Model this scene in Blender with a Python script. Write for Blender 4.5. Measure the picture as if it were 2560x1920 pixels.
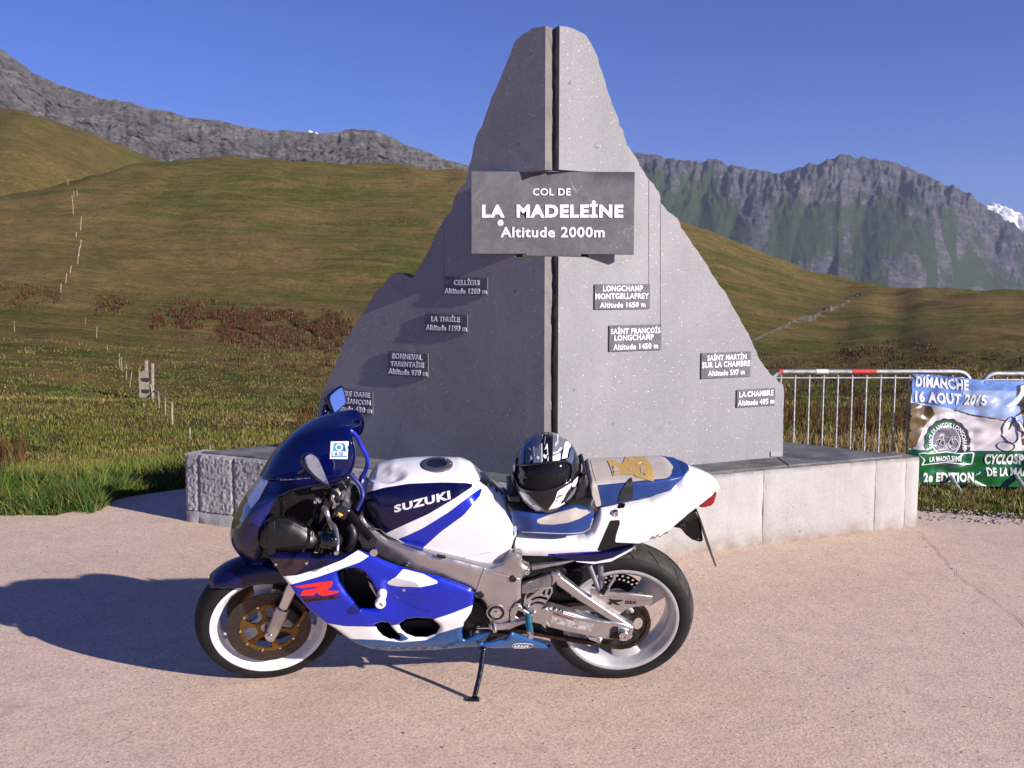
import bpy, bmesh, math, random
import numpy as np
from mathutils import Vector, Matrix, noise
from mathutils.geometry import delaunay_2d_cdt
from mathutils.bvhtree import BVHTree
random.seed(7); rng = np.random.default_rng(11)
for o in list(bpy.data.objects): bpy.data.objects.remove(o)
SC = bpy.context.scene; COL = SC.collection
# ------------------------------------------------------------------ camera, sky, sun, exposure
F_PX = 2600.0; PITCH = math.radians(6.0); CAM_H = 1.68
cd = bpy.data.cameras.new('camera'); cam = bpy.data.objects.new('camera', cd); COL.objects.link(cam)
cam.location = (0, 0, CAM_H); cam.rotation_euler = (math.radians(90) - PITCH, 0, 0)
cd.sensor_width = 36.0; cd.lens = 36.0 * F_PX / 2560.0; cd.clip_start = 0.05; cd.clip_end = 20000
SC.camera = cam
SUN_AZ = Vector((0.83, -0.558)).normalized(); SUN_EL = math.radians(19.3)
world = bpy.data.worlds.new('World'); SC.world = world; world.use_nodes = True
wn = world.node_tree; wn.nodes.clear()
wo = wn.nodes.new('ShaderNodeOutputWorld'); wb = wn.nodes.new('ShaderNodeBackground'); sk = wn.nodes.new('ShaderNodeTexSky')
sk.sky_type = 'NISHITA'; sk.sun_disc = False; sk.sun_elevation = SUN_EL
sk.sun_rotation = math.atan2(SUN_AZ.x, SUN_AZ.y); sk.altitude = 2000; sk.air_density = 1.0; sk.dust_density = 0.15; sk.ozone_density = 4.0
tint = wn.nodes.new('ShaderNodeMix'); tint.data_type = 'RGBA'; tint.blend_type = 'MULTIPLY'; tint.inputs[0].default_value = 1.0
tint.inputs[7].default_value = (0.62, 0.66, 1.22, 1)
wn.links.new(sk.outputs[0], tint.inputs[6]); wn.links.new(tint.outputs[2], wb.inputs[0])
wb.inputs[1].default_value = 0.060; wn.links.new(wb.outputs[0], wo.inputs[0])
sd = bpy.data.lights.new('sun', 'SUN'); sun = bpy.data.objects.new('sun', sd); COL.objects.link(sun)
sd.energy = 5.0; sd.angle = math.radians(0.5); sd.color = (1.0, 0.90, 0.83)
sdir = Vector((SUN_AZ.x * math.cos(SUN_EL), SUN_AZ.y * math.cos(SUN_EL), math.sin(SUN_EL)))
sun.rotation_euler = sdir.to_track_quat('Z', 'Y').to_euler(); sun.location = (6, -6, 6)
SC.view_settings.view_transform = 'Standard'; SC.view_settings.look = 'None'
SC.view_settings.exposure = 0.74; SC.view_settings.gamma = 1.0; SC.view_settings.use_curve_mapping = False
SC.render.engine = 'CYCLES'; SC.cycles.max_bounces = 6; SC.cycles.transparent_max_bounces = 8

# ------------------------------------------------------------------ reading positions off the photograph (2560 x 1920)
CP = np.array([0, 0, CAM_H]); FW = np.array([0, math.cos(PITCH), -math.sin(PITCH)]); UP = np.array([0, math.sin(PITCH), math.cos(PITCH)])
def ray(x, y): return np.array([(x - 1280) / F_PX, 0, 0]) + UP * (960 - y) / F_PX + FW
def on_z(x, y, z=0.0):
    d = ray(x, y); return CP + d * (z - CAM_H) / d[2]
def on_y(x, y, Y):
    d = ray(x, y); return CP + d * Y / d[1]
def on_plane(x, y, p0, n):
    d = ray(x, y); t = np.dot(np.array(p0) - CP, n) / np.dot(d, n); return CP + d * t
def at_r(x, y, r):
    d = ray(x, y); return CP + d * r / math.hypot(d[0], d[1])
def proj(W):
    Q = np.asarray(W) - CP; z = Q @ FW
    return np.stack([1280 + F_PX * Q[:, 0] / z, 960 - F_PX * (Q @ UP) / z], 1)
# ------------------------------------------------------------------ object helpers
def link(o, parent=None):
    COL.objects.link(o)
    if parent is not None: o.parent = parent
    return o
def tag(o, label=None, cat=None, group=None, kind=None):
    if label: o['label'] = label
    if cat: o['category'] = cat
    if group: o['group'] = group
    if kind: o['kind'] = kind
    return o
def thing(name, label, cat, loc=(0, 0, 0), group=None):
    o = bpy.data.objects.new(name, None); o.location = loc; o.empty_display_size = 0.1
    link(o); return tag(o, label, cat, group)
def world_off(parent):
    L = np.zeros(3); p = parent
    while p is not None:
        L += np.array(p.location); p = p.parent
    return L
def mk(name, V, F, mats, MI=None, parent=None, smooth=False, world=False, loc=None, auto=None):
    V = np.asarray(V, float)
    if world and parent is not None: V = V - world_off(parent)
    if loc is not None: V = V - np.array(loc)
    me = bpy.data.meshes.new(name); me.from_pydata([tuple(v) for v in V], [], [tuple(int(i) for i in f) for f in F]); me.update()
    if not isinstance(mats, (list, tuple)): mats = [mats]
    for m in mats: me.materials.append(m)
    if MI is not None: me.polygons.foreach_set('material_index', np.asarray(MI, dtype=np.int32))
    if smooth: me.polygons.foreach_set('use_smooth', np.ones(len(me.polygons), dtype=bool))
    if auto: me.set_sharp_from_angle(angle=math.radians(auto)); 
    me.update()
    o = bpy.data.objects.new(name, me)
    if loc is not None: o.location = loc
    return link(o, parent)
def bevel(o, w=0.003, seg=2, ang=35):
    m = o.modifiers.new('bevel', 'BEVEL'); m.width = w; m.segments = seg; m.limit_method = 'ANGLE'; m.angle_limit = math.radians(ang)
    o.data.polygons.foreach_set('use_smooth', np.ones(len(o.data.polygons), dtype=bool)); o.data.set_sharp_from_angle(angle=math.radians(60)); return o
def solidify(o, t, off=-1):
    m = o.modifiers.new('solid', 'SOLIDIFY'); m.thickness = t; m.offset = off; return o
class MB:
    def __init__(s): s.V = []; s.F = []; s.M = []
    def add(s, V, F, m=0):
        b = len(s.V); s.V += [tuple(map(float, v)) for v in V]; s.F += [tuple(int(i) + b for i in f) for f in F]; s.M += [m] * len(F); return s
    def box(s, c, d, R=None, m=0):
        c = np.array(c, float); d = np.array(d, float) / 2
        P = np.array([[sx, sy, sz] for sx in (-1, 1) for sy in (-1, 1) for sz in (-1, 1)], float) * d
        if R is not None: P = P @ np.array(R).T
        return s.add(P + c, [(0, 1, 3, 2), (4, 6, 7, 5), (0, 4, 5, 1), (2, 3, 7, 6), (0, 2, 6, 4), (1, 5, 7, 3)], m)
    def tube(s, pts, r, n=10, m=0, caps=True, sx=1.0):
        pts = [np.array(p, float) for p in pts]; k = len(pts); rr = r if hasattr(r, '__len__') else [r] * k
        up = None; V = []
        for i in range(k):
            t = pts[min(i + 1, k - 1)] - pts[max(i - 1, 0)]; t = t / (np.linalg.norm(t) + 1e-9)
            if up is None:
                a = np.array([0, 0, 1.0]) if abs(t[2]) < .9 else np.array([1.0, 0, 0]); up = np.cross(t, a)
            up = up - t * np.dot(up, t); up /= np.linalg.norm(up) + 1e-9; w = np.cross(t, up)
            for j in range(n):
                a = 2 * math.pi * j / n; V.append(pts[i] + rr[i] * (math.cos(a) * up * sx + math.sin(a) * w))
        F = [(i * n + j, i * n + (j + 1) % n, (i + 1) * n + (j + 1) % n, (i + 1) * n + j) for i in range(k - 1) for j in range(n)]
        if caps: F += [tuple(range(n))[::-1], tuple((k - 1) * n + j for j in range(n))]
        return s.add(V, F, m)
    def lathe(s, prof, c=(0, 0, 0), n=48, m=0, closed=False, a0=0, a1=2 * math.pi, ms=None):
        # profile of (radius, y) turned about the y axis
        c = np.array(c, float); k = len(prof); full = abs(a1 - a0 - 2 * math.pi) < 1e-6; nn = n if full else n + 1
        V = [c + np.array([r * math.cos(a0 + (a1 - a0) * j / n), y, r * math.sin(a0 + (a1 - a0) * j / n)]) for j in range(nn) for (r, y) in prof]
        kk = k if closed else k - 1
        for i in range(kk):
            F = [(j * k + i, j * k + (i + 1) % k, ((j + 1) % nn) * k + (i + 1) % k, ((j + 1) % nn) * k + i) for j in range(n)]
            b = len(s.V); s.F += [tuple(x + b for x in f) for f in F]; s.M += [ms[i] if ms else m] * len(F)
        s.V += [tuple(v) for v in V]; return s
    def build(s, name, mats, parent=None, smooth=True, auto=40, world=False, loc=None):
        return mk(name, s.V, s.F, mats, s.M, parent, smooth, world, loc, auto)
def cr(pts, n=8, closed=False):
    # Catmull-Rom through points
    P = [np.array(p, float) for p in pts]; k = len(P); out = []
    for i in range(k if closed else k - 1):
        p0 = P[(i - 1) % k] if closed or i > 0 else P[0]; p1 = P[i]; p2 = P[(i + 1) % k]; p3 = P[(i + 2) % k] if closed or i + 2 < k else P[-1]
        for j in range(n):
            t = j / n; out.append(0.5 * ((2 * p1) + (-p0 + p2) * t + (2 * p0 - 5 * p1 + 4 * p2 - p3) * t * t + (-p0 + 3 * p1 - 3 * p2 + p3) * t ** 3))
    if not closed: out.append(P[-1])
    return out
def inpoly(Q, poly):
    Q = np.asarray(Q, float); P = np.asarray(poly, float); x, y = Q[:, 0], Q[:, 1]; r = np.zeros(len(Q), bool)
    for i in range(len(P)):
        x1, y1 = P[i]; x2, y2 = P[i - 1]
        if y1 == y2: continue
        c = ((y1 > y) != (y2 > y)) & (x < (x2 - x1) * (y - y1) / (y2 - y1) + x1); r ^= c
    return r
def pdist(Q, poly, closed=True):
    Q = np.asarray(Q, float); P = np.asarray(poly, float); d = np.full(len(Q), 1e9)
    for i in range(len(P) if closed else len(P) - 1):
        a = P[i]; b = P[(i + 1) % len(P)]; ab = b - a; L = ab @ ab + 1e-12
        t = np.clip(((Q - a) @ ab) / L, 0, 1); d = np.minimum(d, np.linalg.norm(Q - a - t[:, None] * ab, axis=1))
    return d
def sdist(Q, poly): return np.where(inpoly(Q, poly), 1, -1) * pdist(Q, poly)
def resample(poly, step, closed=True):
    P = [np.array(p, float) for p in poly]; out = []
    for i in range(len(P) if closed else len(P) - 1):
        a = P[i]; b = P[(i + 1) % len(P)]; n = max(1, int(math.ceil(np.linalg.norm(b - a) / step)))
        out += [a + (b - a) * j / n for j in range(n)]
    if not closed: out.append(P[-1])
    return out
def fill(outline, holes=(), step=0.02, rings=()):
    loops = [resample(outline, step)] + [resample(h, step) for h in holes]
    O = np.array(loops[0]); lo = O.min(0); hi = O.max(0); pts = []; edges = []; ids = []
    for L in loops:
        b = len(pts); pts += [tuple(p) for p in L]; ids.append(list(range(b, b + len(L)))); edges += [(b + i, b + (i + 1) % len(L)) for i in range(len(L))]
    gx = np.arange(lo[0], hi[0], step); gy = np.arange(lo[1], hi[1], step * .87); G = np.array([(x + (step / 2 if j % 2 else 0), y) for j, y in enumerate(gy) for x in gx])
    if len(G):
        k = inpoly(G, outline) & (pdist(G, outline) > step * .5)
        for h in holes: k &= ~inpoly(G, h) & (pdist(G, h) > step * .5)
        if rings: k &= np.minimum.reduce([pdist(G, outline)] + [pdist(G, h) for h in holes]) > rings[-1] + step * .35
        pts += [tuple(p) for p in G[k]]
    for off in rings:
        C_ = []
        for L in loops:
            A = np.array(L); t = np.roll(A, -1, 0) - np.roll(A, 1, 0); t /= np.linalg.norm(t, axis=1)[:, None] + 1e-9; nrm = np.stack([-t[:, 1], t[:, 0]], 1)
            for s_ in (1, -1): C_.append(A + nrm * off * s_)
        C_ = np.concatenate(C_); kk = inpoly(C_, outline) & (pdist(C_, outline) > off * .93)
        for h in holes: kk &= ~inpoly(C_, h) & (pdist(C_, h) > off * .93)
        pts += [tuple(p) for p in C_[kk]]
    r = delaunay_2d_cdt([Vector(p) for p in pts], edges, [], 0, 1e-6)
    V = np.array([tuple(v) for v in r[0]]); T = np.array([tuple(f) for f in r[2] if len(f) == 3]); C = V[T].mean(1)
    k = inpoly(C, outline)
    for h in holes: k &= ~inpoly(C, h)
    T = T[k]; a = V[T[:, 1]] - V[T[:, 0]]; b = V[T[:, 2]] - V[T[:, 0]]; area = a[:, 0] * b[:, 1] - a[:, 1] * b[:, 0]
    T = T[np.abs(area) > 1e-12]; area = area[np.abs(area) > 1e-12]
    T[area < 0] = T[area < 0][:, ::-1]
    m = {}
    for new, old in enumerate(r[3]):
        for o_ in old: m[o_] = new
    return V, T, [[m[i] for i in L] for L in ids]
def split_paint(V, T, MI, g, mat, only=None):
    # cut the triangles along g = 0 and give the g > 0 side the material index mat
    V = [np.array(v, float) for v in V]; g = list(g); cache = {}; NT = []; NM = []
    def cut(a, b):
        k = (a, b) if a < b else (b, a)
        if k not in cache:
            t = g[a] / (g[a] - g[b]); V.append(V[a] + (V[b] - V[a]) * t); g.append(0.0); cache[k] = len(V) - 1
        return cache[k]
    for t, m in zip(T, MI):
        t = [int(i) for i in t]
        if only is not None and m not in only: NT.append(t); NM.append(m); continue
        s = [1 if g[i] > 1e-9 else (-1 if g[i] < -1e-9 else 0) for i in t]
        if min(s) >= 0: NT.append(t); NM.append(mat if max(s) > 0 else m); continue
        if max(s) <= 0: NT.append(t); NM.append(m); continue
        poly_p = []; poly_n = []
        for i in range(3):
            a, b = t[i], t[(i + 1) % 3]; sa, sb = s[i], s[(i + 1) % 3]
            if sa >= 0: poly_p.append(a)
            if sa <= 0: poly_n.append(a)
            if sa * sb < 0: c = cut(a, b); poly_p.append(c); poly_n.append(c)
        for P, mm in ((poly_p, mat), (poly_n, m)):
            for i in range(1, len(P) - 1): NT.append([P[0], P[i], P[i + 1]]); NM.append(mm)
    return V, NT, NM
def tri(F):
    T = []
    for f in F:
        for i in range(1, len(f) - 1): T.append((f[0], f[i], f[i + 1]))
    return T
def text2d(s, bold=0.0, res=3):
    cu = bpy.data.curves.new('t', 'FONT'); cu.body = s; cu.size = 1.0; cu.space_character = 1.06 + bold * 1.5; cu.offset = bold; cu.resolution_u = res; cu.fill_mode = 'BOTH'
    o = bpy.data.objects.new('t', cu); me = bpy.data.meshes.new_from_object(o)
    bm = bmesh.new(); bm.from_mesh(me); bmesh.ops.triangulate(bm, faces=bm.faces)
    V = np.array([(v.co.x, v.co.y) for v in bm.verts]); T = [[v.index for v in f.verts] for f in bm.faces]
    bm.free(); bpy.data.objects.remove(o); bpy.data.curves.remove(cu); bpy.data.meshes.remove(me); return V, T
def refine(V, T, mx):
    V = [np.array(v) for v in V]; T = [list(t) for t in T]
    for _ in range(6):
        c = {}; NT = []; done = True
        for t in T:
            L = [np.linalg.norm(V[t[i]] - V[t[(i + 1) % 3]]) for i in range(3)]; i = int(np.argmax(L))
            if L[i] <= mx: NT.append(t); continue
            done = False; a, b, o_ = t[i], t[(i + 1) % 3], t[(i + 2) % 3]; k = (min(a, b), max(a, b))
            if k not in c: c[k] = len(V); V.append((V[a] + V[b]) / 2)
            NT += [[a, c[k], o_], [c[k], b, o_]]
        T = NT
        if done: break
    return np.array(V), T
def fit(V, x0, y0, x1, y1):
    lo = V.min(0); hi = V.max(0); return (V - lo) / (hi - lo) * np.array([x1 - x0, y1 - y0]) + np.array([x0, y0])
def text_solid(mb, s, box, put, bold=0.02, m=0, depth=True):
    # box = (x0, y0, x1, y1) in flat units, put(x, y, k) -> 3-D; k = 0 front, 1 back
    V, T = text2d(s, bold); V = fit(V, *box); n = len(V)
    e = {}
    for t in T:
        for i in range(3):
            k = (t[i], t[(i + 1) % 3]); e[k] = e.get(k, 0) + 1
    P = [put(x, y, 0) for x, y in V]
    if not depth: mb.add(P, T, m); return
    P += [put(x, y, 1) for x, y in V]; Fs = [list(t) for t in T]
    for (a, b) in e:
        if (b, a) not in e: Fs.append([b, a, a + n, b + n])
    mb.add(P, Fs, m)

_pm = np.random.default_rng(5).permutation(256); _pm = np.concatenate([_pm, _pm, _pm]); _gr = np.random.default_rng(6).normal(size=(256, 3)); _gr /= np.linalg.norm(_gr, axis=1)[:, None]
def pn(x, y, z):
    x, y, z = np.broadcast_arrays(np.asarray(x, float), np.asarray(y, float), np.asarray(z, float)); xi, yi, zi = np.floor(x).astype(int), np.floor(y).astype(int), np.floor(z).astype(int); xf, yf, zf = x - xi, y - yi, z - zi
    u, v, w = (t * t * t * (t * (t * 6 - 15) + 10) for t in (xf, yf, zf)); r = 0
    for dx in (0, 1):
        for dy in (0, 1):
            for dz in (0, 1):
                g = _gr[_pm[_pm[_pm[(xi + dx) & 255] + ((yi + dy) & 255)] + ((zi + dz) & 255)]]
                r = r + (u if dx else 1 - u) * (v if dy else 1 - v) * (w if dz else 1 - w) * (g[..., 0] * (xf - dx) + g[..., 1] * (yf - dy) + g[..., 2] * (zf - dz))
    return r * 1.5
def fbm(x, y, z, o=5, g=.5):
    s = 0; a = 1; f = 1
    for _ in range(o): s = s + a * pn(x * f, y * f, z * f + _ * 7.3); a *= g; f *= 2.07
    return s
def rdg(x, y, z, o=5, g=.5):
    s = 0; a = 1; f = 1
    for _ in range(o): s = s + a * (1 - np.abs(pn(x * f, y * f, z * f + _ * 5.1)) * 2.2); a *= g; f *= 2.07
    return s / 2
# ------------------------------------------------------------------ materials
def newmat(name):
    m = bpy.data.materials.new(name); m.use_nodes = True; nt = m.node_tree; return m, nt, nt.nodes['Principled BSDF']
def N(nt, t, **kw):
    n = nt.nodes.new(t)
    for k, v in kw.items():
        if k.startswith('i_'):
            key = k[2:]; n.inputs[int(key) if key.isdigit() else key].default_value = v
        else: setattr(n, k, v)
    return n
def coords(nt, scale=1.0, kind='Object', sc=None):
    tc = N(nt, 'ShaderNodeTexCoord'); mp = N(nt, 'ShaderNodeMapping'); mp.inputs['Scale'].default_value = sc or (scale,) * 3
    nt.links.new(tc.outputs[kind], mp.inputs[0]); return mp.outputs[0]
def noise_fac(nt, scale, detail=4, rough=.55, lo=.35, hi=.65, vec=None, kind='Object', sc=None, dist=0):
    n = N(nt, 'ShaderNodeTexNoise'); n.inputs['Scale'].default_value = scale; n.inputs['Detail'].default_value = detail; n.inputs['Roughness'].default_value = rough; n.inputs['Distortion'].default_value = dist
    nt.links.new(vec or coords(nt, 1, kind, sc), n.inputs['Vector'])
    r = N(nt, 'ShaderNodeMapRange'); r.inputs[1].default_value = lo; r.inputs[2].default_value = hi; nt.links.new(n.outputs['Fac'], r.inputs[0]); return r.outputs[0]
def mixc(nt, fac, a, b, mode='MIX'):
    n = N(nt, 'ShaderNodeMix', data_type='RGBA', blend_type=mode)
    for i, v in ((0, fac), (6, a), (7, b)):
        if hasattr(v, 'links'): nt.links.new(v, n.inputs[i])
        elif i == 0: n.inputs[0].default_value = v
        else: n.inputs[i].default_value = (*v, 1) if len(v) == 3 else v
    return n.outputs[2]
def bump(nt, b, h, strength=.3, dist=.01, prev=None):
    n = N(nt, 'ShaderNodeBump'); n.inputs['Strength'].default_value = strength; n.inputs['Distance'].default_value = dist
    nt.links.new(h, n.inputs['Height'])
    if prev is not None: nt.links.new(prev, n.inputs['Normal'])
    nt.links.new(n.outputs[0], b.inputs['Normal']); return n.outputs[0]
def simple(name, col, rough=.5, metal=0.0, coat=0.0, var=.12, vs=8.0, bs=0.0, bscale=60, bd=.002, dirt=None, dirt_amt=.3, spec=None, cr_=0.03):
    m, nt, b = newmat(name); c2 = tuple(x * (1 - var * 2) for x in col); c1 = tuple(min(1, x * (1 + var * .6)) for x in col)
    c = mixc(nt, noise_fac(nt, vs, 5, .6), c2, c1)
    if dirt: c = mixc(nt, noise_fac(nt, vs * 2.3, 6, .7, .5, .5 + .25 / max(dirt_amt, .01)), c, dirt)
    nt.links.new(c, b.inputs['Base Color']); b.inputs['Metallic'].default_value = metal
    r = N(nt, 'ShaderNodeMapRange'); r.inputs[3].default_value = max(0, rough - .08 * (rough > .1)); r.inputs[4].default_value = min(1, rough + .12 * (rough > .1) + .02)
    nt.links.new(noise_fac(nt, vs * 3, 6, .7), r.inputs[0]); nt.links.new(r.outputs[0], b.inputs['Roughness'])
    b.inputs['Coat Weight'].default_value = coat; b.inputs['Coat Roughness'].default_value = cr_
    if spec is not None: b.inputs['Specular IOR Level'].default_value = spec
    if bs: bump(nt, b, noise_fac(nt, bscale, 6, .6, 0, 1), bs, bd)
    return m
# ================================================================== SETTING
def interp(x, xs, ys): return float(np.interp(x, xs, ys))
def struct(o): o['kind'] = 'structure'; return o
# --- pavement of pinkish exposed aggregate
m, nt, b = newmat('pink_pavement'); ov = coords(nt)
c = mixc(nt, noise_fac(nt, .9, 4, .6, .3, .7, ov), (.62, .465, .355), (.72, .560, .435))
c = mixc(nt, noise_fac(nt, 7, 5, .7, .45, .8, ov), c, (.55, .42, .335))
vo = N(nt, 'ShaderNodeTexVoronoi'); vo.inputs['Scale'].default_value = 105; nt.links.new(ov, vo.inputs['Vector'])
cr1 = N(nt, 'ShaderNodeValToRGB'); e = cr1.color_ramp.elements; e[0].position = 0; e[0].color = (.42, .42, .42, 1); e[1].position = 1; e[1].color = (1.35, 1.3, 1.3, 1)
for p_, col_ in ((.2, (.72, .72, .74)), (.45, (1.0, .98, .95)), (.7, (1.08, 1.0, .9)), (.82, (.65, .62, .66))):
    q = cr1.color_ramp.elements.new(p_); q.color = (*col_, 1)
sx = N(nt, 'ShaderNodeSeparateColor'); nt.links.new(vo.outputs['Color'], sx.inputs[0]); nt.links.new(sx.outputs[0], cr1.inputs[0])
c = mixc(nt, .55, c, mixc(nt, 1.0, c, cr1.outputs[0], 'MULTIPLY'))
c = mixc(nt, noise_fac(nt, 260, 2, .5, .64, .70, ov), c, (.13, .11, .11))
c = mixc(nt, noise_fac(nt, 2.2, 6, .75, .60, .74, ov), c, (.42, .31, .25)); c = mixc(nt, noise_fac(nt, .45, 5, .6, .52, .72, ov, dist=.6), c, mixc(nt, .35, c, (.38, .30, .26))); c = mixc(nt, noise_fac(nt, 5.5, 3, .6, .72, .76, ov), c, mixc(nt, .6, c, (.2, .16, .14)))
cw = N(nt, 'ShaderNodeTexNoise'); cw.inputs['Scale'].default_value = .8; cw.inputs['Detail'].default_value = 6; nt.links.new(ov, cw.inputs['Vector'])
nt.links.new(c, b.inputs['Base Color']); b.inputs['Roughness'].default_value = .85
bp = bump(nt, b, vo.outputs['Distance'], .22, .003); bump(nt, b, noise_fac(nt, 45, 6, .7, 0, 1, ov), .35, .006, bp)
M_pave = m
edge = [(-1500, 1330), (-600, 1310), (0, 1287), (140, 1289), (190, 1276), (232, 1283), (262, 1254), (330, 1240), (460, 1222), (900, 1190), (1600, 1190), (2250, 1262), (2302, 1278), (2430, 1288), (2560, 1299), (3200, 1345), (4200, 1420)]
EP = [on_z(x, y)[:2] for x, y in edge]
poly = [np.array([-40, EP[0][1] - 1]), np.array([-12, EP[0][1] + .2])] + EP[0:] + [np.array([14, EP[-1][1]]), np.array([40, EP[-1][1] - 3]), np.array([40, -40]), np.array([-40, -40])]
V, T, L = fill(poly, (), 2.0)
# wavy edge
def wav(p): return p
o = struct(mk('pavement', [(x, y, 0) for x, y in V], T, M_pave))
# fine cracks in the pavement
M_crack = simple('crack_line', (.20, .15, .135), .9)
def strip_on(pts, w, z, mat, name, jit=.01, parent=None):
    P = []
    for i in range(len(pts) - 1):
        a = np.array(pts[i]); b_ = np.array(pts[i + 1]); n = max(1, int(np.linalg.norm(b_ - a) / .08))
        P += [a + (b_ - a) * j / n for j in range(n)]
    P.append(np.array(pts[-1])); Vv = []; Ff = []
    for i, p in enumerate(P):
        t = P[min(i + 1, len(P) - 1)] - P[max(i - 1, 0)]; t = t / np.linalg.norm(t); nrm = np.array([-t[1], t[0]])
        q = p + nrm * rng.normal(0, jit); ww = w * rng.uniform(.4, 1.2)
        Vv += [(*(q + nrm * ww), z), (*(q - nrm * ww), z)]
    Ff = [(2 * i, 2 * i + 1, 2 * i + 3, 2 * i + 2) for i in range(len(P) - 1)]
    return mk(name, Vv, Ff, mat, parent=parent)
o = strip_on([on_z(2296, 1330)[:2], on_z(2400, 1440)[:2], on_z(2560, 1560)[:2], on_z(2800, 1740)[:2]], .0022, .004, M_crack, 'pavement_crack'); struct(o)
# --- meadow (one sheet to the skyline), second hill, mountains
SKX = [-3500, -600, 0, 150, 300, 400, 560, 800, 1100, 1300, 1500, 1680, 1780, 1900, 2000, 2100, 2170, 2235, 2300, 2400, 2500, 2560, 2900, 4500]
SKY = [640, 560, 490, 468, 420, 394, 390, 399, 415, 430, 480, 545, 580, 641, 685, 722, 728, 752, 745, 748, 760, 768, 800, 860]
SKR = [260, 270, 290, 300, 335, 350, 350, 350, 345, 340, 330, 320, 310, 295, 280, 262, 250, 238, 230, 222, 215, 210, 190, 170]
R0 = [0, 6.5, 8.2, 12, 20, 30, 45, 80, 120, 160, 220, 280, 350]
PY = [None, None, None, None, None, None, 1065, 960, 850, 740, 590, 485, 394]
ZN = [-.05, -.05, -.06, -.45, -1.9, -3.3]
def el(y): return math.tan(PITCH + math.atan((y - 960) / F_PX))
def meadow_profile(x):
    sky = interp(x, SKX, SKY); R = interp(x, SKX, SKR); rs = []; zs = []
    cosf = 1 / math.hypot(1, (x - 1280) / F_PX)
    rightw = interp(x, [1200, 2000], [0, 1])
    for i, r in enumerate(R0):
        if i < 6: rs.append(r); zs.append(ZN[i] * (1 - .45 * rightw)); continue
        rr = 30 + (r - 30) * (R - 30) / 320
        py = 1065 + (PY[i] - 1065) * (sky - 1065) / (394 - 1065)
        rs.append(rr); zs.append(CAM_H - rr * cosf * el(py))
    rs += [R + 60, R + 200]; zs += [zs[-1] + 2, zs[-1] - 10]
    return rs, zs
rgrid = np.concatenate([np.linspace(3, 12, 26), np.geomspace(12.5, 620, 150)])
xcols = list(np.arange(-700, 3261, 15)); xcols = [-4500, -3000, -2000, -1400, -1000] + xcols + [3600, 4200, 5200, 7000]
MZ = np.zeros((len(xcols), len(rgrid)))
for i, x in enumerate(xcols):
    rs, zs = meadow_profile(x)
    # smooth interpolation
    pr = np.log(np.array(rs) + 8); MZ[i] = np.interp(np.log(rgrid + 8), pr, zs)
for _ in range(4): MZ[:, 28:-1] = (MZ[:, 27:-2] + 2 * MZ[:, 28:-1] + MZ[:, 29:]) / 4
for _ in range(3): MZ[6:-6] = (MZ[5:-7] + 2 * MZ[6:-6] + MZ[7:-5]) / 4
xa_ = np.array(xcols, float); A_ = np.arctan2(xa_ - 1280, F_PX)[:, None]; Rg = rgrid[None, :]; Xg = Rg * np.sin(A_); Yg = Rg * np.cos(A_)
amp = .02 * np.clip((Rg - 8) / 6, 0, 1) + .0032 * Rg * np.clip((Rg - 14) / 30, 0, 1)
MP = np.stack([Xg, Yg, MZ + fbm(Xg * .06, Yg * .06, 3., 5) * amp * 1.5 + pn(Xg * .9, Yg * .9, 0.) * .05 * np.clip((Rg - 9) / 5, 0, 1)], -1)
def mz_arr(X, Y):
    r = np.hypot(X, Y); x = 1280 + F_PX * X / np.maximum(Y, .01); i = np.clip(np.searchsorted(xa_, x), 1, len(xa_) - 1); j = np.clip(np.searchsorted(rgrid, r), 1, len(rgrid) - 1)
    u = np.clip((x - xa_[i - 1]) / (xa_[i] - xa_[i - 1]), 0, 1); v = np.clip((r - rgrid[j - 1]) / (rgrid[j] - rgrid[j - 1]), 0, 1); Z = MP[:, :, 2]
    return Z[i - 1, j - 1] * (1 - u) * (1 - v) + Z[i, j - 1] * u * (1 - v) + Z[i - 1, j] * (1 - u) * v + Z[i, j] * u * v
RT = np.geomspace(7, 420, 700)
def meadow_hit(px, py):
    d = ray(px, py); h = math.hypot(d[0], d[1]); Q = CP[None] + d[None] * (RT / h)[:, None]; z = mz_arr(Q[:, 0], Q[:, 1]); k = np.nonzero(Q[:, 2] < z)[0]
    if len(k) == 0: return None, None
    return np.array([Q[k[0], 0], Q[k[0], 1], z[k[0]]]), RT[k[0]]
def gridmesh(name, P, mat, smooth=True, attrs=None):
    a, b_ = P.shape[:2]; V = P.reshape(-1, 3)
    I = np.arange(a * b_).reshape(a, b_); F = np.stack([I[:-1, :-1], I[1:, :-1], I[1:, 1:], I[:-1, 1:]], -1).reshape(-1, 4)
    me = bpy.data.meshes.new(name); me.vertices.add(len(V)); me.vertices.foreach_set('co', V.ravel()); me.loops.add(len(F) * 4); me.polygons.add(len(F))
    me.loops.foreach_set('vertex_index', F.ravel().astype(np.int32)); me.polygons.foreach_set('loop_start', np.arange(0, len(F) * 4, 4, dtype=np.int32)); me.polygons.foreach_set('loop_total', np.full(len(F), 4, np.int32))
    me.polygons.foreach_set('use_smooth', np.full(len(F), smooth)); me.materials.append(mat)
    for k, v in (attrs or {}).items():
        at = me.attributes.new(k, 'FLOAT', 'POINT'); at.data.foreach_set('value', np.asarray(v, np.float32).ravel())
    me.update(calc_edges=True); return link(bpy.data.objects.new(name, me))
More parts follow.
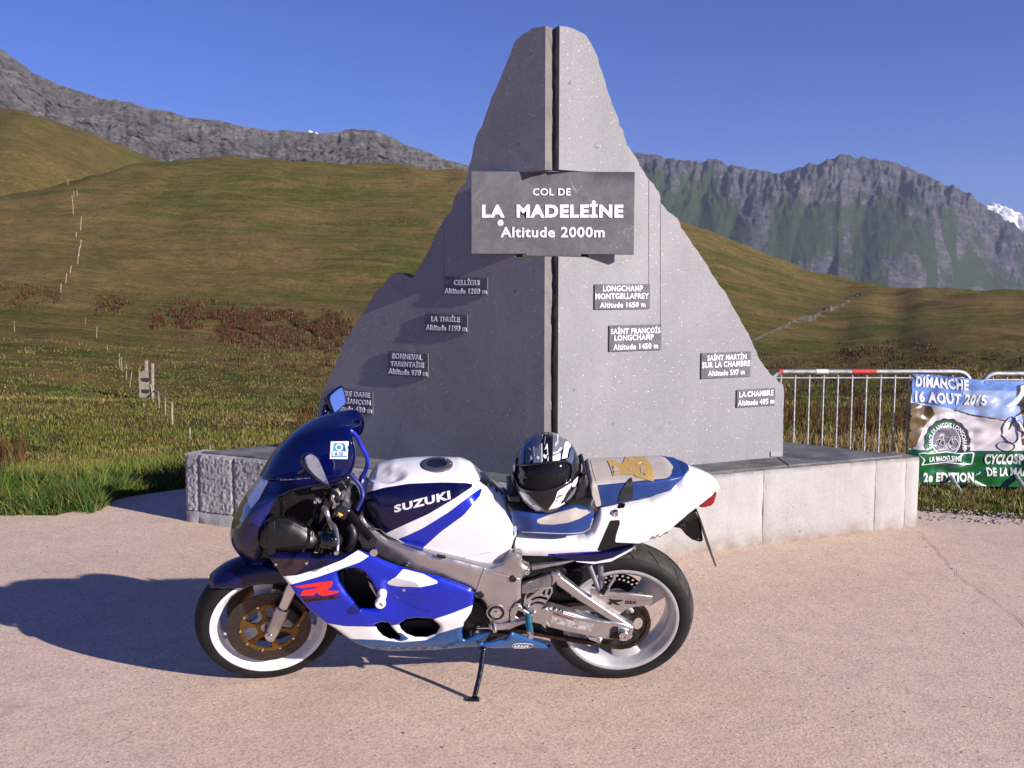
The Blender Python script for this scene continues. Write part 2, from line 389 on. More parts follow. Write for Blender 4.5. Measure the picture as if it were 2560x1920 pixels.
def grass_mat(name, g1, g2, b1, b2, scl=1.0, bias=0.0):
    m, nt, b = newmat(name); v = coords(nt)
    green = mixc(nt, noise_fac(nt, .35 * scl, 5, .6, .3, .7, v), g1, g2); brown = mixc(nt, noise_fac(nt, .22 * scl, 5, .65, .3, .7, v), b1, b2)
    f1 = noise_fac(nt, .016 * scl, 7, .62, .44 + bias, .56 + bias, v, dist=.8)
    c = mixc(nt, f1, green, brown)
    c = mixc(nt, noise_fac(nt, .13 * scl, 7, .72, .42, .62, v), c, mixc(nt, .55, c, green))
    vs_ = coords(nt, sc=(.05 * scl, .22 * scl, .30 * scl)); c = mixc(nt, noise_fac(nt, 1.0, 7, .7, .44, .60, vs_, dist=.8), c, mixc(nt, .7, c, tuple(x * 1.0 for x in b2))); c = mixc(nt, noise_fac(nt, 1.7, 7, .75, .50, .64, vs_, dist=1.0), c, mixc(nt, .40, c, tuple(x * .6 for x in g1)))
    vt_ = coords(nt, sc=(.55 * scl, .9 * scl, 1.3 * scl)); c = mixc(nt, noise_fac(nt, 1.0, 8, .85, .46, .60, vt_, dist=.5), c, mixc(nt, .6, c, tuple(x * .5 for x in b1))); c = mixc(nt, noise_fac(nt, 2.3, 8, .85, .52, .66, vt_), c, mixc(nt, .6, c, tuple(x * 1.25 for x in b2))); c = mixc(nt, noise_fac(nt, .05 * scl, 6, .7, .54, .64, v, dist=1.2), c, mixc(nt, .45, c, (.045, .085, .006)))
    c = mixc(nt, noise_fac(nt, 3.5 * scl, 6, .75, .5, .72, v), c, tuple(x * .35 for x in g1))
    c = mixc(nt, noise_fac(nt, 2.1 * scl, 5, .8, .55, .75, v), c, tuple(x * 1.35 for x in b2))
    nt.links.new(c, b.inputs['Base Color']); b.inputs['Roughness'].default_value = .95; b.inputs['Specular IOR Level'].default_value = .1
    bp = bump(nt, b, noise_fac(nt, .7 * scl, 7, .75, 0, 1, v), .9, .9); bump(nt, b, noise_fac(nt, 4 * scl, 6, .8, 0, 1, v), .8, .18, bp)
    return m
M_meadow = grass_mat('meadow_grass', (.050, .072, .008), (.112, .135, .015), (.135, .088, .028), (.285, .188, .074))
struct(gridmesh('meadow', MP, M_meadow))
M_farhill = grass_mat('hill_grass', (.055, .065, .009), (.095, .10, .014), (.115, .078, .022), (.19, .13, .045), .6, -.02)
def ridge(name, xs, ys, R, rows, mat, x0, x1, nx, nv, noisef, smooth=True):
    """rows: (distance towards the camera, drop below the crest) down the slope; negative distance = the far side"""
    x = np.linspace(x0, x1, nx)[:, None]; vs = np.linspace(0, len(rows) - 1, nv)
    off = np.interp(vs, range(len(rows)), [r[0] for r in rows])[None]; drop = np.interp(vs, range(len(rows)), [r[1] for r in rows])[None]
    a = np.arctan2(x - 1280, F_PX); Rc = R(x) if callable(R) else R + 0 * x; py = np.interp(x, xs, ys)
    zc = CAM_H - Rc * np.cos(a) * np.tan(PITCH + np.arctan((py - 960) / F_PX))
    dr, dz, av = noisef(x, off + 0 * x, drop + 0 * x); r = Rc - off + dr
    return gridmesh(name, np.stack([r * np.sin(a), r * np.cos(a), zc - drop + dz], -1), mat, smooth, {'veg': av + 0 * r})
def nf_hill(x, o_, d_): return 0 * x, fbm(x * .008, o_ * .02, 5., 5) * 2.2 * np.clip(o_ / 60, 0, 1), 0 * x
struct(ridge('grassy_hill', [-3000, -600, 0, 60, 150, 250, 320, 395, 500, 700], [330, 215, 270, 276, 300, 335, 364, 393, 432, 520], 620, [(-200, 50), (-60, 6), (0, 0), (60, 8), (160, 38), (300, 105)], M_farhill, -2600, 760, 180, 60, nf_hill))
def rock_mat(name, r1, r2, r3, g1, g2, sc, bstr):
    m, nt, b = newmat(name); v = coords(nt); vz = coords(nt, sc=(.5, .5, 2.6))
    c = mixc(nt, noise_fac(nt, .02 * sc, 9, .72, .36, .64, v), r1, r2)
    c = mixc(nt, noise_fac(nt, .035 * sc, 10, .8, .48, .62, vz), c, r3)
    c = mixc(nt, noise_fac(nt, .09 * sc, 9, .8, .50, .62, v), c, tuple(x * .40 for x in r1))
    at = N(nt, 'ShaderNodeAttribute', attribute_name='veg')
    ad = N(nt, 'ShaderNodeMath', operation='ADD'); nt.links.new(at.outputs['Fac'], ad.inputs[0])
    no = N(nt, 'ShaderNodeMapRange'); no.inputs[3].default_value = -.9; no.inputs[4].default_value = .9; nt.links.new(noise_fac(nt, .012 * sc, 10, .75, .2, .8, v), no.inputs[0]); nt.links.new(no.outputs[0], ad.inputs[1])
    mr = N(nt, 'ShaderNodeMapRange'); mr.inputs[1].default_value = .45; mr.inputs[2].default_value = .62; nt.links.new(ad.outputs[0], mr.inputs[0])
    c = mixc(nt, mr.outputs[0], c, mixc(nt, noise_fac(nt, .05 * sc, 8, .7, .3, .7, v), g1, g2))
    nt.links.new(c, b.inputs['Base Color']); b.inputs['Roughness'].default_value = .95; b.inputs['Specular IOR Level'].default_value = .1
    bp = bump(nt, b, noise_fac(nt, .03 * sc, 11, .78, 0, 1, v), 1.0, bstr); bump(nt, b, noise_fac(nt, .05 * sc, 10, .8, 0, 1, vz), .8, bstr * .5, bp)
    return m
M_rockL = rock_mat('grey_strata_rock', (.115, .110, .106), (.170, .160, .153), (.255, .24, .225), (.06, .07, .028), (.105, .10, .045), 1.0, 12)
M_rockR = rock_mat('dark_mountain_rock', (.052, .050, .056), (.100, .095, .098), (.155, .145, .142), (.022, .042, .013), (.052, .068, .022), .5, 14)
def nf_left(x, o_, d_):
    k = np.clip(o_ / 40, 0, 1); q = d_ + x * .12 + 6 * pn(x * .01, d_ * .01, 2.)
    n = rdg(x * .009, d_ * .004, 1., 6) - .4; st = pn(x * .004, q * .06, 8.) + .7 * pn(x * .012, q * .16, 3.) + .4 * pn(x * .02, q * .4, 4.)
    crag = fbm(x * .05, o_ * .03, 2., 5); ke = np.clip(o_ / 8, 0, 1) * .6 + .4
    av = .25 * fbm(x * .006, d_ * .01, 4., 4) + np.where(o_ < 10, .22, 0) + np.minimum(.42, d_ * .0022)
    return (n * 8 + st * 13) * k, crag * 5 * ke * np.where(o_ <= 0, .35, 1) + st * 2 * k, av
LX = [-900, -300, 0, 23, 58, 116, 174, 278, 347, 405, 428, 480, 579, 613, 694, 718, 810, 856, 885, 937, 984, 1018, 1071, 1117, 1169, 1300, 1500]
LY = [230, 90, 100, 110, 138, 184, 211, 246, 255, 275, 274, 292, 304, 315, 327, 324, 334, 330, 322, 325, 341, 362, 379, 399, 412, 450, 560]
struct(ridge('rocky_ridge', LX, LY, 1700, [(-300, 200), (-40, 14), (0, 0), (20, 22), (70, 70), (200, 170), (420, 330)], M_rockL, -900, 1420, 760, 150, nf_left))
def nf_right(x, o_, d_):
    k = np.clip(o_ / 90, 0, 1); sx_ = x + d_ * .10
    g = rdg(sx_ * .0062, d_ * .0009, 6., 6, .5) - .45; g2 = rdg(sx_ * .020, d_ * .0035, 2., 5) - .45; st = fbm(x * .02, d_ * .01, 9., 6); crag = fbm(x * .045, o_ * .01, 12., 5)
    top = np.clip(1 - d_ / 420, 0, 1)
    av = .17 + np.minimum(.75, d_ / 380) + np.where((x < 1950) & (d_ > 40), .60 * np.clip((1900 - x) / 250, 0, 1), 0) - .9 * np.exp(-((d_ - 430 + (x - 2200) * .18) / 70) ** 2) * 1.5 * np.clip(.2 + pn(x * .010, d_ * .004, 0.) * 2, 0, 1) - .8 * (pn(x * .013 + 3, d_ * .0016, 4.) > .18) * np.clip(d_ / 300, 0, 1) * np.clip(1 - d_ / 800, 0, 1)
    tp = np.clip(1 - d_ / 260, 0, 1); big = rdg((x + d_ * .22) * .0028, d_ * .0004, 3., 3, .45) - .5; fl = rdg((x - d_ * .05) * .030, d_ * .004, 12., 3) - .5; low = np.exp(-((d_ - 430) / 110) ** 2)
    return (big * 230 + g * 58 * (.08 + .92 * tp) + g2 * 26 * (.03 + tp) + fl * 10 * low) * k, crag * 26 * (.45 + .55 * np.clip(o_ / 25, 0, 1)) * (.7 + .3 * (o_ > 0)) * (.15 + tp) + st * 14 * k * (.15 + tp), av + .25 * fbm((x + d_ * .25) * .022, d_ * .0012, 5., 4) - .25 * tp
RX = [900, 1100, 1250, 1400, 1575, 1627, 1685, 1743, 1778, 1801, 1859, 1940, 1980, 2027, 2073, 2090, 2125, 2183, 2217, 2281, 2350, 2385, 2432, 2472, 2513, 2560, 2750, 3100]
RY = [640, 545, 480, 425, 378, 387, 398, 404, 397, 407, 421, 433, 419, 409, 395, 383, 393, 398, 404, 430, 462, 470, 502, 531, 555, 589, 650, 700]
struct(ridge('far_mountain', RX, RY, lambda x: 4300 + (x - 2000) * .5, [(-900, 500), (-150, 60), (0, 0), (130, 130), (620, 430), (1000, 560), (1400, 640)], M_rockR, 900, 3100, 780, 240, nf_right))
# wooded valley side below the far mountain, seen at the right
struct(mk('valley_floor', [(-4400, -150, -702), (4400, -150, -702), (4400, 5500, -702), (-4400, 5500, -702)], [(0, 1, 2, 3)], simple('valley_green', (.045, .06, .025), .95, var=.3, vs=.01)))
# --- clouds
m, nt, b = newmat('cloud_white'); b.inputs['Base Color'].default_value = (.74, .74, .77, 1); b.inputs['Roughness'].default_value = 1; b.inputs['Specular IOR Level'].default_value = 0
b.inputs['Subsurface Weight'].default_value = 0; b.inputs['Emission Color'].default_value = (.55, .6, .75, 1); b.inputs['Emission Strength'].default_value = 0.0
bump(nt, b, noise_fac(nt, .006, 9, .7, 0, 1), .6, 40); M_cloud = m
def cloud(label, spots, dist):
    bm = bmesh.new(); c0 = on_y(spots[0][0], spots[0][1], dist)
    for (x, y, r) in spots:
        c = on_y(x, y, dist + rng.uniform(-60, 60)) - c0; rad = r * dist / F_PX
        bmesh.ops.create_icosphere(bm, subdivisions=4, radius=rad, matrix=Matrix.Translation(c) @ Matrix.Diagonal((1, 1, .8, 1)))
    for v in bm.verts:
        d = noise.fractal(v.co * .0035, .8, 2.2, 6) * 75; v.co += v.normal * d if v.normal.length else v.co * 0
    me = bpy.data.meshes.new('cloud'); bm.to_mesh(me); bm.free(); me.materials.append(M_cloud)
    me.polygons.foreach_set('use_smooth', np.ones(len(me.polygons), bool))
    o = link(bpy.data.objects.new('cloud', me)); o.location = c0; tag(o, label, 'cloud'); return o
cloud('white cumulus cloud behind the right mountain shoulder', [(2472, 534, 24), (2495, 530, 22), (2448, 522, 17), (2525, 556, 30), (2515, 545, 22), (2570, 565, 40), (2625, 575, 45), (2500, 570, 40), (2560, 600, 50), (2690, 600, 50)], 9000)
cloud('tiny white cloud peeking over the left ridge', [(780, 336, 4), (788, 337, 3), (772, 337, 3)], 9000)
# ================================================================== MONUMENT
def granite(name, c1, c2, spark=1.0, rough=.75, bs=.25):
    m, nt, b = newmat(name); v = coords(nt)
    c = mixc(nt, noise_fac(nt, 2.0, 5, .6, .3, .7, v), c1, c2)
    c = mixc(nt, noise_fac(nt, 95, 4, .7, .38, .62, v), mixc(nt, .38, c, (.1, .1, .11)), c)
    c = mixc(nt, noise_fac(nt, 3.1, 6, .75, .58, .76, v), c, tuple(x * .62 for x in c1)); c = mixc(nt, noise_fac(nt, 1.0, 6, .7, .50, .68, coords(nt, sc=(9, 9, .7))), c, mixc(nt, .22, c, tuple(x * .7 for x in c1))); c = mixc(nt, noise_fac(nt, 11, 3, .6, .70, .76, v), c, tuple(x * .3 for x in c1)); c = mixc(nt, noise_fac(nt, .6, 5, .6, .45, .8, v), c, tuple(min(1, x * 1.12) for x in c2))
    vo = N(nt, 'ShaderNodeTexVoronoi'); vo.inputs['Scale'].default_value = 75; nt.links.new(v, vo.inputs['Vector'])
    lt = N(nt, 'ShaderNodeMapRange'); lt.inputs[1].default_value = .22; lt.inputs[2].default_value = .10; nt.links.new(vo.outputs['Distance'], lt.inputs[0])
    sc_ = N(nt, 'ShaderNodeSeparateColor'); nt.links.new(vo.outputs['Color'], sc_.inputs[0])
    gt = N(nt, 'ShaderNodeMath', operation='GREATER_THAN'); gt.inputs[1].default_value = .93; nt.links.new(sc_.outputs[0], gt.inputs[0])
    mu = N(nt, 'ShaderNodeMath', operation='MULTIPLY', use_clamp=True); nt.links.new(lt.outputs[0], mu.inputs[0]); nt.links.new(gt.outputs[0], mu.inputs[1])
    mu2 = N(nt, 'ShaderNodeMath', operation='MULTIPLY'); mu2.inputs[1].default_value = .8 * spark; nt.links.new(mu.outputs[0], mu2.inputs[0])
    c = mixc(nt, mu2.outputs[0], c, (.85, .84, .86))
    if name == 'plinth_granite':
        sz = N(nt, 'ShaderNodeSeparateXYZ'); nt.links.new(v, sz.inputs[0]); mz = N(nt, 'ShaderNodeMapRange'); mz.inputs[1].default_value = .10; mz.inputs[2].default_value = .0; nt.links.new(sz.outputs[2], mz.inputs[0])
        mm_ = N(nt, 'ShaderNodeMath', operation='MULTIPLY'); nt.links.new(mz.outputs[0], mm_.inputs[0]); nt.links.new(noise_fac(nt, 6, 6, .7, .35, .6, v), mm_.inputs[1]); c = mixc(nt, mm_.outputs[0], c, (.22, .17, .13))
        c = mixc(nt, noise_fac(nt, 1.0, 6, .75, .54, .70, coords(nt, sc=(14, 14, 1.1))), c, mixc(nt, .22, c, (.17, .165, .15)))
        mt_ = N(nt, 'ShaderNodeMapRange'); mt_.inputs[1].default_value = .44; mt_.inputs[2].default_value = .47; nt.links.new(sz.outputs[2], mt_.inputs[0]); m4 = N(nt, 'ShaderNodeMath', operation='MULTIPLY'); nt.links.new(mt_.outputs[0], m4.inputs[0]); nt.links.new(noise_fac(nt, 12, 6, .7, .3, .6, v), m4.inputs[1]); c = mixc(nt, m4.outputs[0], c, (.15, .14, .13))
    nt.links.new(c, b.inputs['Base Color']); b.inputs['Roughness'].default_value = rough
    bp = bump(nt, b, noise_fac(nt, 120, 5, .7, 0, 1, v), bs, .003); bump(nt, b, noise_fac(nt, 45 if name == 'split_granite' else 14, 6, .75, 0, 1, v), bs, .014 if name == 'split_granite' else .006, bp); return m
M_gran = granite('sparkling_granite', (.218, .218, .230), (.272, .270, .282), 1.6)
M_edge = granite('sawn_granite_edge', (.13, .125, .115), (.20, .19, .17), .3, .9, .9)
M_block = granite('plinth_granite', (.31, .305, .295), (.375, .365, .35), .25, .9, .45)
M_rough = granite('split_granite', (.32, .315, .33), (.58, .57, .58), .35, .95, 1.0)
M_core = simple('mortar', (.27, .26, .245), .95, bs=.6, bscale=80)
M_slate = simple('slate_paving', (.15, .15, .155), .8, var=.3, vs=4, bs=.5, bscale=30, bd=.004, dirt=(.26, .25, .23), dirt_amt=.4)
FL = np.array([-2.235, 6.985]); FR = np.array([2.725, 6.845]); AP = np.array([.23, 5.80]); BR = np.array([2.16, 7.33]); BL = np.array([-1.86, 7.23]); BL2 = np.array([-1.3, 7.75]); BR2 = np.array([1.5, 7.9])
PZ = .47
plinth = thing('monument_plinth', 'low pale granite plinth with a rough split left face under the tall slabs', 'plinth', (.23, 6.9, 0))
def seg_px(A, B, px):
    k = (px - 1280) / F_PX; cosd = math.cos(PITCH)
    # X = k * depth ; depth = Y cos p - (z-H) sin p with z about .25
    lo, hi = 0., 1.
    f_ = lambda t: (A + (B - A) * t)[0] - k * ((A + (B - A) * t)[1] * cosd + (CAM_H - .25) * math.sin(PITCH))
    for _ in range(40):
        mid = (lo + hi) / 2
        if f_(lo) * f_(mid) <= 0: hi = mid
        else: lo = mid
    return lo
def block(A, B, z0, z1, depth, amp, mat, name, seed, freq=9, ragged=.0):
    d = (B - A); Ln = np.linalg.norm(d); d /= Ln; nrm = np.array([d[1], -d[0]])  # outward = towards camera
    fine = mat is M_rough and name == 'stone_block' and seed < 8; nx = max(3, int(Ln / (.009 if fine else .03))); nz = max(3, int((z1 - z0) / (.009 if fine else .03))); V = []; F = []
    for j in range(nz + 1):
        for i in range(nx + 1):
            u = i / nx; w = j / nz; p = A + d * Ln * u; z = z0 + (z1 - z0) * w
            e = min(u * Ln, (1 - u) * Ln, w * (z1 - z0) + .02, (1 - w) * (z1 - z0)); ed = max(0, 1 - e / .015)
            q = Vector((p[0] * freq, z * freq * 1.0, seed)); n = (noise.fractal(q, .8, 2.2, 5) * .6 + .9 * abs(noise.noise(Vector((q[0] * .6, q[1] * .3, seed + 3)))) if mat is M_rough else noise.fractal(q, .7, 2.1, 5)) * amp
            p = p + nrm * (n - ed * .008 - amp * .4); z += (noise.noise(Vector((p[0] * 14, seed, 3))) * ragged if j == nz else 0)
            V.append((p[0], p[1], z))
    F = [(j * (nx + 1) + i, j * (nx + 1) + i + 1, (j + 1) * (nx + 1) + i + 1, (j + 1) * (nx + 1) + i) for j in range(nz) for i in range(nx)]
    top = list(range(nz * (nx + 1), (nz + 1) * (nx + 1))); b0 = len(V); nb = 4
    for k in range(1, nb + 1):
        for i in range(nx + 1):
            p = A + d * Ln * i / nx - nrm * depth * k / nb; V.append((p[0], p[1], z1 + noise.noise(Vector((p[0] * 18, p[1] * 18, seed))) * amp * .35 * (k < nb)))
    prev = top
    for k in range(nb):
        cur = [b0 + k * (nx + 1) + i for i in range(nx + 1)]; F += [(prev[i], prev[i + 1], cur[i + 1], cur[i]) for i in range(nx)]; prev = cur
    l0 = len(V); V += [(*(A - nrm * depth), z0), (*(B - nrm * depth), z0)]
    F += [[j * (nx + 1) for j in range(nz + 1)][::1] + [b0 + k * (nx + 1) for k in range(nb)] + [l0], ([j * (nx + 1) + nx for j in range(nz + 1)] + [b0 + k * (nx + 1) + nx for k in range(nb)] + [l0 + 1])[::-1], (prev[0], prev[-1], l0 + 1, l0)]
    o = mk(name, V, F, mat, parent=plinth, smooth=True, world=True, auto=50); return o
tl = [0] + [seg_px(FL, AP, x) for x in (495, 582)] + [.42, .62, .82, 1.0]
for i in range(len(tl) - 1):
    A = FL + (AP - FL) * tl[i]; B = FL + (AP - FL) * tl[i + 1]; d = (B - A) / np.linalg.norm(B - A)
    block(A + d * .004, B - d * .004, .085, PZ, .20, .008, M_rough, 'stone_block', i * 3.1, 60, .004)
    block(A + d * .002 + np.array([-.003, -.006]), B - d * .002 + np.array([-.003, -.006]), -.02, .08, .2, .016, M_rough, 'footing_block', i * 2.1 + 40, 10)
tr = [0, .2] + [seg_px(AP, FR, x) for x in (1910, 2190, 2266)] + [1.0]
for i in range(len(tr) - 1):
    A = AP + (FR - AP) * tr[i]; B = AP + (FR - AP) * tr[i + 1]; d = (B - A) / np.linalg.norm(B - A)
    block(A + d * .0018, B - d * .0018, -.02, PZ, .20, .006, M_block, 'stone_block', i * 1.7 + 9, 7, .004)
for (A, B, mt, am) in ((BL, FL, M_rough, .02), (FR, BR, M_block, .006), (BL2, BL, M_rough, .02), (BR, BR2, M_block, .006), (BR2, BL2, M_block, .006)):
    d = (B - A) / np.linalg.norm(B - A); block(A + d * (.20 if A is FR or A is BR or A is BR2 else .02), B - d * (.20 if B is FL or B is BL or B is BL2 else .02), -.02 if mt is M_block else .0, PZ - .002, .20, am, mt, 'stone_block', A[0] * 5, 9)
PC = np.array([FL, AP, FR, BR, BR2, BL2, BL]); cen = PC.mean(0)
core = MB(); ins = [cen + (p - cen) * (1 - .05 / np.linalg.norm(p - cen)) for p in PC]; n = len(ins)
core.add([(*p, -.05) for p in ins] + [(*p, PZ - .03) for p in ins], [tuple(range(n))[::-1], tuple(range(n, 2 * n))] + [(i, (i + 1) % n, (i + 1) % n + n, i + n) for i in range(n)])
core.build('mortar_core', M_core, plinth, False, None, True)
# slate paving on top, several flags
def inset(P, d):
    out = []; k = len(P)
    for i in range(k):
        a = P[i - 1]; b_ = P[i]; c = P[(i + 1) % k]; n1 = np.array([-(b_ - a)[1], (b_ - a)[0]]); n1 /= np.linalg.norm(n1); n2 = np.array([-(c - b_)[1], (c - b_)[0]]); n2 /= np.linalg.norm(n2)
        mdir = (n1 + n2); mdir /= (1 + n1 @ n2); out.append(b_ + mdir * d)
    return out
IN = inset(list(PC), .06)
def clip(poly, p, nrm):
    out = []
    for i in range(len(poly)):
        a = poly[i]; b_ = poly[(i + 1) % len(poly)]; da = (a - p) @ nrm; db = (b_ - p) @ nrm
        if da >= 0: out.append(a)
        if da * db < 0: out.append(a + (b_ - a) * da / (da - db))
    return out
xs = [-3, -1.35, -.5, .23, 1.0, 1.75, 3.2]
for i in range(len(xs) - 1):
    for (ya, yb) in ((5.5, 6.62), (6.62, 8.2)):
        pl = clip(clip(clip(clip(IN, np.array([xs[i] + .004, 0]), np.array([1, 0])), np.array([xs[i + 1] - .004, 0]), np.array([-1, 0])), np.array([0, ya + .004]), np.array([0, 1])), np.array([0, yb - .004]), np.array([0, -1]))
        if len(pl) < 3: continue
        zt = PZ + rng.uniform(.010, .015); n = len(pl); mb = MB(); mb.add([(*p, PZ - .04) for p in pl] + [(*p, zt) for p in pl], [tuple(range(n))[::-1], tuple(range(n, 2 * n))] + [(k, (k + 1) % n, (k + 1) % n + n, k + n) for k in range(n)])
        bevel(mb.build('paving_slab', M_slate, plinth, False, None, True), .004)
# ---- the two great slabs
TH = .088; ANG = math.radians(25)
monument = thing('stone_monument', 'tall mountain shaped monument of two grey granite slabs standing on the low plinth', 'monument', (.28, 6.2, PZ))
PL = on_z(888, 1146, PZ); PR = on_z(1957, 1145, PZ)
AL = math.radians(31); DL = np.array([math.cos(AL), -math.sin(AL), 0]); DR = np.array([math.cos(ANG), math.sin(ANG), 0])
NL = np.array([-math.sin(AL), -math.cos(AL), 0]); NR = np.array([math.sin(ANG), -math.cos(ANG), 0])   # outward, towards the camera
def flat(p0, D, n, px):
    q = on_plane(px[0], px[1], p0, n) - p0; return np.array([q @ D, q[2]])
def unflat(p0, D, n, s, z, out=0.0): return p0 + D * s + np.array([0, 0, z]) + n * out
LO = [(1363, 64), (1350, 66), (1330, 72), (1307, 86), (1289, 101), (1278, 127), (1268, 155), (1250, 192), (1242, 216), (1231, 239), (1217, 278), (1204, 318), (1190, 340), (1184, 362), (1177, 398), (1170, 430), (1163, 456), (1139, 485), (1130, 521), (1108, 550), (1094, 579), (1069, 632), (1049, 668), (1033, 695), (1020, 691), (1004, 683), (982, 683), (963, 709), (935, 734), (911, 778), (882, 819), (860, 856), (841, 905), (825, 945), (805, 986), (797, 1010), (791, 1055), (788, 1135)]
RO = [(1398, 65), (1420, 67), (1441, 74), (1463, 87), (1477, 103), (1488, 127), (1501, 163), (1514, 206), (1524, 246), (1546, 297), (1555, 325), (1575, 373), (1593, 401), (1615, 441), (1649, 481), (1652, 506), (1669, 528), (1694, 546), (1705, 571), (1725, 600), (1750, 637), (1791, 702), (1819, 742), (1848, 795), (1876, 844), (1900, 901), (1925, 934), (1957, 962), (1959, 978), (1957, 1145)]
def slab(p0, D, n, outline, inner_px, notch, name):
    P = [flat(p0, D, n, q) for q in outline]; P[-1][1] = 0.0
    base_in = flat(p0, D, n, (inner_px, 1180)); s_in = flat(p0, D, n, (inner_px, 300))[0]
    nt_, nb_ = flat(p0, D, n, (inner_px, 429))[1], flat(p0, D, n, (inner_px, 637))[1]; sgn = 1 if s_in > P[len(P) // 2][0] else -1
    # outline runs top-inner -> outer side -> base-outer -> base-inner -> up with the notch for the sign
    tail = [np.array([s_in, 0.0]), np.array([s_in, nb_ - .01]), np.array([s_in - sgn * notch, nb_ - .012]), np.array([s_in - sgn * notch, nt_ + .006]), np.array([s_in, nt_ + .012])]
    P[0][0] = s_in
    # ragged outer edge
    out = []
    for i in range(len(P) - 1):
        a, b_ = P[i], P[i + 1]; k = max(1, int(np.linalg.norm(b_ - a) / .03))
        for j in range(k):
            q = a + (b_ - a) * j / k; w = .006 if i > 0 else 0
            out.append(q + np.array([rng.normal(0, w * .5), rng.normal(0, w * .35)]) if 0 < i and q[1] > .05 else q)
    out.append(P[-1]); inner = []
    TT = tail + [P[0]]
    for i in range(len(tail)):
        a, b_ = TT[i], TT[i + 1]; k = max(1, int(np.linalg.norm(b_ - a) / .05)); inner += [a + (b_ - a) * j / k for j in range(k)]
    out += inner; V, T, L = fill(out, (), .09); nv = len(V); loop = L[0]
    front = [unflat(p0, D, n, s, z, 0) for s, z in V]; back = []
    for (s, z) in V:
        back.append(unflat(p0, D, n, s, z, -TH))
    VV = front + back
    if sgn < 0: pass
    F = [tuple(t) for t in T] + [tuple(int(i) + nv for i in t[::-1]) for t in T]; MI = [0] * len(F)
    # side walls in two strips, the middle one rough
    mid0 = len(VV)
    for k in loop:
        s, z = V[k]; VV.append(unflat(p0, D, n, s + rng.normal(0, .004), z + rng.normal(0, .003), -TH * .35))
    mid1 = len(VV)
    for k in loop:
        s, z = V[k]; VV.append(unflat(p0, D, n, s + rng.normal(0, .006), z + rng.normal(0, .003), -TH * .72))
    m_ = len(loop)
    for i in range(m_):
        j = (i + 1) % m_
        F += [(loop[j], loop[i], mid0 + i, mid0 + j), (mid0 + j, mid0 + i, mid1 + i, mid1 + j), (mid1 + j, mid1 + i, loop[i] + nv, loop[j] + nv)]; MI += [1, 1, 1]
    o = mk(name, VV, F, [M_gran, M_edge], MI, monument, False, True)
    bm = bmesh.new(); bm.from_mesh(o.data); bmesh.ops.recalc_face_normals(bm, faces=bm.faces); bm.to_mesh(o.data); bm.free(); return o
o = slab(PL, DL, NL, LO, 1363, .20, 'granite_slab'); o['label'] = 'left slab in shade, with a notched outer edge'
o = slab(PR, DR, NR, RO, 1398, .20, 'granite_slab'); o['label'] = 'right slab in full sun, sparkling'
# steel strip and mossy core between the slabs
mb = MB(); xg = on_plane(1381, 600, PR, NR); mb.box((xg[0] - .003, xg[1] + .135, 1.0), (.012, .05, 1.05)); mb.build('joint_strip', simple('mossy_joint', (.10, .10, .03), .9, bs=.4), monument, world=True)
M_dark = simple('dark_slate_plaque', (.115, .112, .125), .7, var=.2, vs=20, bs=.15, bscale=120)
M_white = simple('white_lettering', (.80, .80, .84), .7, var=.08, vs=30)
M_wire = simple('thin_grey_wire', (.10, .10, .11), .6)
c2 = lambda x, y: (760 + x * .40687, 400 + y * .40687); c3 = lambda x, y: (1400 + x * .40687, 600 + y * .40687)
def plaque(side, a, b_, lines, label):
    p0, D, n = (PL, DL, NL) if side == 'L' else (PR, DR, NR)
    A = flat(p0, D, n, (a[0], (a[1] + b_[1]) / 2)); B = flat(p0, D, n, (b_[0], (a[1] + b_[1]) / 2)); s0, s1 = A[0], B[0]
    zc = flat(p0, D, n, ((a[0] + b_[0]) / 2, a[1]))[1]; zb = flat(p0, D, n, ((a[0] + b_[0]) / 2, b_[1]))[1]
    loc = unflat(p0, D, n, (s0 + s1) / 2, zb); t = thing('place_plaque', label, 'plaque', tuple(loc), 'slate plaques of place names on the monument')
    mb = MB(); P = []
    for out in (.002, .010):
        for (s, z) in ((s0, zb), (s1, zb), (s1, zc), (s0, zc)): P.append(unflat(p0, D, n, s, z, out))
    mb.add(P, [(4, 5, 6, 7), (0, 3, 2, 1), (0, 1, 5, 4), (1, 2, 6, 5), (2, 3, 7, 6), (3, 0, 4, 7)]); bevel(mb.build('slate_plate', M_dark, t, False, None, True), .001, 1)
    for (txt, x0, x1, y0, y1) in lines:
        mb = MB()
        text_solid(mb, txt, (s0 + (s1 - s0) * x0, zb + (zc - zb) * y0, s0 + (s1 - s0) * x1, zb + (zc - zb) * y1), lambda x, y, k: unflat(p0, D, n, x, y, .0135 - .003 * k), .028)
        mb.build('lettering', M_white, t, False, None, True)
plaque('L', c2(865, 722), c2(1133, 830), [('CELLİERS', .24, .82, .56, .96), ('Altitude 1280 m', .02, .98, .07, .38)], 'slate plaque reading CELLIERS Altitude 1280 m on the shaded slab')
plaque('L', c2(748, 948), c2(1010, 1058), [('LA THUİLE', .16, .82, .58, .96), ('Altitude 1190 m', .03, .98, .08, .40)], 'slate plaque reading LA THUILE Altitude 1190 m on the shaded slab')
plaque('L', c2(520, 1182), c2(768, 1330), [('BONNEVAL', .12, .86, .71, .94), ('TARENTAİSE', .08, .90, .40, .68), ('Altitude 970 m', .02, .98, .06, .30)], 'slate plaque reading BONNEVAL TARENTAISE Altitude 970 m on the shaded slab')
plaque('L', c2(170, 1412), c2(428, 1555), [('NOTRE DAME', .06, .94, .72, .94), ('DE BRİANÇON', .04, .95, .36, .68), ('Altitude 430 m', .02, .98, .07, .30)], 'slate plaque ending TRE DAME ...RIANCON 430 m partly hidden behind the mirror')
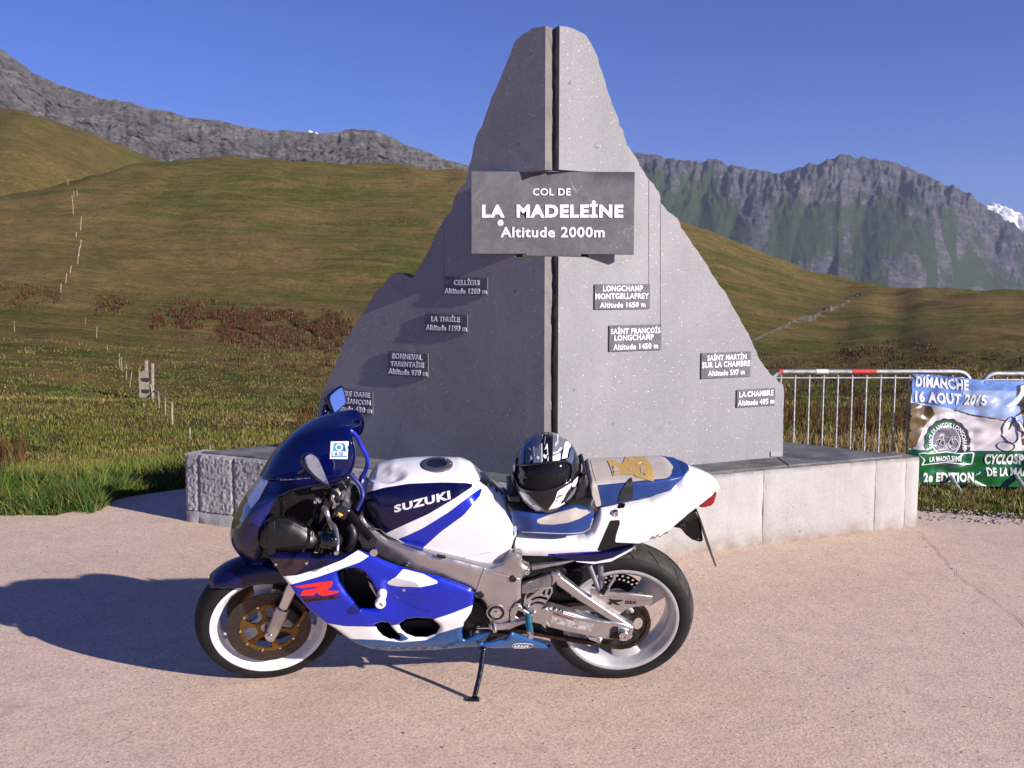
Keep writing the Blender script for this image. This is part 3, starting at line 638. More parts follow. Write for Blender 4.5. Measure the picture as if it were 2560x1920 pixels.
plaque('R', c3(208, 272), c3(548, 425), [('LONGCHAMP', .14, .86, .72, .95), ('MONTGELLAFREY', .01, .97, .41, .64), ('Altitude 1650 m', .09, .91, .07, .29)], 'slate plaque reading LONGCHAMP MONTGELLAFREY Altitude 1650 m on the sunlit slab')
plaque('R', c3(298, 522), c3(618, 680), [('SAİNT FRANÇOİS', .02, .97, .62, .95), ('LONGCHAMP', .09, .84, .41, .63), ('Altitude 1450 m', .07, .93, .06, .28)], 'slate plaque reading SAINT FRANCOIS LONGCHAMP Altitude 1450 m on the sunlit slab')
plaque('R', c3(863, 690), c3(1166, 845), [('SAİNT MARTİN', .11, .90, .70, .98), ('SUR LA CHAMBRE', .01, .98, .42, .65), ('Altitude 597 m', .13, .87, .09, .31)], 'slate plaque reading SAINT MARTIN SUR LA CHAMBRE Altitude 597 m on the sunlit slab')
plaque('R', c3(1081, 915), c3(1316, 1022), [('LA.CHAMBRE', .05, .94, .58, .90), ('Altitude 495 m', .02, .97, .10, .42)], 'slate plaque reading LA CHAMBRE Altitude 495 m at the right foot of the slab')
# small grey metal tag low on the right slab, two thin wires, dark stains
def on_slab_tube(side, pa, pb, r, name, mat, out=.004):
    p0, D, n = (PL, DL, NL) if side == 'L' else (PR, DR, NR); mb = MB(); mb.tube([on_plane(*pa, p0, n) + n * out, on_plane(*pb, p0, n) + n * out], r, 6); return mb.build(name, mat, monument, world=True)
on_slab_tube('R', (1622, 452), (1622, 714), .0016, 'wire', M_wire, .001); on_slab_tube('R', (1651, 510), (1651, 814), .0016, 'wire', M_wire, .001)
on_slab_tube('L', (1110, 560), (1110, 692), .001, 'wire', M_wire, .001)
q = [flat(PR, DR, NR, c3(*p)) for p in ((1290, 1300), (1362, 1296), (1360, 1318), (1335, 1330), (1290, 1330))]
mb = MB(); k = len(q); mb.add([unflat(PR, DR, NR, s, z, .001) for s, z in q] + [unflat(PR, DR, NR, s, z, .008) for s, z in q], [tuple(range(k, 2 * k))] + [(i, (i + 1) % k, (i + 1) % k + k, i + k) for i in range(k)])
bevel(mb.build('metal_tag', simple('grey_tag', (.25, .26, .29), .5, .3), monument, False, None, True), .002)
# ---- name sign
m, nt, b = newmat('veined_slate'); v = coords(nt)
c = mixc(nt, noise_fac(nt, 3, 8, .75, .3, .7, v), (.075, .073, .082), (.135, .13, .142)); c = mixc(nt, noise_fac(nt, 9, 8, .8, .45, .75, v, dist=1), c, (.17, .168, .182))
w = N(nt, 'ShaderNodeTexNoise'); w.inputs['Scale'].default_value = 1.6; w.inputs['Detail'].default_value = 5; w.inputs['Distortion'].default_value = 1.2; nt.links.new(v, w.inputs['Vector'])
ab = N(nt, 'ShaderNodeMath', operation='SUBTRACT'); ab.inputs[1].default_value = .5; nt.links.new(w.outputs['Fac'], ab.inputs[0]); a2 = N(nt, 'ShaderNodeMath', operation='ABSOLUTE'); nt.links.new(ab.outputs[0], a2.inputs[0])
mr = N(nt, 'ShaderNodeMapRange'); mr.inputs[1].default_value = .0045; mr.inputs[2].default_value = 0; nt.links.new(a2.outputs[0], mr.inputs[0]); mm = N(nt, 'ShaderNodeMath', operation='MULTIPLY'); nt.links.new(mr.outputs[0], mm.inputs[0]); nt.links.new(noise_fac(nt, 2.2, 3, .5, .52, .62, v), mm.inputs[1])
c = mixc(nt, mm.outputs[0], c, (.5, .49, .52)); nt.links.new(c, b.inputs['Base Color']); b.inputs['Roughness'].default_value = .62; bump(nt, b, noise_fac(nt, 25, 7, .7, 0, 1, v), .3, .004); M_vein = m
yl_, yr_ = on_plane(1363, 640, PL, NL)[1], on_plane(1398, 640, PR, NR)[1]; YS = min(yl_, yr_) + .09; print('apex', yl_, yr_)
sg = lambda x, y: on_y(x, y, YS)
a, b_ = sg(1177, 428), sg(1585, 637); a2_, b2_ = sg(1178, 635), sg(1585, 430)
sign = thing('name_sign', 'large dark slate sign lettered COL DE LA MADELEINE Altitude 2000m across both slabs', 'sign', ((a[0] + b_[0]) / 2, YS, b_[2]))
out = [np.array([a[0], a2_[2]]), np.array([(a[0] + b_[0]) / 2 - .16, a2_[2]]), np.array([(a[0] + b_[0]) / 2 - .155, a2_[2] - .012]), np.array([(a[0] + b_[0]) / 2 + .16, a2_[2] - .014]), np.array([(a[0] + b_[0]) / 2 + .165, a2_[2]]), np.array([b_[0], b_[2]]), np.array([b_[0], b2_[2]]), np.array([a[0], a[2]])]
V, T, L = fill(out, (), .2); k = len(V); mb = MB(); lp = L[0]
mb.add([(x, YS, z) for x, z in V] + [(x, YS + .045, z) for x, z in V], [tuple(t) for t in T] + [tuple(int(i) + k for i in t[::-1]) for t in T] + [(lp[(i + 1) % len(lp)], lp[i], lp[i] + k, lp[(i + 1) % len(lp)] + k) for i in range(len(lp))])
o = mb.build('slate_board', M_vein, sign, False, None, True); bm = bmesh.new(); bm.from_mesh(o.data); bmesh.ops.recalc_face_normals(bm, faces=bm.faces); bm.to_mesh(o.data); bm.free(); bevel(o, .003)
def stext(txt, p0, p1, bold): 
    mb = MB(); A = sg(*p0); B = sg(*p1); text_solid(mb, txt, (A[0], B[2], B[0], A[2]), lambda x, y, kk: np.array([x, YS - .004 + .004 * kk, y]), bold); mb.build('lettering', M_white, sign, False, None, True)
c1 = lambda x, y: (1000 + x * .36166, y * .36166)
stext('COL DE', c1(917, 1302), c1(1180, 1352), .02); stext('LA', c1(566, 1415), c1(724, 1505), .05); stext('MADELEİNE', c1(806, 1385), c1(1543, 1505), .05); stext('Altitude 2000m', c1(694, 1568), c1(1414, 1642), .025)
mb = MB(); q = sg(*c1(693, 1541)); mb.lathe([(0, -.003), (.017, -.003), (.019, 0)], (q[0], q[1], q[2]), 20); mb.build('round_sticker', simple('old_sticker', (.7, .7, .72), .7, var=.25, vs=90), sign, True, 40, True)
# ---- crowd barriers, banner
M_galv = simple('galvanised_steel', (.55, .55, .57), .45, .6, var=.2, vs=25, dirt=(.30, .24, .2), dirt_amt=.25)
M_red = simple('red_tape', (.55, .04, .05), .5); M_tape = simple('white_tape', (.75, .73, .73), .5)
YB = 8.62
def barrier(x0, x1, ztop, label, with_tape):
    zb = -.10; t = thing('crowd_barrier', label, 'barrier', ((x0 + x1) / 2, YB, zb), 'crowd barriers beyond the plinth')
    zt = ztop; zl = zb + .16; r = .11; P = []
    for (cx, cz, a0) in ((x1 - r, zt - r, 0), (x0 + r, zt - r, 90), (x0 + r, zl + r, 180), (x1 - r, zl + r, 270)):
        for k in range(7): a = math.radians(a0 + 90 * k / 6); P.append((cx + r * math.cos(a), YB, cz + r * math.sin(a)))
    P.append(P[0]); mb = MB(); mb.tube(P, .019, 10, caps=False); mb.build('frame', M_galv, t, True, 60, True)
    n = int((x1 - x0 - .1) / .119)
    bm_ = MB(); bm_.tube([(0, 0, zl), (0, 0, zt - .03)], .0075, 6)
    first = None
    for k in range(n):
        x = x0 + .085 + k * .119
        if x > x1 - .04: break
        if first is None: first = bm_.build('bar', M_galv, t, True, 60); o = first
        else: o = first.copy(); COL.objects.link(o); o.parent = t
        o.location = (x - (x0 + x1) / 2, 0, -zb)
    rl = MB(); rl.tube([(x0 + .03, YB, zt - .052), (x1 - .03, YB, zt - .052)], .006, 6); rl.build('upper_rail', M_galv, t, True, 60, True)
    for fx in (x0 + .28, x1 - .17):
        ft = MB(); ft.tube([(fx + .0, YB, zl), (fx + .02, YB - .12, zl - .09), (fx + .04, YB - .28, zb - .03)], .017, 8); ft.tube([(fx, YB, zl), (fx, YB + .2, zb)], .017, 8); ft.build('foot', M_galv, t, True, 60, True)
    if with_tape:
        for (xa, xb, mt) in ((on_y(2040, 925, YB)[0], on_y(2070, 925, YB)[0], M_tape), (on_y(2130, 925, YB)[0], on_y(2190, 925, YB)[0], M_red), (on_y(1947, 925, YB)[0], on_y(1957, 925, YB)[0], M_red)):
            q = MB(); q.tube([(xa, YB, zt), (xb, YB, zt)], .0205, 12); q.build('tape_band', mt, t, True, 60, True)
    return t
zt = on_y(2200, 929, YB)[2]
bx = on_y(2427, 930, YB)[0]; bx0 = on_y(1927, 930, YB)[0]
barrier(bx0, bx, zt, 'steel crowd barrier with red and white tape on its top rail beside the granite slab', True)
b2x = on_y(2457, 930, YB)[0]; barrier(b2x, b2x + 2.1, on_y(2500, 934, YB)[2], 'steel crowd barrier behind the right part of the banner, cut by the frame', False)
# banner: a sagging printed sheet; painted regions are cut into the cloth itself
c4 = lambda x, y: (2160 + x * .30145, 860 + y * .30145)
def ban_z(x, z): return z
YBN = YB - .05
corner = [c4(400, 245), c4(660, 262), c4(900, 288), c4(1100, 298), c4(1400, 312), (2700, 965), (2900, 975), (2900, 1235), (2700, 1228), c4(1400, 1188), c4(1100, 1180), c4(480, 1160), c4(350, 1150), c4(358, 870), c4(375, 560), c4(395, 380)]
O2 = [on_y(x, y, YBN)[[0, 2]] for x, y in corner]
V, T, L = fill(O2, (), .018)
def ban_y(x, z):
    p = (x * .9 + z * .7); y = .008 * math.sin(p * 9 + 1.2 * noise.noise(Vector((x * 2, z * 2, 0)))) + .05 * (.5 - abs(noise.fractal(Vector((x * 1.3 + z * .9, (z - x * .45) * 3.6, 2)), .8, 2, 3)) * 1.6) + .006 * noise.noise(Vector((x * 9, z * 16, 5)))
    return YBN - .02 + max(-.035, min(.04, y)) - .01
V3 = [np.array([x, ban_y(x, z), z]) for x, z in V]; MI = [0] * len(T); V3_, T_, M_ = V3, T, MI
bmats = [simple('banner_road_print', (.66, .62, .64), .22, var=.08, vs=3, coat=.6), simple('banner_sky_print', (.16, .29, .68), .22, coat=.6, var=.25, vs=1.3), simple('banner_green_print', (.015, .13, .04), .22, coat=.6, var=.2, vs=3), simple('banner_bank_print', (.17, .11, .055), .25, coat=.6, var=.35, vs=5), simple('banner_dark_print', (.05, .05, .065), .25, coat=.5), simple('banner_white_print', (.80, .81, .84), .22, coat=.5, var=.02), simple('banner_badge_green', (.03, .17, .06), .25, coat=.5), simple('banner_badge_grey', (.20, .19, .22), .25, coat=.5), simple('banner_pale_sky', (.38, .50, .80), .22, coat=.6, var=.2, vs=2)]
def ban_paint(poly, mat):
    global V3_, T_, M_
    g = sdist(proj(V3_), poly); V3_, T_, M_ = split_paint(V3_, T_, M_, g, mat)
ban_paint([c4(*p) for p in ((380, 200), (2600, 200), (2600, 700), (1270, 650), (1050, 610), (900, 590), (730, 540), (560, 505), (400, 485))], 1)
ban_paint([c4(*p) for p in ((820, 380), (2600, 420), (2600, 700), (1270, 650), (1050, 610), (900, 590), (760, 545), (830, 470))], 8)
ban_paint([c4(*p) for p in ((380, 485), (430, 490), (560, 520), (590, 580), (500, 680), (430, 850), (380, 870), (340, 870))], 3)
ban_paint([c4(*p) for p in ((730, 540), (900, 585), (1060, 610), (1270, 650), (1270, 660), (1050, 622), (880, 596), (730, 548))], 3)
ban_paint([c4(*p) for p in ((330, 868), (480, 880), (880, 885), (2600, 890), (2600, 1230), (330, 1230))], 2)
def circ(cx, cy, rx, ry, n=44, a0=0, a1=360): return [c4(cx + rx * math.cos(math.radians(a0 + (a1 - a0) * i / n)), cy + ry * math.sin(math.radians(a0 + (a1 - a0) * i / n))) for i in range(n)]
gear = []
for i in range(96): a = 2 * math.pi * i / 96; rr = 190 + (8 if (i // 3) % 2 else 0); gear.append(c4(690 + rr * math.cos(a), 820 + (rr + 8) * math.sin(a)))
ban_paint(gear, 4)
half = [c4(690 + 178 * math.cos(a), 820 + 186 * math.sin(a)) for a in np.radians(np.linspace(90, 290, 30))]; ban_paint(half, 6)
ban_paint(circ(682, 805, 120, 125), 5); ban_paint(circ(682, 805, 113, 118), 7)
ban_paint([c4(*p) for p in ((440, 905), (500, 900), (560, 905), (680, 890), (800, 905), (920, 895), (900, 1000), (820, 1000), (680, 985), (540, 1000), (470, 1010), (500, 960))], 5)
ban_paint([c4(*p) for p in ((450, 912), (505, 908), (560, 913), (680, 898), (800, 913), (905, 905), (890, 992), (820, 992), (680, 977), (540, 992), (490, 1000), (512, 960))], 2)
ban_paint([c4(*p) for p in ((920, 1085), (985, 1045), (960, 1080), (925, 1095))], 5)
# cyclist print: torso, arm, leg
ban_paint([c4(*p) for p in ((1265, 345), (1400, 320), (1400, 560), (1290, 520), (1240, 500), (1265, 420))], 4)
ban_paint([c4(*p) for p in ((1300, 345), (1400, 335), (1400, 450), (1330, 420), (1275, 500), (1190, 525), (1180, 512), (1240, 470), (1300, 400))], 5)
ban_paint([c4(*p) for p in ((1290, 520), (1400, 500), (1400, 850), (1310, 840), (1300, 760), (1320, 640))], 3)
bn = thing('event_banner', 'white blue and green cycling race banner DIMANCHE 16 AOUT 2015 tied over the crowd barriers', 'banner', (on_y(2450, 1200, YBN)[0], YBN, on_y(2450, 1200, YBN)[2]))
o = mk('printed_sheet', V3_, T_, bmats, M_, bn, True, True)
bvh = BVHTree.FromPolygons([tuple(v) for v in V3_], [tuple(t) for t in T_])
def on_cloth(x, z, out):
    h = bvh.ray_cast(Vector((x, YBN - 1, z)), Vector((0, 1, 0))); y = h[0][1] if h[0] is not None else YBN; return np.array([x, y - out, z])
def ban_text(mb, txt, p0, p1, bold=.03, shear=0, arc=None, steps=None):
    Vt, Tt = text2d(txt, bold); Vt = fit(Vt, 0, 0, 1, 1); Vt, Tt = refine(Vt, Tt, .12)
    out = []
    for (u, v) in Vt:
        if arc: cx, cy, r0, r1, a0, a1 = arc; a = math.radians(a0 + (a1 - a0) * u); r = r0 + (r1 - r0) * v; q = c4(cx + r * math.cos(a), cy + r * math.sin(a) * 1.04)
        else: q = c4(p0[0] + (p1[0] - p0[0]) * u + shear * v, p1[1] + (p0[1] - p1[1]) * v + (p1[2] - 0) * u if len(p1) > 2 else p1[1] + (p0[1] - p1[1]) * v)
        w = on_y(*q, YBN); out.append(on_cloth(w[0], w[2], .005))
    mb = MB(); mb.add(out, Tt); mb.build('printed_lettering', bmats[5], bn, False, None, True)
ban_text(mb, 'DIMANCHE', (425, 262), (845, 352, 30), .05); ban_text(mb, '16 AOUT 2015', (420, 385), (1000, 480, 30), .05)
ban_text(mb, '2e EDITION', (480, 1060), (905, 1140, 4), .05); ban_text(mb, 'CYCLOSPORTIVE', (985, 905), (1560, 995), .05); ban_text(mb, 'DE LA MADELEINE', (1005, 1020), (1560, 1090), .04)
ban_text(mb, 'SAINT FRANCOIS LONGCHAMP', 0, 0, .03, arc=(685, 820, 128, 165, 165, 385)); ban_text(mb, 'LA MADELEINE', (520, 925), (800, 968), .03)
# bicycle emblem and the racer's wheels, as thin print
mb = MB()
def bline(P, w, n=24):
    P = [on_cloth(*on_y(*c4(*p), YBN)[[0, 2]], .004) for p in P]; mb.tube(P, w, 5)
for cx, cy, r in ((618, 828, 42), (735, 828, 42)): bline([(cx + r * math.cos(2 * math.pi * i / 20), cy + r * math.sin(2 * math.pi * i / 20)) for i in range(21)], .0022)
for P in (((618, 828), (650, 765), (715, 775), (668, 850), (618, 828)), ((668, 850), (645, 750)), ((632, 748), (662, 748)), ((735, 828), (718, 765), (750, 768), (742, 785))): bline(P, .003)
mb.build('bicycle_emblem', bmats[5], bn, True, 60, True); mb = MB()
bline([(1200 + 62 * math.cos(2 * math.pi * i / 24), 705 + 108 * math.sin(2 * math.pi * i / 24)) for i in range(25)], .0035); bline([(1200, 705), (1245, 600), (1290, 560), (1330, 520)], .005); bline([(1245, 600), (1320, 740)], .004)
bline([(1155 + 65 * math.cos(2 * math.pi * i / 24), 840 + 38 * math.sin(2 * math.pi * i / 24)) for i in range(25)], .003)
mb.build('racing_wheel_print', bmats[4], bn, True, 60, True)
mb = MB()
for (x, y) in ((985, 312), (425, 262)): q = on_cloth(*on_y(*c4(x, y), YBN)[[0, 2]], .003); mb.lathe([(.006, 0), (.006, -.003), (.010, -.003), (.010, 0)], q, 14)
mb.build('eyelet', M_galv, bn, True, 40, True)
# ---- meadow fence posts
M_wood = simple('weathered_wood', (.30, .255, .20), .9, var=.3, vs=9, bs=.5, bscale=25)
M_woodw = simple('bleached_wood', (.32, .29, .235), .9, var=.25, vs=9, bs=.4)
def post(foot_px, top_px, w, label, lean_=0.0, mat=None, group='posts of the meadow fence'):
    P, r = meadow_hit(*foot_px)
    if P is None: print('no hit', foot_px); return None
    top = at_r(top_px[0], top_px[1], r); mb = MB(); h = top - P; mb.tube([(0, 0, -.15), tuple(h * .5), tuple(h * .97), tuple(h)], [w, w * .95, w * .9, w * .6], 7)
    o = mb.build('fence_post', mat or M_wood, None, True, 45); o.location = P; tag(o, label, 'fence post', group); return P, top
c7 = lambda x, y: (x * .36166, 800 + y * .36166)
near = [((1310, 832), (1313, 742), 'slim fence post just left of the plinth corner, wire tied to its top'), ((1190, 722), (1188, 567), 'stout pale fence post, tallest of the row running down to the plinth'), ((1142, 660), (1143, 530), 'fence post just behind the tall pale one'), ((1100, 610), (1095, 490), 'fence post two places behind the tall pale one'), ((1062, 565), (1040, 440), 'leaning fence post directly in front of the slatted gate'), ((895, 470), (912, 350), 'tilted fence post left of the slatted gate'), ((873, 415), (872, 305), 'second fence post left of the slatted gate'), ((842, 350), (836, 255), 'right one of the paired thin posts up the meadow'), ((826, 330), (824, 230), 'left one of the paired thin posts up the meadow'), ((744, 220), (740, 172), 'short grey post above the paired thin posts'), ((667, 125), (671, 42), 'thin pale post above the short grey one'), ((588, 30), (590, -15), 'thin post where the fence starts up the slope'), ((100, 82), (98, 8), 'lone post at the left edge of the meadow with a reddish top'), ((1450, 912), (1450, 868), 'short post stub showing just over the plinth corner')]
tops = []
for i, (f_, t_, lab) in enumerate(near):
    r_ = post(c7(*f_), c7(*t_), .05 if i == 1 else .035, lab, mat=M_woodw if i in (1, 4, 10) else None)
    if r_: tops.append(r_[1])
c5 = lambda x, y: (x * .57866, y * .57866)
far = [((262, 1275), (264, 1225)), ((283, 1225), (288, 1180)), ((302, 1182), (308, 1148)), ((335, 1143), (338, 1100)), ((340, 1110), (343, 1065)), ((347, 1075), (350, 1035)), ((328, 1030), (330, 1002)), ((347, 995), (352, 935)), ((317, 930), (314, 880)), ((314, 880), (310, 842)), ((320, 852), (318, 826)), ((334, 850), (332, 822)), ((293, 800), (294, 775)), ((274, 775), (274, 762))]
names = ['lowest', 'second', 'third', 'fourth', 'fifth', 'sixth', 'seventh', 'eighth', 'ninth', 'tenth', 'eleventh', 'twelfth', 'thirteenth', 'topmost']
for i, (f_, t_) in enumerate(far): post(c5(*f_), c5(*t_), .09 if i > 3 else .07, names[i] + ' of the tiny pale fence posts climbing the left hillside', mat=M_woodw)
tops = [tops[i] for i in range(len(tops))]
mb = MB()
seq = [tops[13], tops[0], tops[1], tops[2], tops[3], tops[4]] if len(tops) > 13 else tops
for A, B in zip(seq[:-1], seq[1:]):
    mid = (A + B) / 2 - np.array([0, 0, .06]); mb.tube([A, mid, B], .006, 4)
w_ = mb.build('fence_wire', M_woodw, None, True, None); tag(w_, 'thin wire strung between the fence posts down to the plinth', 'wire')
# slatted gate
G0, rg = meadow_hit(*c7(1000, 545)); gt_ = thing('wooden_gate', 'narrow dark slatted wooden gate between two tall posts in the meadow fence', 'gate', tuple(G0))
for k, x in enumerate((968, 983, 997, 1011, 1025)):
    A = at_r(*c7(x, 540), rg); B = at_r(*c7(x - 2, 352 + k % 2 * 6), rg); q = MB(); q.box((A + B) / 2, (.10, .03, B[2] - A[2])); q.build('slat', M_woodw, gt_, False, None, True)
for y in (412, 492):
    A = at_r(*c7(962, y), rg - .06); B = at_r(*c7(1036, y), rg - .06); q = MB(); q.box((A + B) / 2, (B[0] - A[0], .04, .22)); q.build('rail', simple('dark_rail', (.03, .027, .025), .9), gt_, False, None, True)
for (x0, yb, yt) in ((1010, 350, 280), (1052, 490, 300)):
    A = at_r(*c7(x0, yb + 60), rg + .2); B = at_r(*c7(x0, yt), rg + .2); q = MB(); q.tube([A, B], .12, 8); q.build('gate_post', M_wood, gt_, True, 45, True)
q = MB(); A = at_r(*c7(1070, 490), rg); B = at_r(*c7(1140, 545), rg - 3); q.tube([A, B], .06, 6); q.build('brace', M_wood, gt_, True, 45, True)
# stony path on the right hillside
M_path = simple('stony_track', (.17, .14, .09), .95, var=.35, vs=1.2, bs=.8, bscale=3, bd=.1)
TR = [(1850, 868), (1895, 846), (1950, 822), (1985, 806), (2030, 796), (2060, 782), (2100, 766), (2130, 748), (2150, 736)]
Vp = []; k = 0
for i, (x, y) in enumerate(cr(TR, 5)):
    hw = (8 if 15 < i < 28 else 3.5) * rng.uniform(.6, 1.4)
    for s_ in (-1, 1):
        q, _ = meadow_hit(x, y + s_ * hw + rng.normal(0, 1.2))
        if q is None: q = np.array(Vp[-2])
        Vp.append((q[0], q[1], q[2] + .05))
nn = len(Vp) // 2; struct(mk('path', Vp, [(2 * i, 2 * i + 1, 2 * i + 3, 2 * i + 2) for i in range(nn - 1)], M_path))
# ================================================================== GRASS AND PLANTS (real blades near the camera)
def leafmat(name, c1, c2):
    m, nt, b = newmat(name); oi = N(nt, 'ShaderNodeNewGeometry'); c = mixc(nt, oi.outputs['Random Per Island'], c1, c2)
    nt.links.new(c, b.inputs['Base Color']); b.inputs['Roughness'].default_value = .75; b.inputs['Specular IOR Level'].default_value = .2; return m
GM = [leafmat('blade_green', (.06, .095, .012), (.14, .17, .025)), leafmat('blade_olive', (.085, .085, .016), (.17, .14, .035)), leafmat('blade_straw', (.17, .12, .045), (.33, .235, .11)), leafmat('blade_rust', (.13, .045, .02), (.22, .09, .04)), leafmat('blade_lush', (.022, .07, .012), (.06, .13, .022))]
def blades(name, pts, h, w, mi, mats, label=None, lean=.35):
    n = len(pts); a = rng.uniform(0, 2 * math.pi, n); d = np.stack([np.cos(a), np.sin(a), 0 * a], 1); b_ = rng.uniform(0, 2 * math.pi, n); L = np.stack([np.cos(b_), np.sin(b_), 0 * a], 1) * (h * lean * rng.uniform(.2, 1.6, n))[:, None]
    hz = np.stack([0 * a, 0 * a, h], 1); W = d * (w / 2)[:, None]
    P = np.stack([pts - W, pts + W, pts + hz * .6 + L * .35 + W * .8, pts + hz * .6 + L * .35 - W * .8, pts + hz + L], 1).reshape(-1, 3)
    base = np.arange(n) * 5; F4 = np.stack([base, base + 1, base + 2, base + 3], 1); F3 = np.stack([base + 3, base + 2, base + 4], 1)
    me = bpy.data.meshes.new(name); me.vertices.add(len(P)); me.vertices.foreach_set('co', P.ravel()); loops = np.concatenate([F4, F3], 1).ravel(); me.loops.add(len(loops)); me.loops.foreach_set('vertex_index', loops.astype(np.int32))
    me.polygons.add(2 * n); st = np.stack([base * 7 // 5, base * 7 // 5 + 4], 1).ravel(); me.polygons.foreach_set('loop_start', st.astype(np.int32)); me.polygons.foreach_set('loop_total', np.tile([4, 3], n).astype(np.int32))
    for m_ in mats: me.materials.append(m_)
    me.polygons.foreach_set('material_index', np.repeat(mi, 2).astype(np.int32)); me.update(calc_edges=True)
    o = link(bpy.data.objects.new(name, me)); o['kind'] = 'stuff'
    if label: o['label'] = label
    return o
pave2 = [tuple(p) for p in poly]; PCp = [tuple(p) for p in PC]
def scatter(n, r0, r1, px0=-250, px1=2820, clump=0):
    r = np.exp(rng.uniform(math.log(r0), math.log(r1), n)); px = rng.uniform(px0, px1, n); a = np.arctan2(px - 1280, F_PX)
    X = r * np.sin(a); Y = r * np.cos(a)
    if clump: 
        k = max(1, n // clump); ci = rng.integers(0, k, n); X = X[ci] + rng.normal(0, .06 + .004 * r[ci], n); Y = Y[ci] + rng.normal(0, .06 + .004 * r[ci], n)
    Q = np.stack([X, Y], 1); k = ~inpoly(Q, pave2) & ~inpoly(Q, PCp); return Q[k]
def fz(Q): return mz_arr(Q[:, 0], Q[:, 1])
def nz(Q, f_, s, seed=0): return fbm(Q[:, 0] * f_, Q[:, 1] * f_, float(seed), 4) * s
# mid meadow
Q = np.concatenate([scatter(150000, 9, 110, clump=9), scatter(80000, 8, 70)]); z = fz(Q); R_ = np.hypot(Q[:, 0], Q[:, 1])
t = nz(Q, .09, 1.0) + nz(Q, .5, .5, 4) + rng.normal(0, .28, len(Q)); mi = np.where(t < -.22, 0, np.where(t < .42, 1, 2)); mi = np.where((nz(Q, .25, 1, 9) > .50) & (rng.random(len(Q)) < .4), 3, mi)
h = rng.uniform(.05, .17, len(Q)) * np.where((R_ < 11) & (Q[:, 0] > 2), .4, 1) * (1 + R_ * .004); w = .003 + .00042 * R_
o = blades('meadow_grass', np.column_stack([Q, z - .02]), h, w * rng.uniform(.7, 1.5, len(Q)), mi, GM, 'long dry meadow grass')
# lush verge at the pavement edge
def verge(n, px0, px1, depth, hmax, mats_p, name, label):
    px = rng.uniform(px0, px1, n); ex = [e_[0] for e_ in edge]; ey = [e_[1] for e_ in edge]; P = []
    ci = rng.uniform(px0, px1, max(4, n // 130)); cd_ = np.abs(rng.normal(0, depth, len(ci)))
    for i in range(n):
        k = rng.integers(0, len(ci)); x = ci[k] + rng.normal(0, 11) if rng.random() < .8 else px[i]; dd = cd_[k] + rng.normal(0, .05)
        g = on_z(x, interp(x, ex, ey)); X, Y = g[0], g[1] + dd - .01
        if not (-0.03 < dd): continue
        P.append((X, Y, dd))
    P = np.array(P); k = ~inpoly(P[:, :2], PCp); P = P[k]; Z = np.maximum(fz(P[:, :2]), -.06)
    h = rng.uniform(.25, 1, len(P)) ** 1.5 * hmax * (.55 + .45 * np.clip(P[:, 2] / .25, 0, 1)) * (1 + .35 * np.array([noise.noise(Vector((x * 2.2, y * 2.2, 1))) for x, y, _ in P]) * 2); h = np.clip(h, .02, hmax * 1.5); h = np.where(rng.random(len(P)) < .02, h * 1.7 + .05, h)
    mi = rng.choice(5, len(P), p=mats_p); return blades(name, np.column_stack([P[:, :2], Z]), h, rng.uniform(.003, .008, len(P)), mi, GM, label, .6)
verge(26000, -500, 262, .42, .26, [.25, .12, .08, 0, .55], 'verge_grass', 'thick green tufts along the left pavement edge')
verge(4500, 255, 470, .5, .22, [.3, .2, .1, .02, .38], 'verge_grass', 'grass in the shade beside the plinth')
verge(15000, 2296, 2900, .5, .055, [.30, .28, .28, .02, .12], 'verge_grass', 'short worn grass under the crowd barriers')
# dark red dock plants
def dock(n, boxes, name, label, hh=(.22, .55)):
    P = []; 
    for _ in range(n):
        (x0, y0, x1, y1, sl) = boxes[rng.integers(0, len(boxes))]; u = rng.random(); x = x0 + (x1 - x0) * u; y = (y0 + y1) / 2 + sl * (u - .5) + (y1 - y0) / 2 * np.clip(rng.normal(0, .5), -1.2, 1.2)
        if noise.noise(Vector((x * .02, y * .05, 2))) < -.12: continue
        q, r = meadow_hit(x, y)
        if q is not None: P.append((*q, r))
    P = np.array(P); K = 7; R = np.repeat(P[:, 3], K); pt = np.repeat(P[:, :3], K, 0) + np.column_stack([rng.normal(0, .003, len(R)) * R * .5, rng.normal(0, .003, len(R)) * R * .5, 0 * R])
    h = rng.uniform(*hh, len(R)); mi = rng.choice(3, len(R), p=[.62, .30, .08])
    return blades(name, pt, h, .0012 * R * rng.uniform(.6, 1.4, len(R)) * .45, mi, [DK1, DK2, GM[0]], label, .25)
DK1 = leafmat('dock_seed', (.035, .012, .008), (.09, .032, .018)); DK2 = leafmat('dock_brown', (.08, .04, .018), (.13, .07, .03))
dock(6500, [(380, 790, 880, 855, 35), (560, 800, 870, 870, 20), (430, 770, 860, 830, 30)], 'dock_plants', 'band of dark red dock plants across the left meadow')
dock(700, [(500, 860, 860, 960, 30), (0, 700, 150, 770, 0), (240, 735, 330, 800, 0), (0, 1100, 60, 1200, 0), (740, 1010, 830, 1110, 0)], 'dock_plants', 'scattered reddish dock clumps on the left meadow')
dock(1400, [(1900, 880, 2560, 935, -10), (1940, 940, 2290, 1010, 0), (2080, 860, 2350, 900, 0), (1950, 1020, 2280, 1100, 0)], 'dock_plants', 'reddish weeds behind the crowd barrier', (.15, .4))
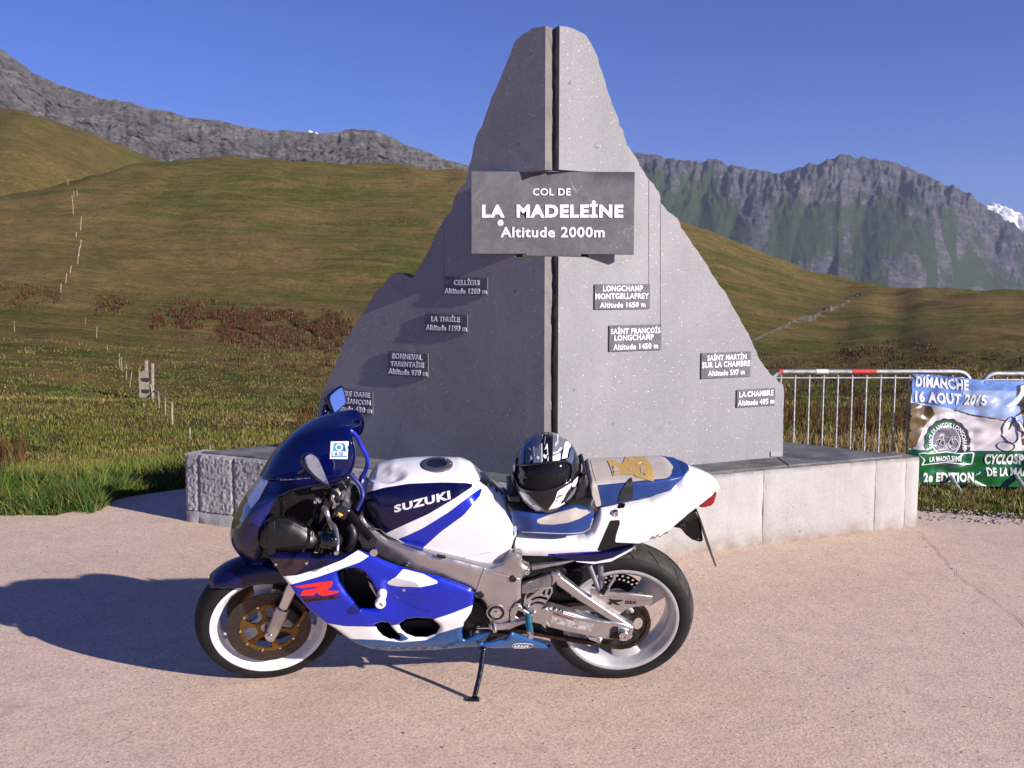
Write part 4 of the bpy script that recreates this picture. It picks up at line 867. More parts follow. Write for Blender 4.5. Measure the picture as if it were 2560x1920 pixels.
# pebbles and bits on the pavement
mb = MB(); 
for i in range(420):
    x = rng.uniform(-200, 2760); y = rng.uniform(1290, 1915); g = on_z(x, y); r = rng.uniform(.0015, .006) * (1.6 if rng.random() < .06 else 1)
    if inpoly([g[:2]], PCp)[0]: continue
    V = [g + np.array([r * math.cos(a), r * math.sin(a) * rng.uniform(.5, 1), 0]) for a in np.linspace(0, 5.2, 5)] + [g + np.array([0, 0, r * .7])]
    mb.add(V, [(k, (k + 1) % 5, 5) for k in range(5)], int(rng.random() < .5))
o = mb.build('pebbles', [simple('dark_grit', (.07, .06, .06), .9), simple('tan_grit', (.3, .2, .15), .9)], None, False, None); o['kind'] = 'stuff'; o['label'] = 'grit and small litter on the pavement'
mb = MB()
for i in range(260):
    x = rng.uniform(2300, 2640); g = on_z(x, rng.uniform(1268, 1300) + (x - 2300) * .06); r = rng.uniform(.004, .02)
    V = [g + np.array([r * math.cos(a), r * math.sin(a), 0]) for a in np.linspace(0, 5.2, 5)] + [g + np.array([0, 0, r * .6])]; mb.add(V, [(k, (k + 1) % 5, 5) for k in range(5)])
o = mb.build('gravel', simple('verge_gravel', (.33, .28, .25), .95), None, False, None); o['kind'] = 'stuff'; o['label'] = 'loose gravel at the grass edge'
# ================================================================== MOTORCYCLE
LEAN = math.radians(15.5); YAW = math.radians(1.6); BO = np.array([-.285, 4.25, 0.0])
Rz_ = np.array(Matrix.Rotation(YAW, 3, 'Z')); Rx_ = np.array(Matrix.Rotation(LEAN, 3, 'X')); BM = Rz_ @ Rx_; BMT = BM.T
bike = thing('motorcycle', 'blue and white sport motorcycle leaning on its side stand in front of the monument', 'motorcycle', tuple(BO)); bike.rotation_euler = Matrix(BM.tolist()).to_euler()
def P(px, py, y):      # point of the photograph on the bike's own lengthwise plane y
    d = BMT @ ray(px, py); c = BMT @ (CP - BO); return c + d * (y - c[1]) / d[1]
def bproj(V):
    V = np.asarray(V, float); return proj(V @ BM.T + BO)
def cA(*p): return [(480 + .31645 * x, 940 + .31645 * y) for x, y in p]
def cB(*p): return [(480 + .31645 * x, 1340 + .31645 * y) for x, y in p]
def cC(*p): return [(1180 + .31645 * x, 1060 + .31645 * y) for x, y in p]
def cD(*p): return [(1180 + .31645 * x, 1340 + .31645 * y) for x, y in p]
def cE(*p): return [(880 + .31645 * x, 1080 + .31645 * y) for x, y in p]
def cG(*p): return [(1300 + .15371 * x, 1420 + .15371 * y) for x, y in p]
def cF(*p): return [(540 + .18987 * x, 1220 + .18987 * y) for x, y in p]
M_wht = simple('white_paint', (.78, .78, .80), .22, coat=.8, var=.02, vs=3, dirt=(.66, .65, .66), dirt_amt=.1)
M_blu = simple('blue_metallic_paint', (.004, .020, .46), .25, .25, coat=.6, var=.05, vs=3)
M_nav = simple('navy_paint', (.003, .003, .040), .25, .0, coat=.35, var=.05, spec=.35)
M_lbl = simple('light_blue_paint', (.010, .085, .28), .28, .2, coat=.8, var=.08)
M_blk = simple('black_plastic', (.006, .006, .008), .38, var=.2, vs=10, dirt=(.02, .018, .017), dirt_amt=.15)
M_gblk = simple('gloss_black', (.008, .008, .012), .12, coat=.6, var=.1)
M_mblk = simple('matt_black_engine', (.007, .007, .008), .6, var=.3, vs=15, dirt=(.03, .025, .022), dirt_amt=.2)
M_alu = simple('brushed_aluminium', (.55, .53, .54), .32, .90, var=.07, vs=6, bs=.05, bscale=200, bd=.001, dirt=(.38, .35, .34), dirt_amt=.12)
M_chr = simple('polished_steel', (.75, .74, .76), .15, 1.0, var=.04)
M_red = simple('red_sticker', (.78, .02, .015), .3, coat=.5, var=.05); M_dred = simple('dark_red_sticker', (.12, .01, .03), .4, var=.35, vs=60)
M_gry = simple('grey_sticker', (.50, .49, .51), .3, coat=.5, var=.05)
M_rub = simple('tyre_rubber', (.012, .012, .013), .6, var=.25, vs=12, dirt=(.04, .036, .032), dirt_amt=.25, bs=.2, bscale=90, spec=.2)
M_gold = simple('gold_anodised', (.21, .115, .022), .35, .75, var=.12, vs=15)  # gold kept dull: the shade on the front disc carrier is in the colour
M_disc = simple('brake_disc_steel', (.085, .065, .055), .45, .8, var=.15, vs=20)  # darkened steel, shade over the front wheel painted into the base colour
M_rimw = simple('white_rim_paint', (.70, .70, .73), .3, coat=.4, var=.06, vs=8, dirt=(.35, .34, .35), dirt_amt=.25)
M_rims = simple('silver_rim_paint', (.50, .50, .515), .35, .35, coat=.4, var=.1, vs=8, dirt=(.25, .24, .24), dirt_amt=.3)
M_chain = simple('rusty_chain', (.05, .028, .014), .6, .5, var=.4, vs=60)
M_seatb = simple('blue_vinyl', (.014, .045, .20), .38, var=.08, vs=10, bs=.12, bscale=300, bd=.001); M_beige = simple('beige_vinyl', (.50, .45, .40), .5, var=.06, vs=14, bs=.15, bscale=300, bd=.001, dirt=(.36, .31, .28), dirt_amt=.15)
M_mgold = simple('gold_emblem_vinyl', (.55, .36, .10), .45, var=.06); M_sblk = simple('black_vinyl', (.018, .019, .024), .5, var=.15, bs=.15, bscale=250, bd=.001)
M_redl = simple('red_lens', (.28, .008, .012), .12, coat=.8, var=.1); M_amb = simple('amber_switch', (.9, .45, .03), .35)
M_nyl = simple('white_nylon', (.78, .76, .73), .4, var=.04); M_peg = simple('teal_anodised', (.03, .20, .32), .35, .6, var=.2, vs=40); M_brown = simple('dark_brown_tint', (.03, .012, .014), .35, coat=.5)
m, nt, b = newmat('blue_screen'); b.inputs['Base Color'].default_value = (.004, .009, .12, 1); b.inputs['Roughness'].default_value = .04; b.inputs['Transmission Weight'].default_value = .55; b.inputs['IOR'].default_value = 1.3; b.inputs['Coat Weight'].default_value = .6; M_scr = m
m, nt, b = newmat('headlight_glass'); b.inputs['Base Color'].default_value = (.16, .17, .11, 1); b.inputs['Roughness'].default_value = .12; b.inputs['Metallic'].default_value = .3; b.inputs['Coat Weight'].default_value = 1; M_hl = m
m, nt, b = newmat('mirror_glass'); b.inputs['Base Color'].default_value = (.85, .86, .88, 1); b.inputs['Roughness'].default_value = .03; b.inputs['Metallic'].default_value = 1; M_mir = m

def body(name, V, T, mats, MI=None, parent=None, label=None, regions=(), side='both', smooth=True, auto=None):
    V = [np.array(v, float) for v in V]; MI = list(MI) if MI is not None else [0] * len(T)
    for (poly, mi, *rest) in regions:
        A = np.array(V); Q = A.copy(); Q[:, 1] = -np.abs(Q[:, 1]) if not (rest and rest[0] == 'asis') else Q[:, 1]
        g = sdist(bproj(Q), poly)
        if rest and callable(rest[0]): g = np.where(rest[0](A), g, -5)
        V, T, MI = split_paint(V, T, MI, g, mi)
    o = mk(name, V, T, mats, MI, parent or bike, smooth, auto=auto)
    if label: o['label'] = label
    return o, (V, T)
def bvh_of(VT): return BVHTree.FromPolygons([tuple(v) for v in VT[0]], [tuple(t) for t in VT[1]])
def stick(bvh, px, py, out=.0015, k=0):
    d = Vector(BMT @ ray(px, py)); c = Vector(BMT @ (CP - BO)); h = bvh.ray_cast(c, d.normalized())
    if h[0] is None:
        for k_ in range(1, 16):
            for dx_, dy_ in ((0, 1), (-.7, .7), (.7, .7), (-1, 0), (1, 0)):
                d = Vector(BMT @ ray(px + dx_ * k_ * 1.5, py + dy_ * k_ * 1.5)); h = bvh.ray_cast(c, d.normalized())
                if h[0] is not None: break
            if h[0] is not None: break
    if h[0] is None: return P(px, py, -.17)
    nrm = h[1] if h[1].dot(d) < 0 else -h[1]; return np.array(h[0] + nrm * out)
def text_on(bvh, txt, quad, name, mat, bold=.04, out=.0015, parent=None):
    # quad: px corners bottom-left, bottom-right, top-right, top-left
    V, T = text2d(txt, bold, 2); V = fit(V, 0, 0, 1, 1); V, T = refine(V, T, .07); q = [np.array(c) for c in quad]; W = []
    for u, v in V: p = q[0] * (1 - u) * (1 - v) + q[1] * u * (1 - v) + q[2] * u * v + q[3] * (1 - u) * v; W.append(stick(bvh, p[0], p[1], out))
    return mk(name, W, T, mat, None, parent or bike)
def decal(bvh, polypx, name, mat, out=.0015, step=6, parent=None, holes=()):
    V, T, L = fill(polypx, holes, step); return mk(name, [stick(bvh, x, y, out) for x, y in V], [t[::-1] for t in T], mat, None, parent or bike, True)
def loft(secs, closed=True, caps=True):
    V = [p for s in secs for p in s]; n = len(secs[0]); k = len(secs); F = [(i * n + j, i * n + (j + 1) % n, (i + 1) * n + (j + 1) % n, (i + 1) * n + j) for i in range(k - 1) for j in range(n if closed else n - 1)]
    if caps and closed:
        for s0, rev in ((0, True), (k - 1, False)):
            c = np.mean(secs[s0], 0); ci = len(V); V = V + [c]; F += [((s0 * n + (j + 1) % n, s0 * n + j, ci) if rev else (s0 * n + j, s0 * n + (j + 1) % n, ci)) for j in range(n)]
    return V, tri(F)
def side_panel(outline_px, W, step=.012, holes=(), roll=.02, rolld=.02, thick=.004, rings=(.12, .35, .65, 1.0)):
    """outline traced on the left side; W(x, z) gives the half width; returns verts, tris of a shell with thickness"""
    def un(p):
        q = P(p[0], p[1], -.2)
        for _ in range(6): q = P(p[0], p[1], -float(W(q[0], q[2])))
        return np.array([q[0], q[2]])
    O2 = [un(p) for p in outline_px]; H2 = [[un(p) for p in h] for h in holes]; V, T, L = fill(O2, H2, step, [rolld * k for k in rings])
    d = pdist(V, O2)
    for h in H2: d = np.minimum(d, pdist(V, h))
    t = np.clip(1 - d / rolld, 0, 1); r = roll * (1 - np.sqrt(1 - t * t * .98)); Wv = np.array([float(W(x, z)) for x, z in V])
    Fv = [np.array([x, -(w - q), z]) for (x, z), w, q in zip(V, Wv, r)]; n = len(Fv); Bv = [v + np.array([0, thick, 0]) for v in Fv]
    # x,z orientation: make faces point to -y
    TT = [tuple(t_) for t_ in T]; F = [t_ for t_ in TT] + [tuple(int(i) + n for i in t_[::-1]) for t_ in TT]
    for lp in L:
        k = len(lp)
        for i in range(k): a, b_ = lp[i], lp[(i + 1) % k]; F += [(b_, a, a + n), (b_, a + n, b_ + n)]
    return Fv + Bv, F
def mirror(VT): return [np.array([v[0], -v[1], v[2]]) for v in VT[0]], [tuple(t[::-1]) for t in VT[1]]
def plate(name, outline_px, y, thick, mat, holes=(), parent=None, bev=.003, label=None, step=.03, y2=None):
    """flat traced plate; y (and y2 at the rear) is the outer face"""
    O2 = [P(*p, y)[[0, 2]] for p in outline_px]; H2 = [[P(*p, y)[[0, 2]] for p in h] for h in holes]; V, T, L = fill(O2, H2, step); n = len(V)
    mb = MB(); F = [tuple(t) for t in T] + [tuple(int(i) + n for i in t[::-1]) for t in T]
    for lp in L:
        k = len(lp); F += [(lp[(i + 1) % k], lp[i], lp[i] + n, lp[(i + 1) % k] + n) for i in range(k)]
    mb.add([(x, y, z) for x, z in V] + [(x, y + thick, z) for x, z in V], F); o = mb.build(name, mat, parent or bike, False, None)
    bm = bmesh.new(); bm.from_mesh(o.data); bmesh.ops.recalc_face_normals(bm, faces=bm.faces); bmesh.ops.dissolve_limit(bm, angle_limit=.01, verts=bm.verts, edges=bm.edges) if bev else None; bm.to_mesh(o.data); bm.free()
    if bev: bevel(o, bev, 2)
    if label: o['label'] = label
    return o
def bolt(px, py, y, r, name='bolt', mat=None, parent=None, socket=True):
    q = P(px, py, y); mb = MB(); pr = [(0, -.004), (r * .45, -.004), (r * .45, -.009), (r * .85, -.009), (r, -.006), (r, .006)] if socket else [(0, -.009), (r * .8, -.009), (r, -.005), (r, .006)]
    mb.lathe(pr, q, 16); return mb.build(name, mat or M_chr, parent or bike, True, 40)
def tube_px(name, pts, r, mat, n=10, parent=None, sm=6):
    Q = [P(x, y, d) for x, y, d in pts]; Q = cr(Q, sm) if sm and len(Q) > 2 else Q; mb = MB()
    rr = r if not hasattr(r, '__len__') else list(np.interp(np.linspace(0, 1, len(Q)), np.linspace(0, 1, len(r)), r)); mb.tube(Q, rr, n); return mb.build(name, mat, parent or bike, True, 50)

# ---------------------------------------------------------------- wheels
def arc_shape(mb, spokes, pf, y0, y1, c, mat=0):
    for k in range(spokes): mb.add(*pf(2 * math.pi * k / spokes), mat)
def spoke(mb, ang, r0, r1, w0, w1, y0, y1, curve=0.0, n=8, m=0):
    V = []
    for i in range(n + 1):
        t = i / n; r = r0 + (r1 - r0) * t; w = w0 + (w1 - w0) * (t * t * .8 + .2 * t); a = ang + curve * t; e = np.array([math.cos(a), 0, math.sin(a)]); s = np.array([-math.sin(a), 0, math.cos(a)])
        ya = y0 + (y1 - y0) * .0; yy = (y1 - y0) / 2 * (1 - .25 * math.sin(math.pi * t)); mid = (y0 + y1) / 2
        for (sw, sy) in ((-1, -.8), (-.75, -1), (.75, -1), (1, -.8), (1, .8), (.75, 1), (-.75, 1), (-1, .8)): V.append(e * r + s * w / 2 * sw + np.array([0, mid + yy * sy, 0]))
    F = [(i * 8 + j, i * 8 + (j + 1) % 8, (i + 1) * 8 + (j + 1) % 8, (i + 1) * 8 + j) for i in range(n) for j in range(8)]; mb.add(V, F, m)
def wheel(name, loc, R, tw, rw, rimmat, rimmats, steer=0, sp_ang=0, rear=True):
    w = bpy.data.objects.new(name, None); w.location = loc; w.rotation_euler = steer; link(w, bike); w.empty_display_size = .05
    rr = .233 if R > .3 else .227
    # tyre profile
    prof = []; h = R - rr
    for k in range(25):
        a = math.radians(-90 + 180 * k / 24) ; y = tw / 2 * math.sin(a) * (1 - .10 * max(0, abs(math.sin(a)) - .9) * 10); r = R - h * .98 * (1 - math.cos(a)) ** 1.15 * .93
        prof.append((r, y))
    prof = [(rr - .006, -rw / 2 + .006)] + [(rr + .004, -rw / 2 - .002)] + prof[1:-1] + [(rr + .004, rw / 2 + .002)] + [(rr - .006, rw / 2 - .006)]
    mb = MB(); mb.lathe(prof, n=96); ty = mb.build('tyre', M_tread if R > .3 else M_rub, w, True, None)
    # rim: lip, well, with distinct lip colour
    L = rw / 2; rp = [(rr - .004, -L + .010), (rr + .006, -L + .003), (rr + .006, -L - .004), (rr - .004, -L - .006), (rr - .012, -L), (rr - .017, -L + .012), (rr - .030, -L + .026), (rr - .034, -.02), (rr - .034, .02), (rr - .030, L - .026), (rr - .017, L - .012), (rr - .012, L), (rr - .004, L + .006), (rr + .006, L + .004), (rr + .006, L - .003), (rr - .004, L - .010)]
    mb = MB(); mb.lathe(rp, n=96, m=0); mb.lathe([(rr - .028, -L + .03), (rr - .025, 0), (rr - .028, L - .03)], n=96); mb.build('rim', rimmats, w, True, 50)
    return w, rr
m, nt, b = newmat('grooved_tyre'); tc = N(nt, 'ShaderNodeTexCoord'); sp = N(nt, 'ShaderNodeSeparateXYZ'); nt.links.new(tc.outputs['Object'], sp.inputs[0])
def mth(op, a, bb=None, c=None, clamp=False):
    n = N(nt, 'ShaderNodeMath', operation=op, use_clamp=clamp)
    for i, v in enumerate((a, bb, c)):
        if v is None: continue
        if hasattr(v, 'links'): nt.links.new(v, n.inputs[i])
        else: n.inputs[i].default_value = v
    return n.outputs[0]
ang = mth('ARCTAN2', sp.outputs[2], sp.outputs[0]); ay = mth('ABSOLUTE', sp.outputs[1]); f1 = mth('FRACT', mth('ADD', mth('MULTIPLY', ang, 17 / (2 * math.pi)), mth('MULTIPLY', ay, 9.0)))
g = mth('MULTIPLY', mth('LESS_THAN', mth('ABSOLUTE', mth('SUBTRACT', f1, .5)), .045), mth('MULTIPLY', mth('GREATER_THAN', ay, .018), mth('LESS_THAN', ay, .072)))
rad = mth('SQRT', mth('ADD', mth('MULTIPLY', sp.outputs[0], sp.outputs[0]), mth('MULTIPLY', sp.outputs[2], sp.outputs[2])))
c = mixc(nt, noise_fac(nt, 9, 6, .7, .35, .65), (.007, .007, .008), (.015, .014, .015)); c = mixc(nt, noise_fac(nt, 30, 6, .8, .60, .78), c, (.045, .042, .04)); tm_ = mth('MULTIPLY', mth('LESS_THAN', ay, .070), noise_fac(nt, 14, 6, .75, .30, .60)); c = mixc(nt, tm_, c, (.052, .047, .044)); c = mixc(nt, g, c, (.003, .003, .003)); nt.links.new(c, b.inputs['Base Color']); b.inputs['Roughness'].default_value = .7
inv = mth('SUBTRACT', 1.0, g); bump(nt, b, inv, .8, .004); M_tread = m; b.inputs['Specular IOR Level'].default_value = .25
XR = P(1537, 1690, 0)[0]; XF = P(687, 1697, 0)[0]; RR = .310; RF = .293
rear, rrr = wheel('rear_wheel', (XR, 0, RR), RR, .185, .150, None, [M_rims], (0, 0, 0))
mb = MB()
for k in range(3): spoke(mb, math.radians(28 + 120 * k), .05, rrr - .03, .07, .125, -.045, .045, .25)
mb.lathe([(0, -.075), (.03, -.075), (.035, -.06), (.06, -.055), (.065, -.02), (.065, .05), (.04, .06), (.035, .08), (0, .08)], n=40)
for k in range(5): a = 2 * math.pi * k / 5; mb.box((.045 * math.cos(a), -.06, .045 * math.sin(a)), (.02, .02, .02))
mb.build('spokes', M_rims, rear, True, 40)
# drilled rotor ring seen through the spokes as a lattice
mb = MB()
hol = [[(rr_ * math.cos(a) + .0062 * math.cos(t), rr_ * math.sin(a) + .0062 * math.sin(t)) for t in np.linspace(0, 2 * math.pi, 9)[:-1]] for rr_, da, nn_ in ((.096, 0, 30), (.114, .5, 30)) for a in [2 * math.pi * (k + da) / nn_ for k in range(nn_)]]
hol.append([(.055 * math.cos(a), .055 * math.sin(a)) for a in np.linspace(0, 2 * math.pi, 24)[:-1]])
V, T, L = fill([(.125 * math.cos(a), .125 * math.sin(a)) for a in np.linspace(0, 2 * math.pi, 61)[:-1]], hol, .03); n = len(V)
mb.add([(x, .078, z) for x, z in V] + [(x, .083, z) for x, z in V], [tuple(t) for t in T] + [tuple(int(i) + n for i in t[::-1]) for t in T] + [(lp[(i + 1) % len(lp)], lp[i], lp[i] + n, lp[(i + 1) % len(lp)] + n) for lp in L for i in range(len(lp))]); mb.build('brake_disc', M_mblk, rear, False, None)
# sprocket and chain
YS_ = -.098; SR = .1095
mb = MB(); NT = 46; prof = []
for k in range(NT * 4):
    a = 2 * math.pi * k / (NT * 4); r = SR + (.006 if k % 4 in (0, 1) else -.002); prof.append((r * math.cos(a), r * math.sin(a)))
holes = [[(.068 * math.cos(a0) + .022 * math.cos(t) * math.cos(a0) * .9 - .030 * math.sin(t) * math.sin(a0), .068 * math.sin(a0) + .022 * math.cos(t) * math.sin(a0) * .9 + .030 * math.sin(t) * math.cos(a0)) for t in np.linspace(0, 2 * math.pi, 12)[:-1]] for a0 in np.linspace(0, 2 * math.pi, 6)[:-1]]
V, T, L = fill(prof, holes, .02); n = len(V); F = [tuple(t) for t in T] + [tuple(int(i) + n for i in t[::-1]) for t in T]
for lp in L: k = len(lp); F += [(lp[(i + 1) % k], lp[i], lp[i] + n, lp[(i + 1) % k] + n) for i in range(k)]
mb.add([(x, YS_ - .003, z) for x, z in V] + [(x, YS_ + .003, z) for x, z in V], F); mb.lathe([(.05, YS_ + .003), (.05, -.05)], n=32); mb.lathe([(0, YS_ - .012), (.022, YS_ - .012), (.045, YS_ - .004), (.045, YS_ + .003)], n=32); mb.build('sprocket', simple('dirty_steel', (.06, .052, .046), .45, .7, var=.4, vs=30), rear, True, 40)
fx, fz_, fr = XR - .545, .345, .036
def chain_path():
    C0 = np.array([XR, RR]); C1 = np.array([fx, fz_]); r0, r1 = SR + .002, fr; d = C1 - C0; D = np.linalg.norm(d); base = math.atan2(d[1], d[0]); al = math.acos((r0 - r1) / D)
    pts = []
    for a in np.linspace(base + al, base - al + 2 * math.pi, 60): pts.append(C0 + r0 * np.array([math.cos(a), math.sin(a)]))
    for a in np.linspace(base - al, base + al, 16): pts.append(C1 + r1 * np.array([math.cos(a), math.sin(a)]))
    pts.append(pts[0]); return pts
cp = chain_path(); seg = np.cumsum([0] + [np.linalg.norm(cp[i + 1] - cp[i]) for i in range(len(cp) - 1)]); nl = int(seg[-1] / .0165); mb = MB()
for k in range(nl):
    s0, s1 = seg[-1] * k / nl, seg[-1] * (k + 1) / nl; a = np.array([np.interp(s0, seg, [p[i] for p in cp]) for i in (0, 1)]); b2 = np.array([np.interp(s1, seg, [p[i] for p in cp]) for i in (0, 1)]); mid = (a + b2) / 2; t = (b2 - a) / np.linalg.norm(b2 - a); ang_ = math.atan2(t[1], t[0]); Rm = np.array([[math.cos(ang_), 0, -math.sin(ang_)], [0, 1, 0], [math.sin(ang_), 0, math.cos(ang_)]]); ex = .0015 if k % 2 else 0
    for s_ in (-1, 1): mb.box((mid[0], YS_ + s_ * (.006 + ex), mid[1]), (.021, .0018, .0165), Rm)
    mb.box((a[0], YS_, a[1]), (.008, .017, .008), Rm)
o = mb.build('chain', M_chain, bike, False, None); o['kind'] = 'stuff'
# front wheel, turned a little to the left
ST = Matrix.Rotation(math.radians(13), 3, Vector((-.0, .0, 1)).normalized()) 
RAKE = Vector((.41, 0, .91)).normalized(); ST = Matrix.Rotation(math.radians(12), 3, RAKE)
front, rrf = wheel('front_wheel', (XF + .0, -.005, RF - .002), RF, .122, .100, None, [M_rimw], ST.to_euler())
mb = MB()
for k in range(3): spoke(mb, math.radians(100 + 120 * k), .03, rrf - .03, .05, .085, -.025, .025, -.15)
mb.lathe([(0, -.05), (.022, -.05), (.045, -.03), (.045, .03), (.022, .05), (0, .05)], n=32); mb.build('spokes', M_rimw, front, True, 40)
for s_ in (-1, 1):
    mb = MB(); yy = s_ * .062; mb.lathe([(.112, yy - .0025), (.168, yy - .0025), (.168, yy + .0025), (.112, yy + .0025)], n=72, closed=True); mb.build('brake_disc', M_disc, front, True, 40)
    # drilled holes as dark studs (geometry)
    mb = MB()
    for k in range(48):
        a = 2 * math.pi * k / 48; rr_ = (.128, .142, .156)[k % 3]; q = (rr_ * math.cos(a), yy - s_ * 0, rr_ * math.sin(a)); mb.lathe([(0, s_ * .0032), (.0032, s_ * .0032), (.0034, s_ * .0024)], q, 8)
    o = mb.build('disc_holes', M_mblk, front, True, 40); o['kind'] = 'stuff'
    outp = [(.116 * math.cos(a), .116 * math.sin(a)) for a in np.linspace(0, 2 * math.pi, 73)[:-1]]; hol = []
    for k in range(6):
        a0 = 2 * math.pi * k / 6 + .2; H = []
        for (r_, da) in ((.052, -.34), (.075, -.40), (.100, -.38), (.104, -.2), (.104, .2), (.100, .38), (.075, .40), (.052, .34), (.047, 0)): H.append((r_ * math.cos(a0 + da), r_ * math.sin(a0 + da)))
        hol.append(H)
    hol.append([(.033 * math.cos(a), .033 * math.sin(a)) for a in np.linspace(0, 2 * math.pi, 20)[:-1]])
    V, T, L = fill(outp, hol, .02); n = len(V); F = [tuple(t) for t in T] + [tuple(int(i) + n for i in t[::-1]) for t in T]
    for lp in L: k = len(lp); F += [(lp[(i + 1) % k], lp[i], lp[i] + n, lp[(i + 1) % k] + n) for i in range(k)]
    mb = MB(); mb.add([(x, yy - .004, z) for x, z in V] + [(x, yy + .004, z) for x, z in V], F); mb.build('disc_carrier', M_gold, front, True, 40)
    mb = MB()
    for k in range(10): a = 2 * math.pi * k / 10; mb.lathe([(0, s_ * .007), (.005, s_ * .007), (.006, s_ * .0)], (.114 * math.cos(a), yy, .114 * math.sin(a)), 10)
    o = mb.build('disc_bobbins', M_chr, front, True, 40); o['kind'] = 'stuff'
mb = MB(); mb.lathe([(0, -.128), (.010, -.128), (.010, -.116), (.017, -.116), (.019, -.075), (.019, .12), (0, .12)], n=24); mb.build('axle', M_chr, front, True, 40)
# fork legs (they turn with the wheel)
FWc = Vector((XF, -.005, RF - .002)); STm = np.array(ST)
def fk(v): return np.array(FWc) + STm @ np.array(v)
fdir = np.array([.40, 0, .915]); fdir /= np.linalg.norm(fdir)
for s_ in (-1, 1):
    o_ = np.array([.012, s_ * .098, 0]); mb = MB(); mb.tube([fk(o_ - fdir * .03), fk(o_ + fdir * .02), fk(o_ + fdir * .09)], [.020, .027, .027], 16); mb.tube([fk(o_ + fdir * .085), fk(o_ + fdir * .13)], [.031, .029], 16); mb.build('fork_foot', M_alu, bike, True, 40)
    mb = MB(); mb.tube([fk(o_ + fdir * .10), fk(o_ + fdir * .32)], .0215, 16); mb.build('fork_tube', M_chr, bike, True, 40)
    mb = MB(); mb.tube([fk(o_ + fdir * .26), fk(o_ + fdir * .66)], .027, 16); mb.build('fork_outer', M_gblk, bike, True, 40)
    # caliper behind the leg
    mb = MB(); cc = fk(np.array([.085, s_ * .075, .085])); Rm = STm @ np.array(Matrix.Rotation(math.radians(-38), 3, 'Y')); mb.box(cc, (.045, .055, .125), Rm); mb.box(fk(np.array([.055, s_ * .095, .07])), (.05, .012, .05), Rm); bevel(mb.build('brake_caliper', M_mblk, bike, False, None), .008, 3)
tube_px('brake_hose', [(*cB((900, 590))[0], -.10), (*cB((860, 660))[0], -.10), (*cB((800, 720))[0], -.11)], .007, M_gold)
# front mudguard: curved shell round the tyre, wide side skirts
def mudguard():
    secs = []; n = 15
    for i in range(26):
        th = math.radians(133 - (133 - 15) * i / 25); e = math.sin(math.pi * min(1, max(0, i / 25))) ; sec = []
        drop = .062 + .018 * math.sin(math.pi * i / 25) - (.05 * (1 - i / 5) if i < 5 else 0) - (.04 * (i - 20) / 5 if i > 20 else 0); wid = .076 - (.030 * (1 - i / 4) ** 2 if i < 4 else 0)
        for k in range(n):
            u = -1 + 2 * k / (n - 1); a = u * math.pi / 2; y = wid * math.copysign(abs(math.sin(a)) ** .8, a); r = RF + .014 - drop * (1 - abs(math.cos(a)) ** .9); sec.append(fk(np.array([r * math.cos(th), y, r * math.sin(th)])))
        secs.append(sec)
    V, T = loft(secs, False, False); return V, T
V, T = mudguard(); o = mk('front_mudguard', V, [t[::-1] for t in T], M_nav, None, bike, True); solidify(o, .004, 1)
# ---------------------------------------------------------------- tank
def sec_super(x, zt, zm, zb, w, n=2.4, m=14, wb=None, flat=0):
    """closed section at x: superellipse above zm, tucked side below it"""
    wb = w if wb is None else wb; P_ = []
    for k in range(m + 1):
        a = math.pi / 2 * (1 - k / m); P_.append((math.copysign(abs(math.sin(a)) ** (2 / n), 1) * w, zm + (zt - zm) * abs(math.cos(a)) ** (2 / n)))
    R = P_[::-1]           # top -> right side
    R = [(y, z) for (y, z) in R]; R = sorted(R, key=lambda p: -p[1]); low = [(w + (wb - w) * (t ** 1.5), zm + (zb - zm) * t) for t in (.12, .25, .4, .55, .7, .85, .95, 1)]
    right = [(y, z) for y, z in R] + low; left = [(-y, z) for y, z in right[::-1]]
    return [np.array([x, y, z]) for y, z in right] + [np.array([x, y, z]) for y, z in left[:-1]]
tt = [P(*q, .045) for q in cE((95, 375), (120, 335), (200, 270), (330, 238), (480, 230), (620, 228), (850, 237), (950, 268), (1010, 320))] + [P(*q, y_) for q, y_ in zip(cE((1100, 400), (1200, 500), (1245, 610), (1275, 730)), (.02, -.03, -.08, -.12))]
tb = [P(*q, -.16) for q in cE((60, 600), (85, 660), (150, 740), (270, 845), (540, 945), (850, 1020), (1000, 1060), (1100, 1070), (1190, 1040), (1250, 965), (1290, 830))]
TX = [p[0] for p in tt]; TZ = [p[2] + .006 for p in tt]; BX = [p[0] for p in tb]; BZ = [p[2] for p in tb]
x0t, x1t = min(TX[0], BX[0]) - .004, BX[-1] + .004
TW = ([x0t, x0t + .03, x0t + .08, x0t + .18, 0.0, .10, .2, x1t], [.075, .115, .145, .165, .172, .174, .174, .165])
secs = []
for i in range(86):
    u = i / 85; x = x0t + (x1t - x0t) * (.5 - .5 * math.cos(math.pi * u)) ; zt_ = interp(x, TX, TZ); zb_ = interp(x, BX, BZ); w = interp(x, *TW)
    # the front end drops away
    e = max(0, 1 - (x - x0t) / .06); zt_ -= .10 * e ** 3; 
    if zt_ < zb_ + .03: zt_ = zb_ + .03
    zm = zt_ - min(.13, (zt_ - zb_) * .55); secs.append(sec_super(x, zt_, zm, zb_, w, interp(x, [.08, .24], [2.7, 1.75]), 16, w - .012))
V, T = loft(secs)
V = np.array(V); Q = bproj(V)
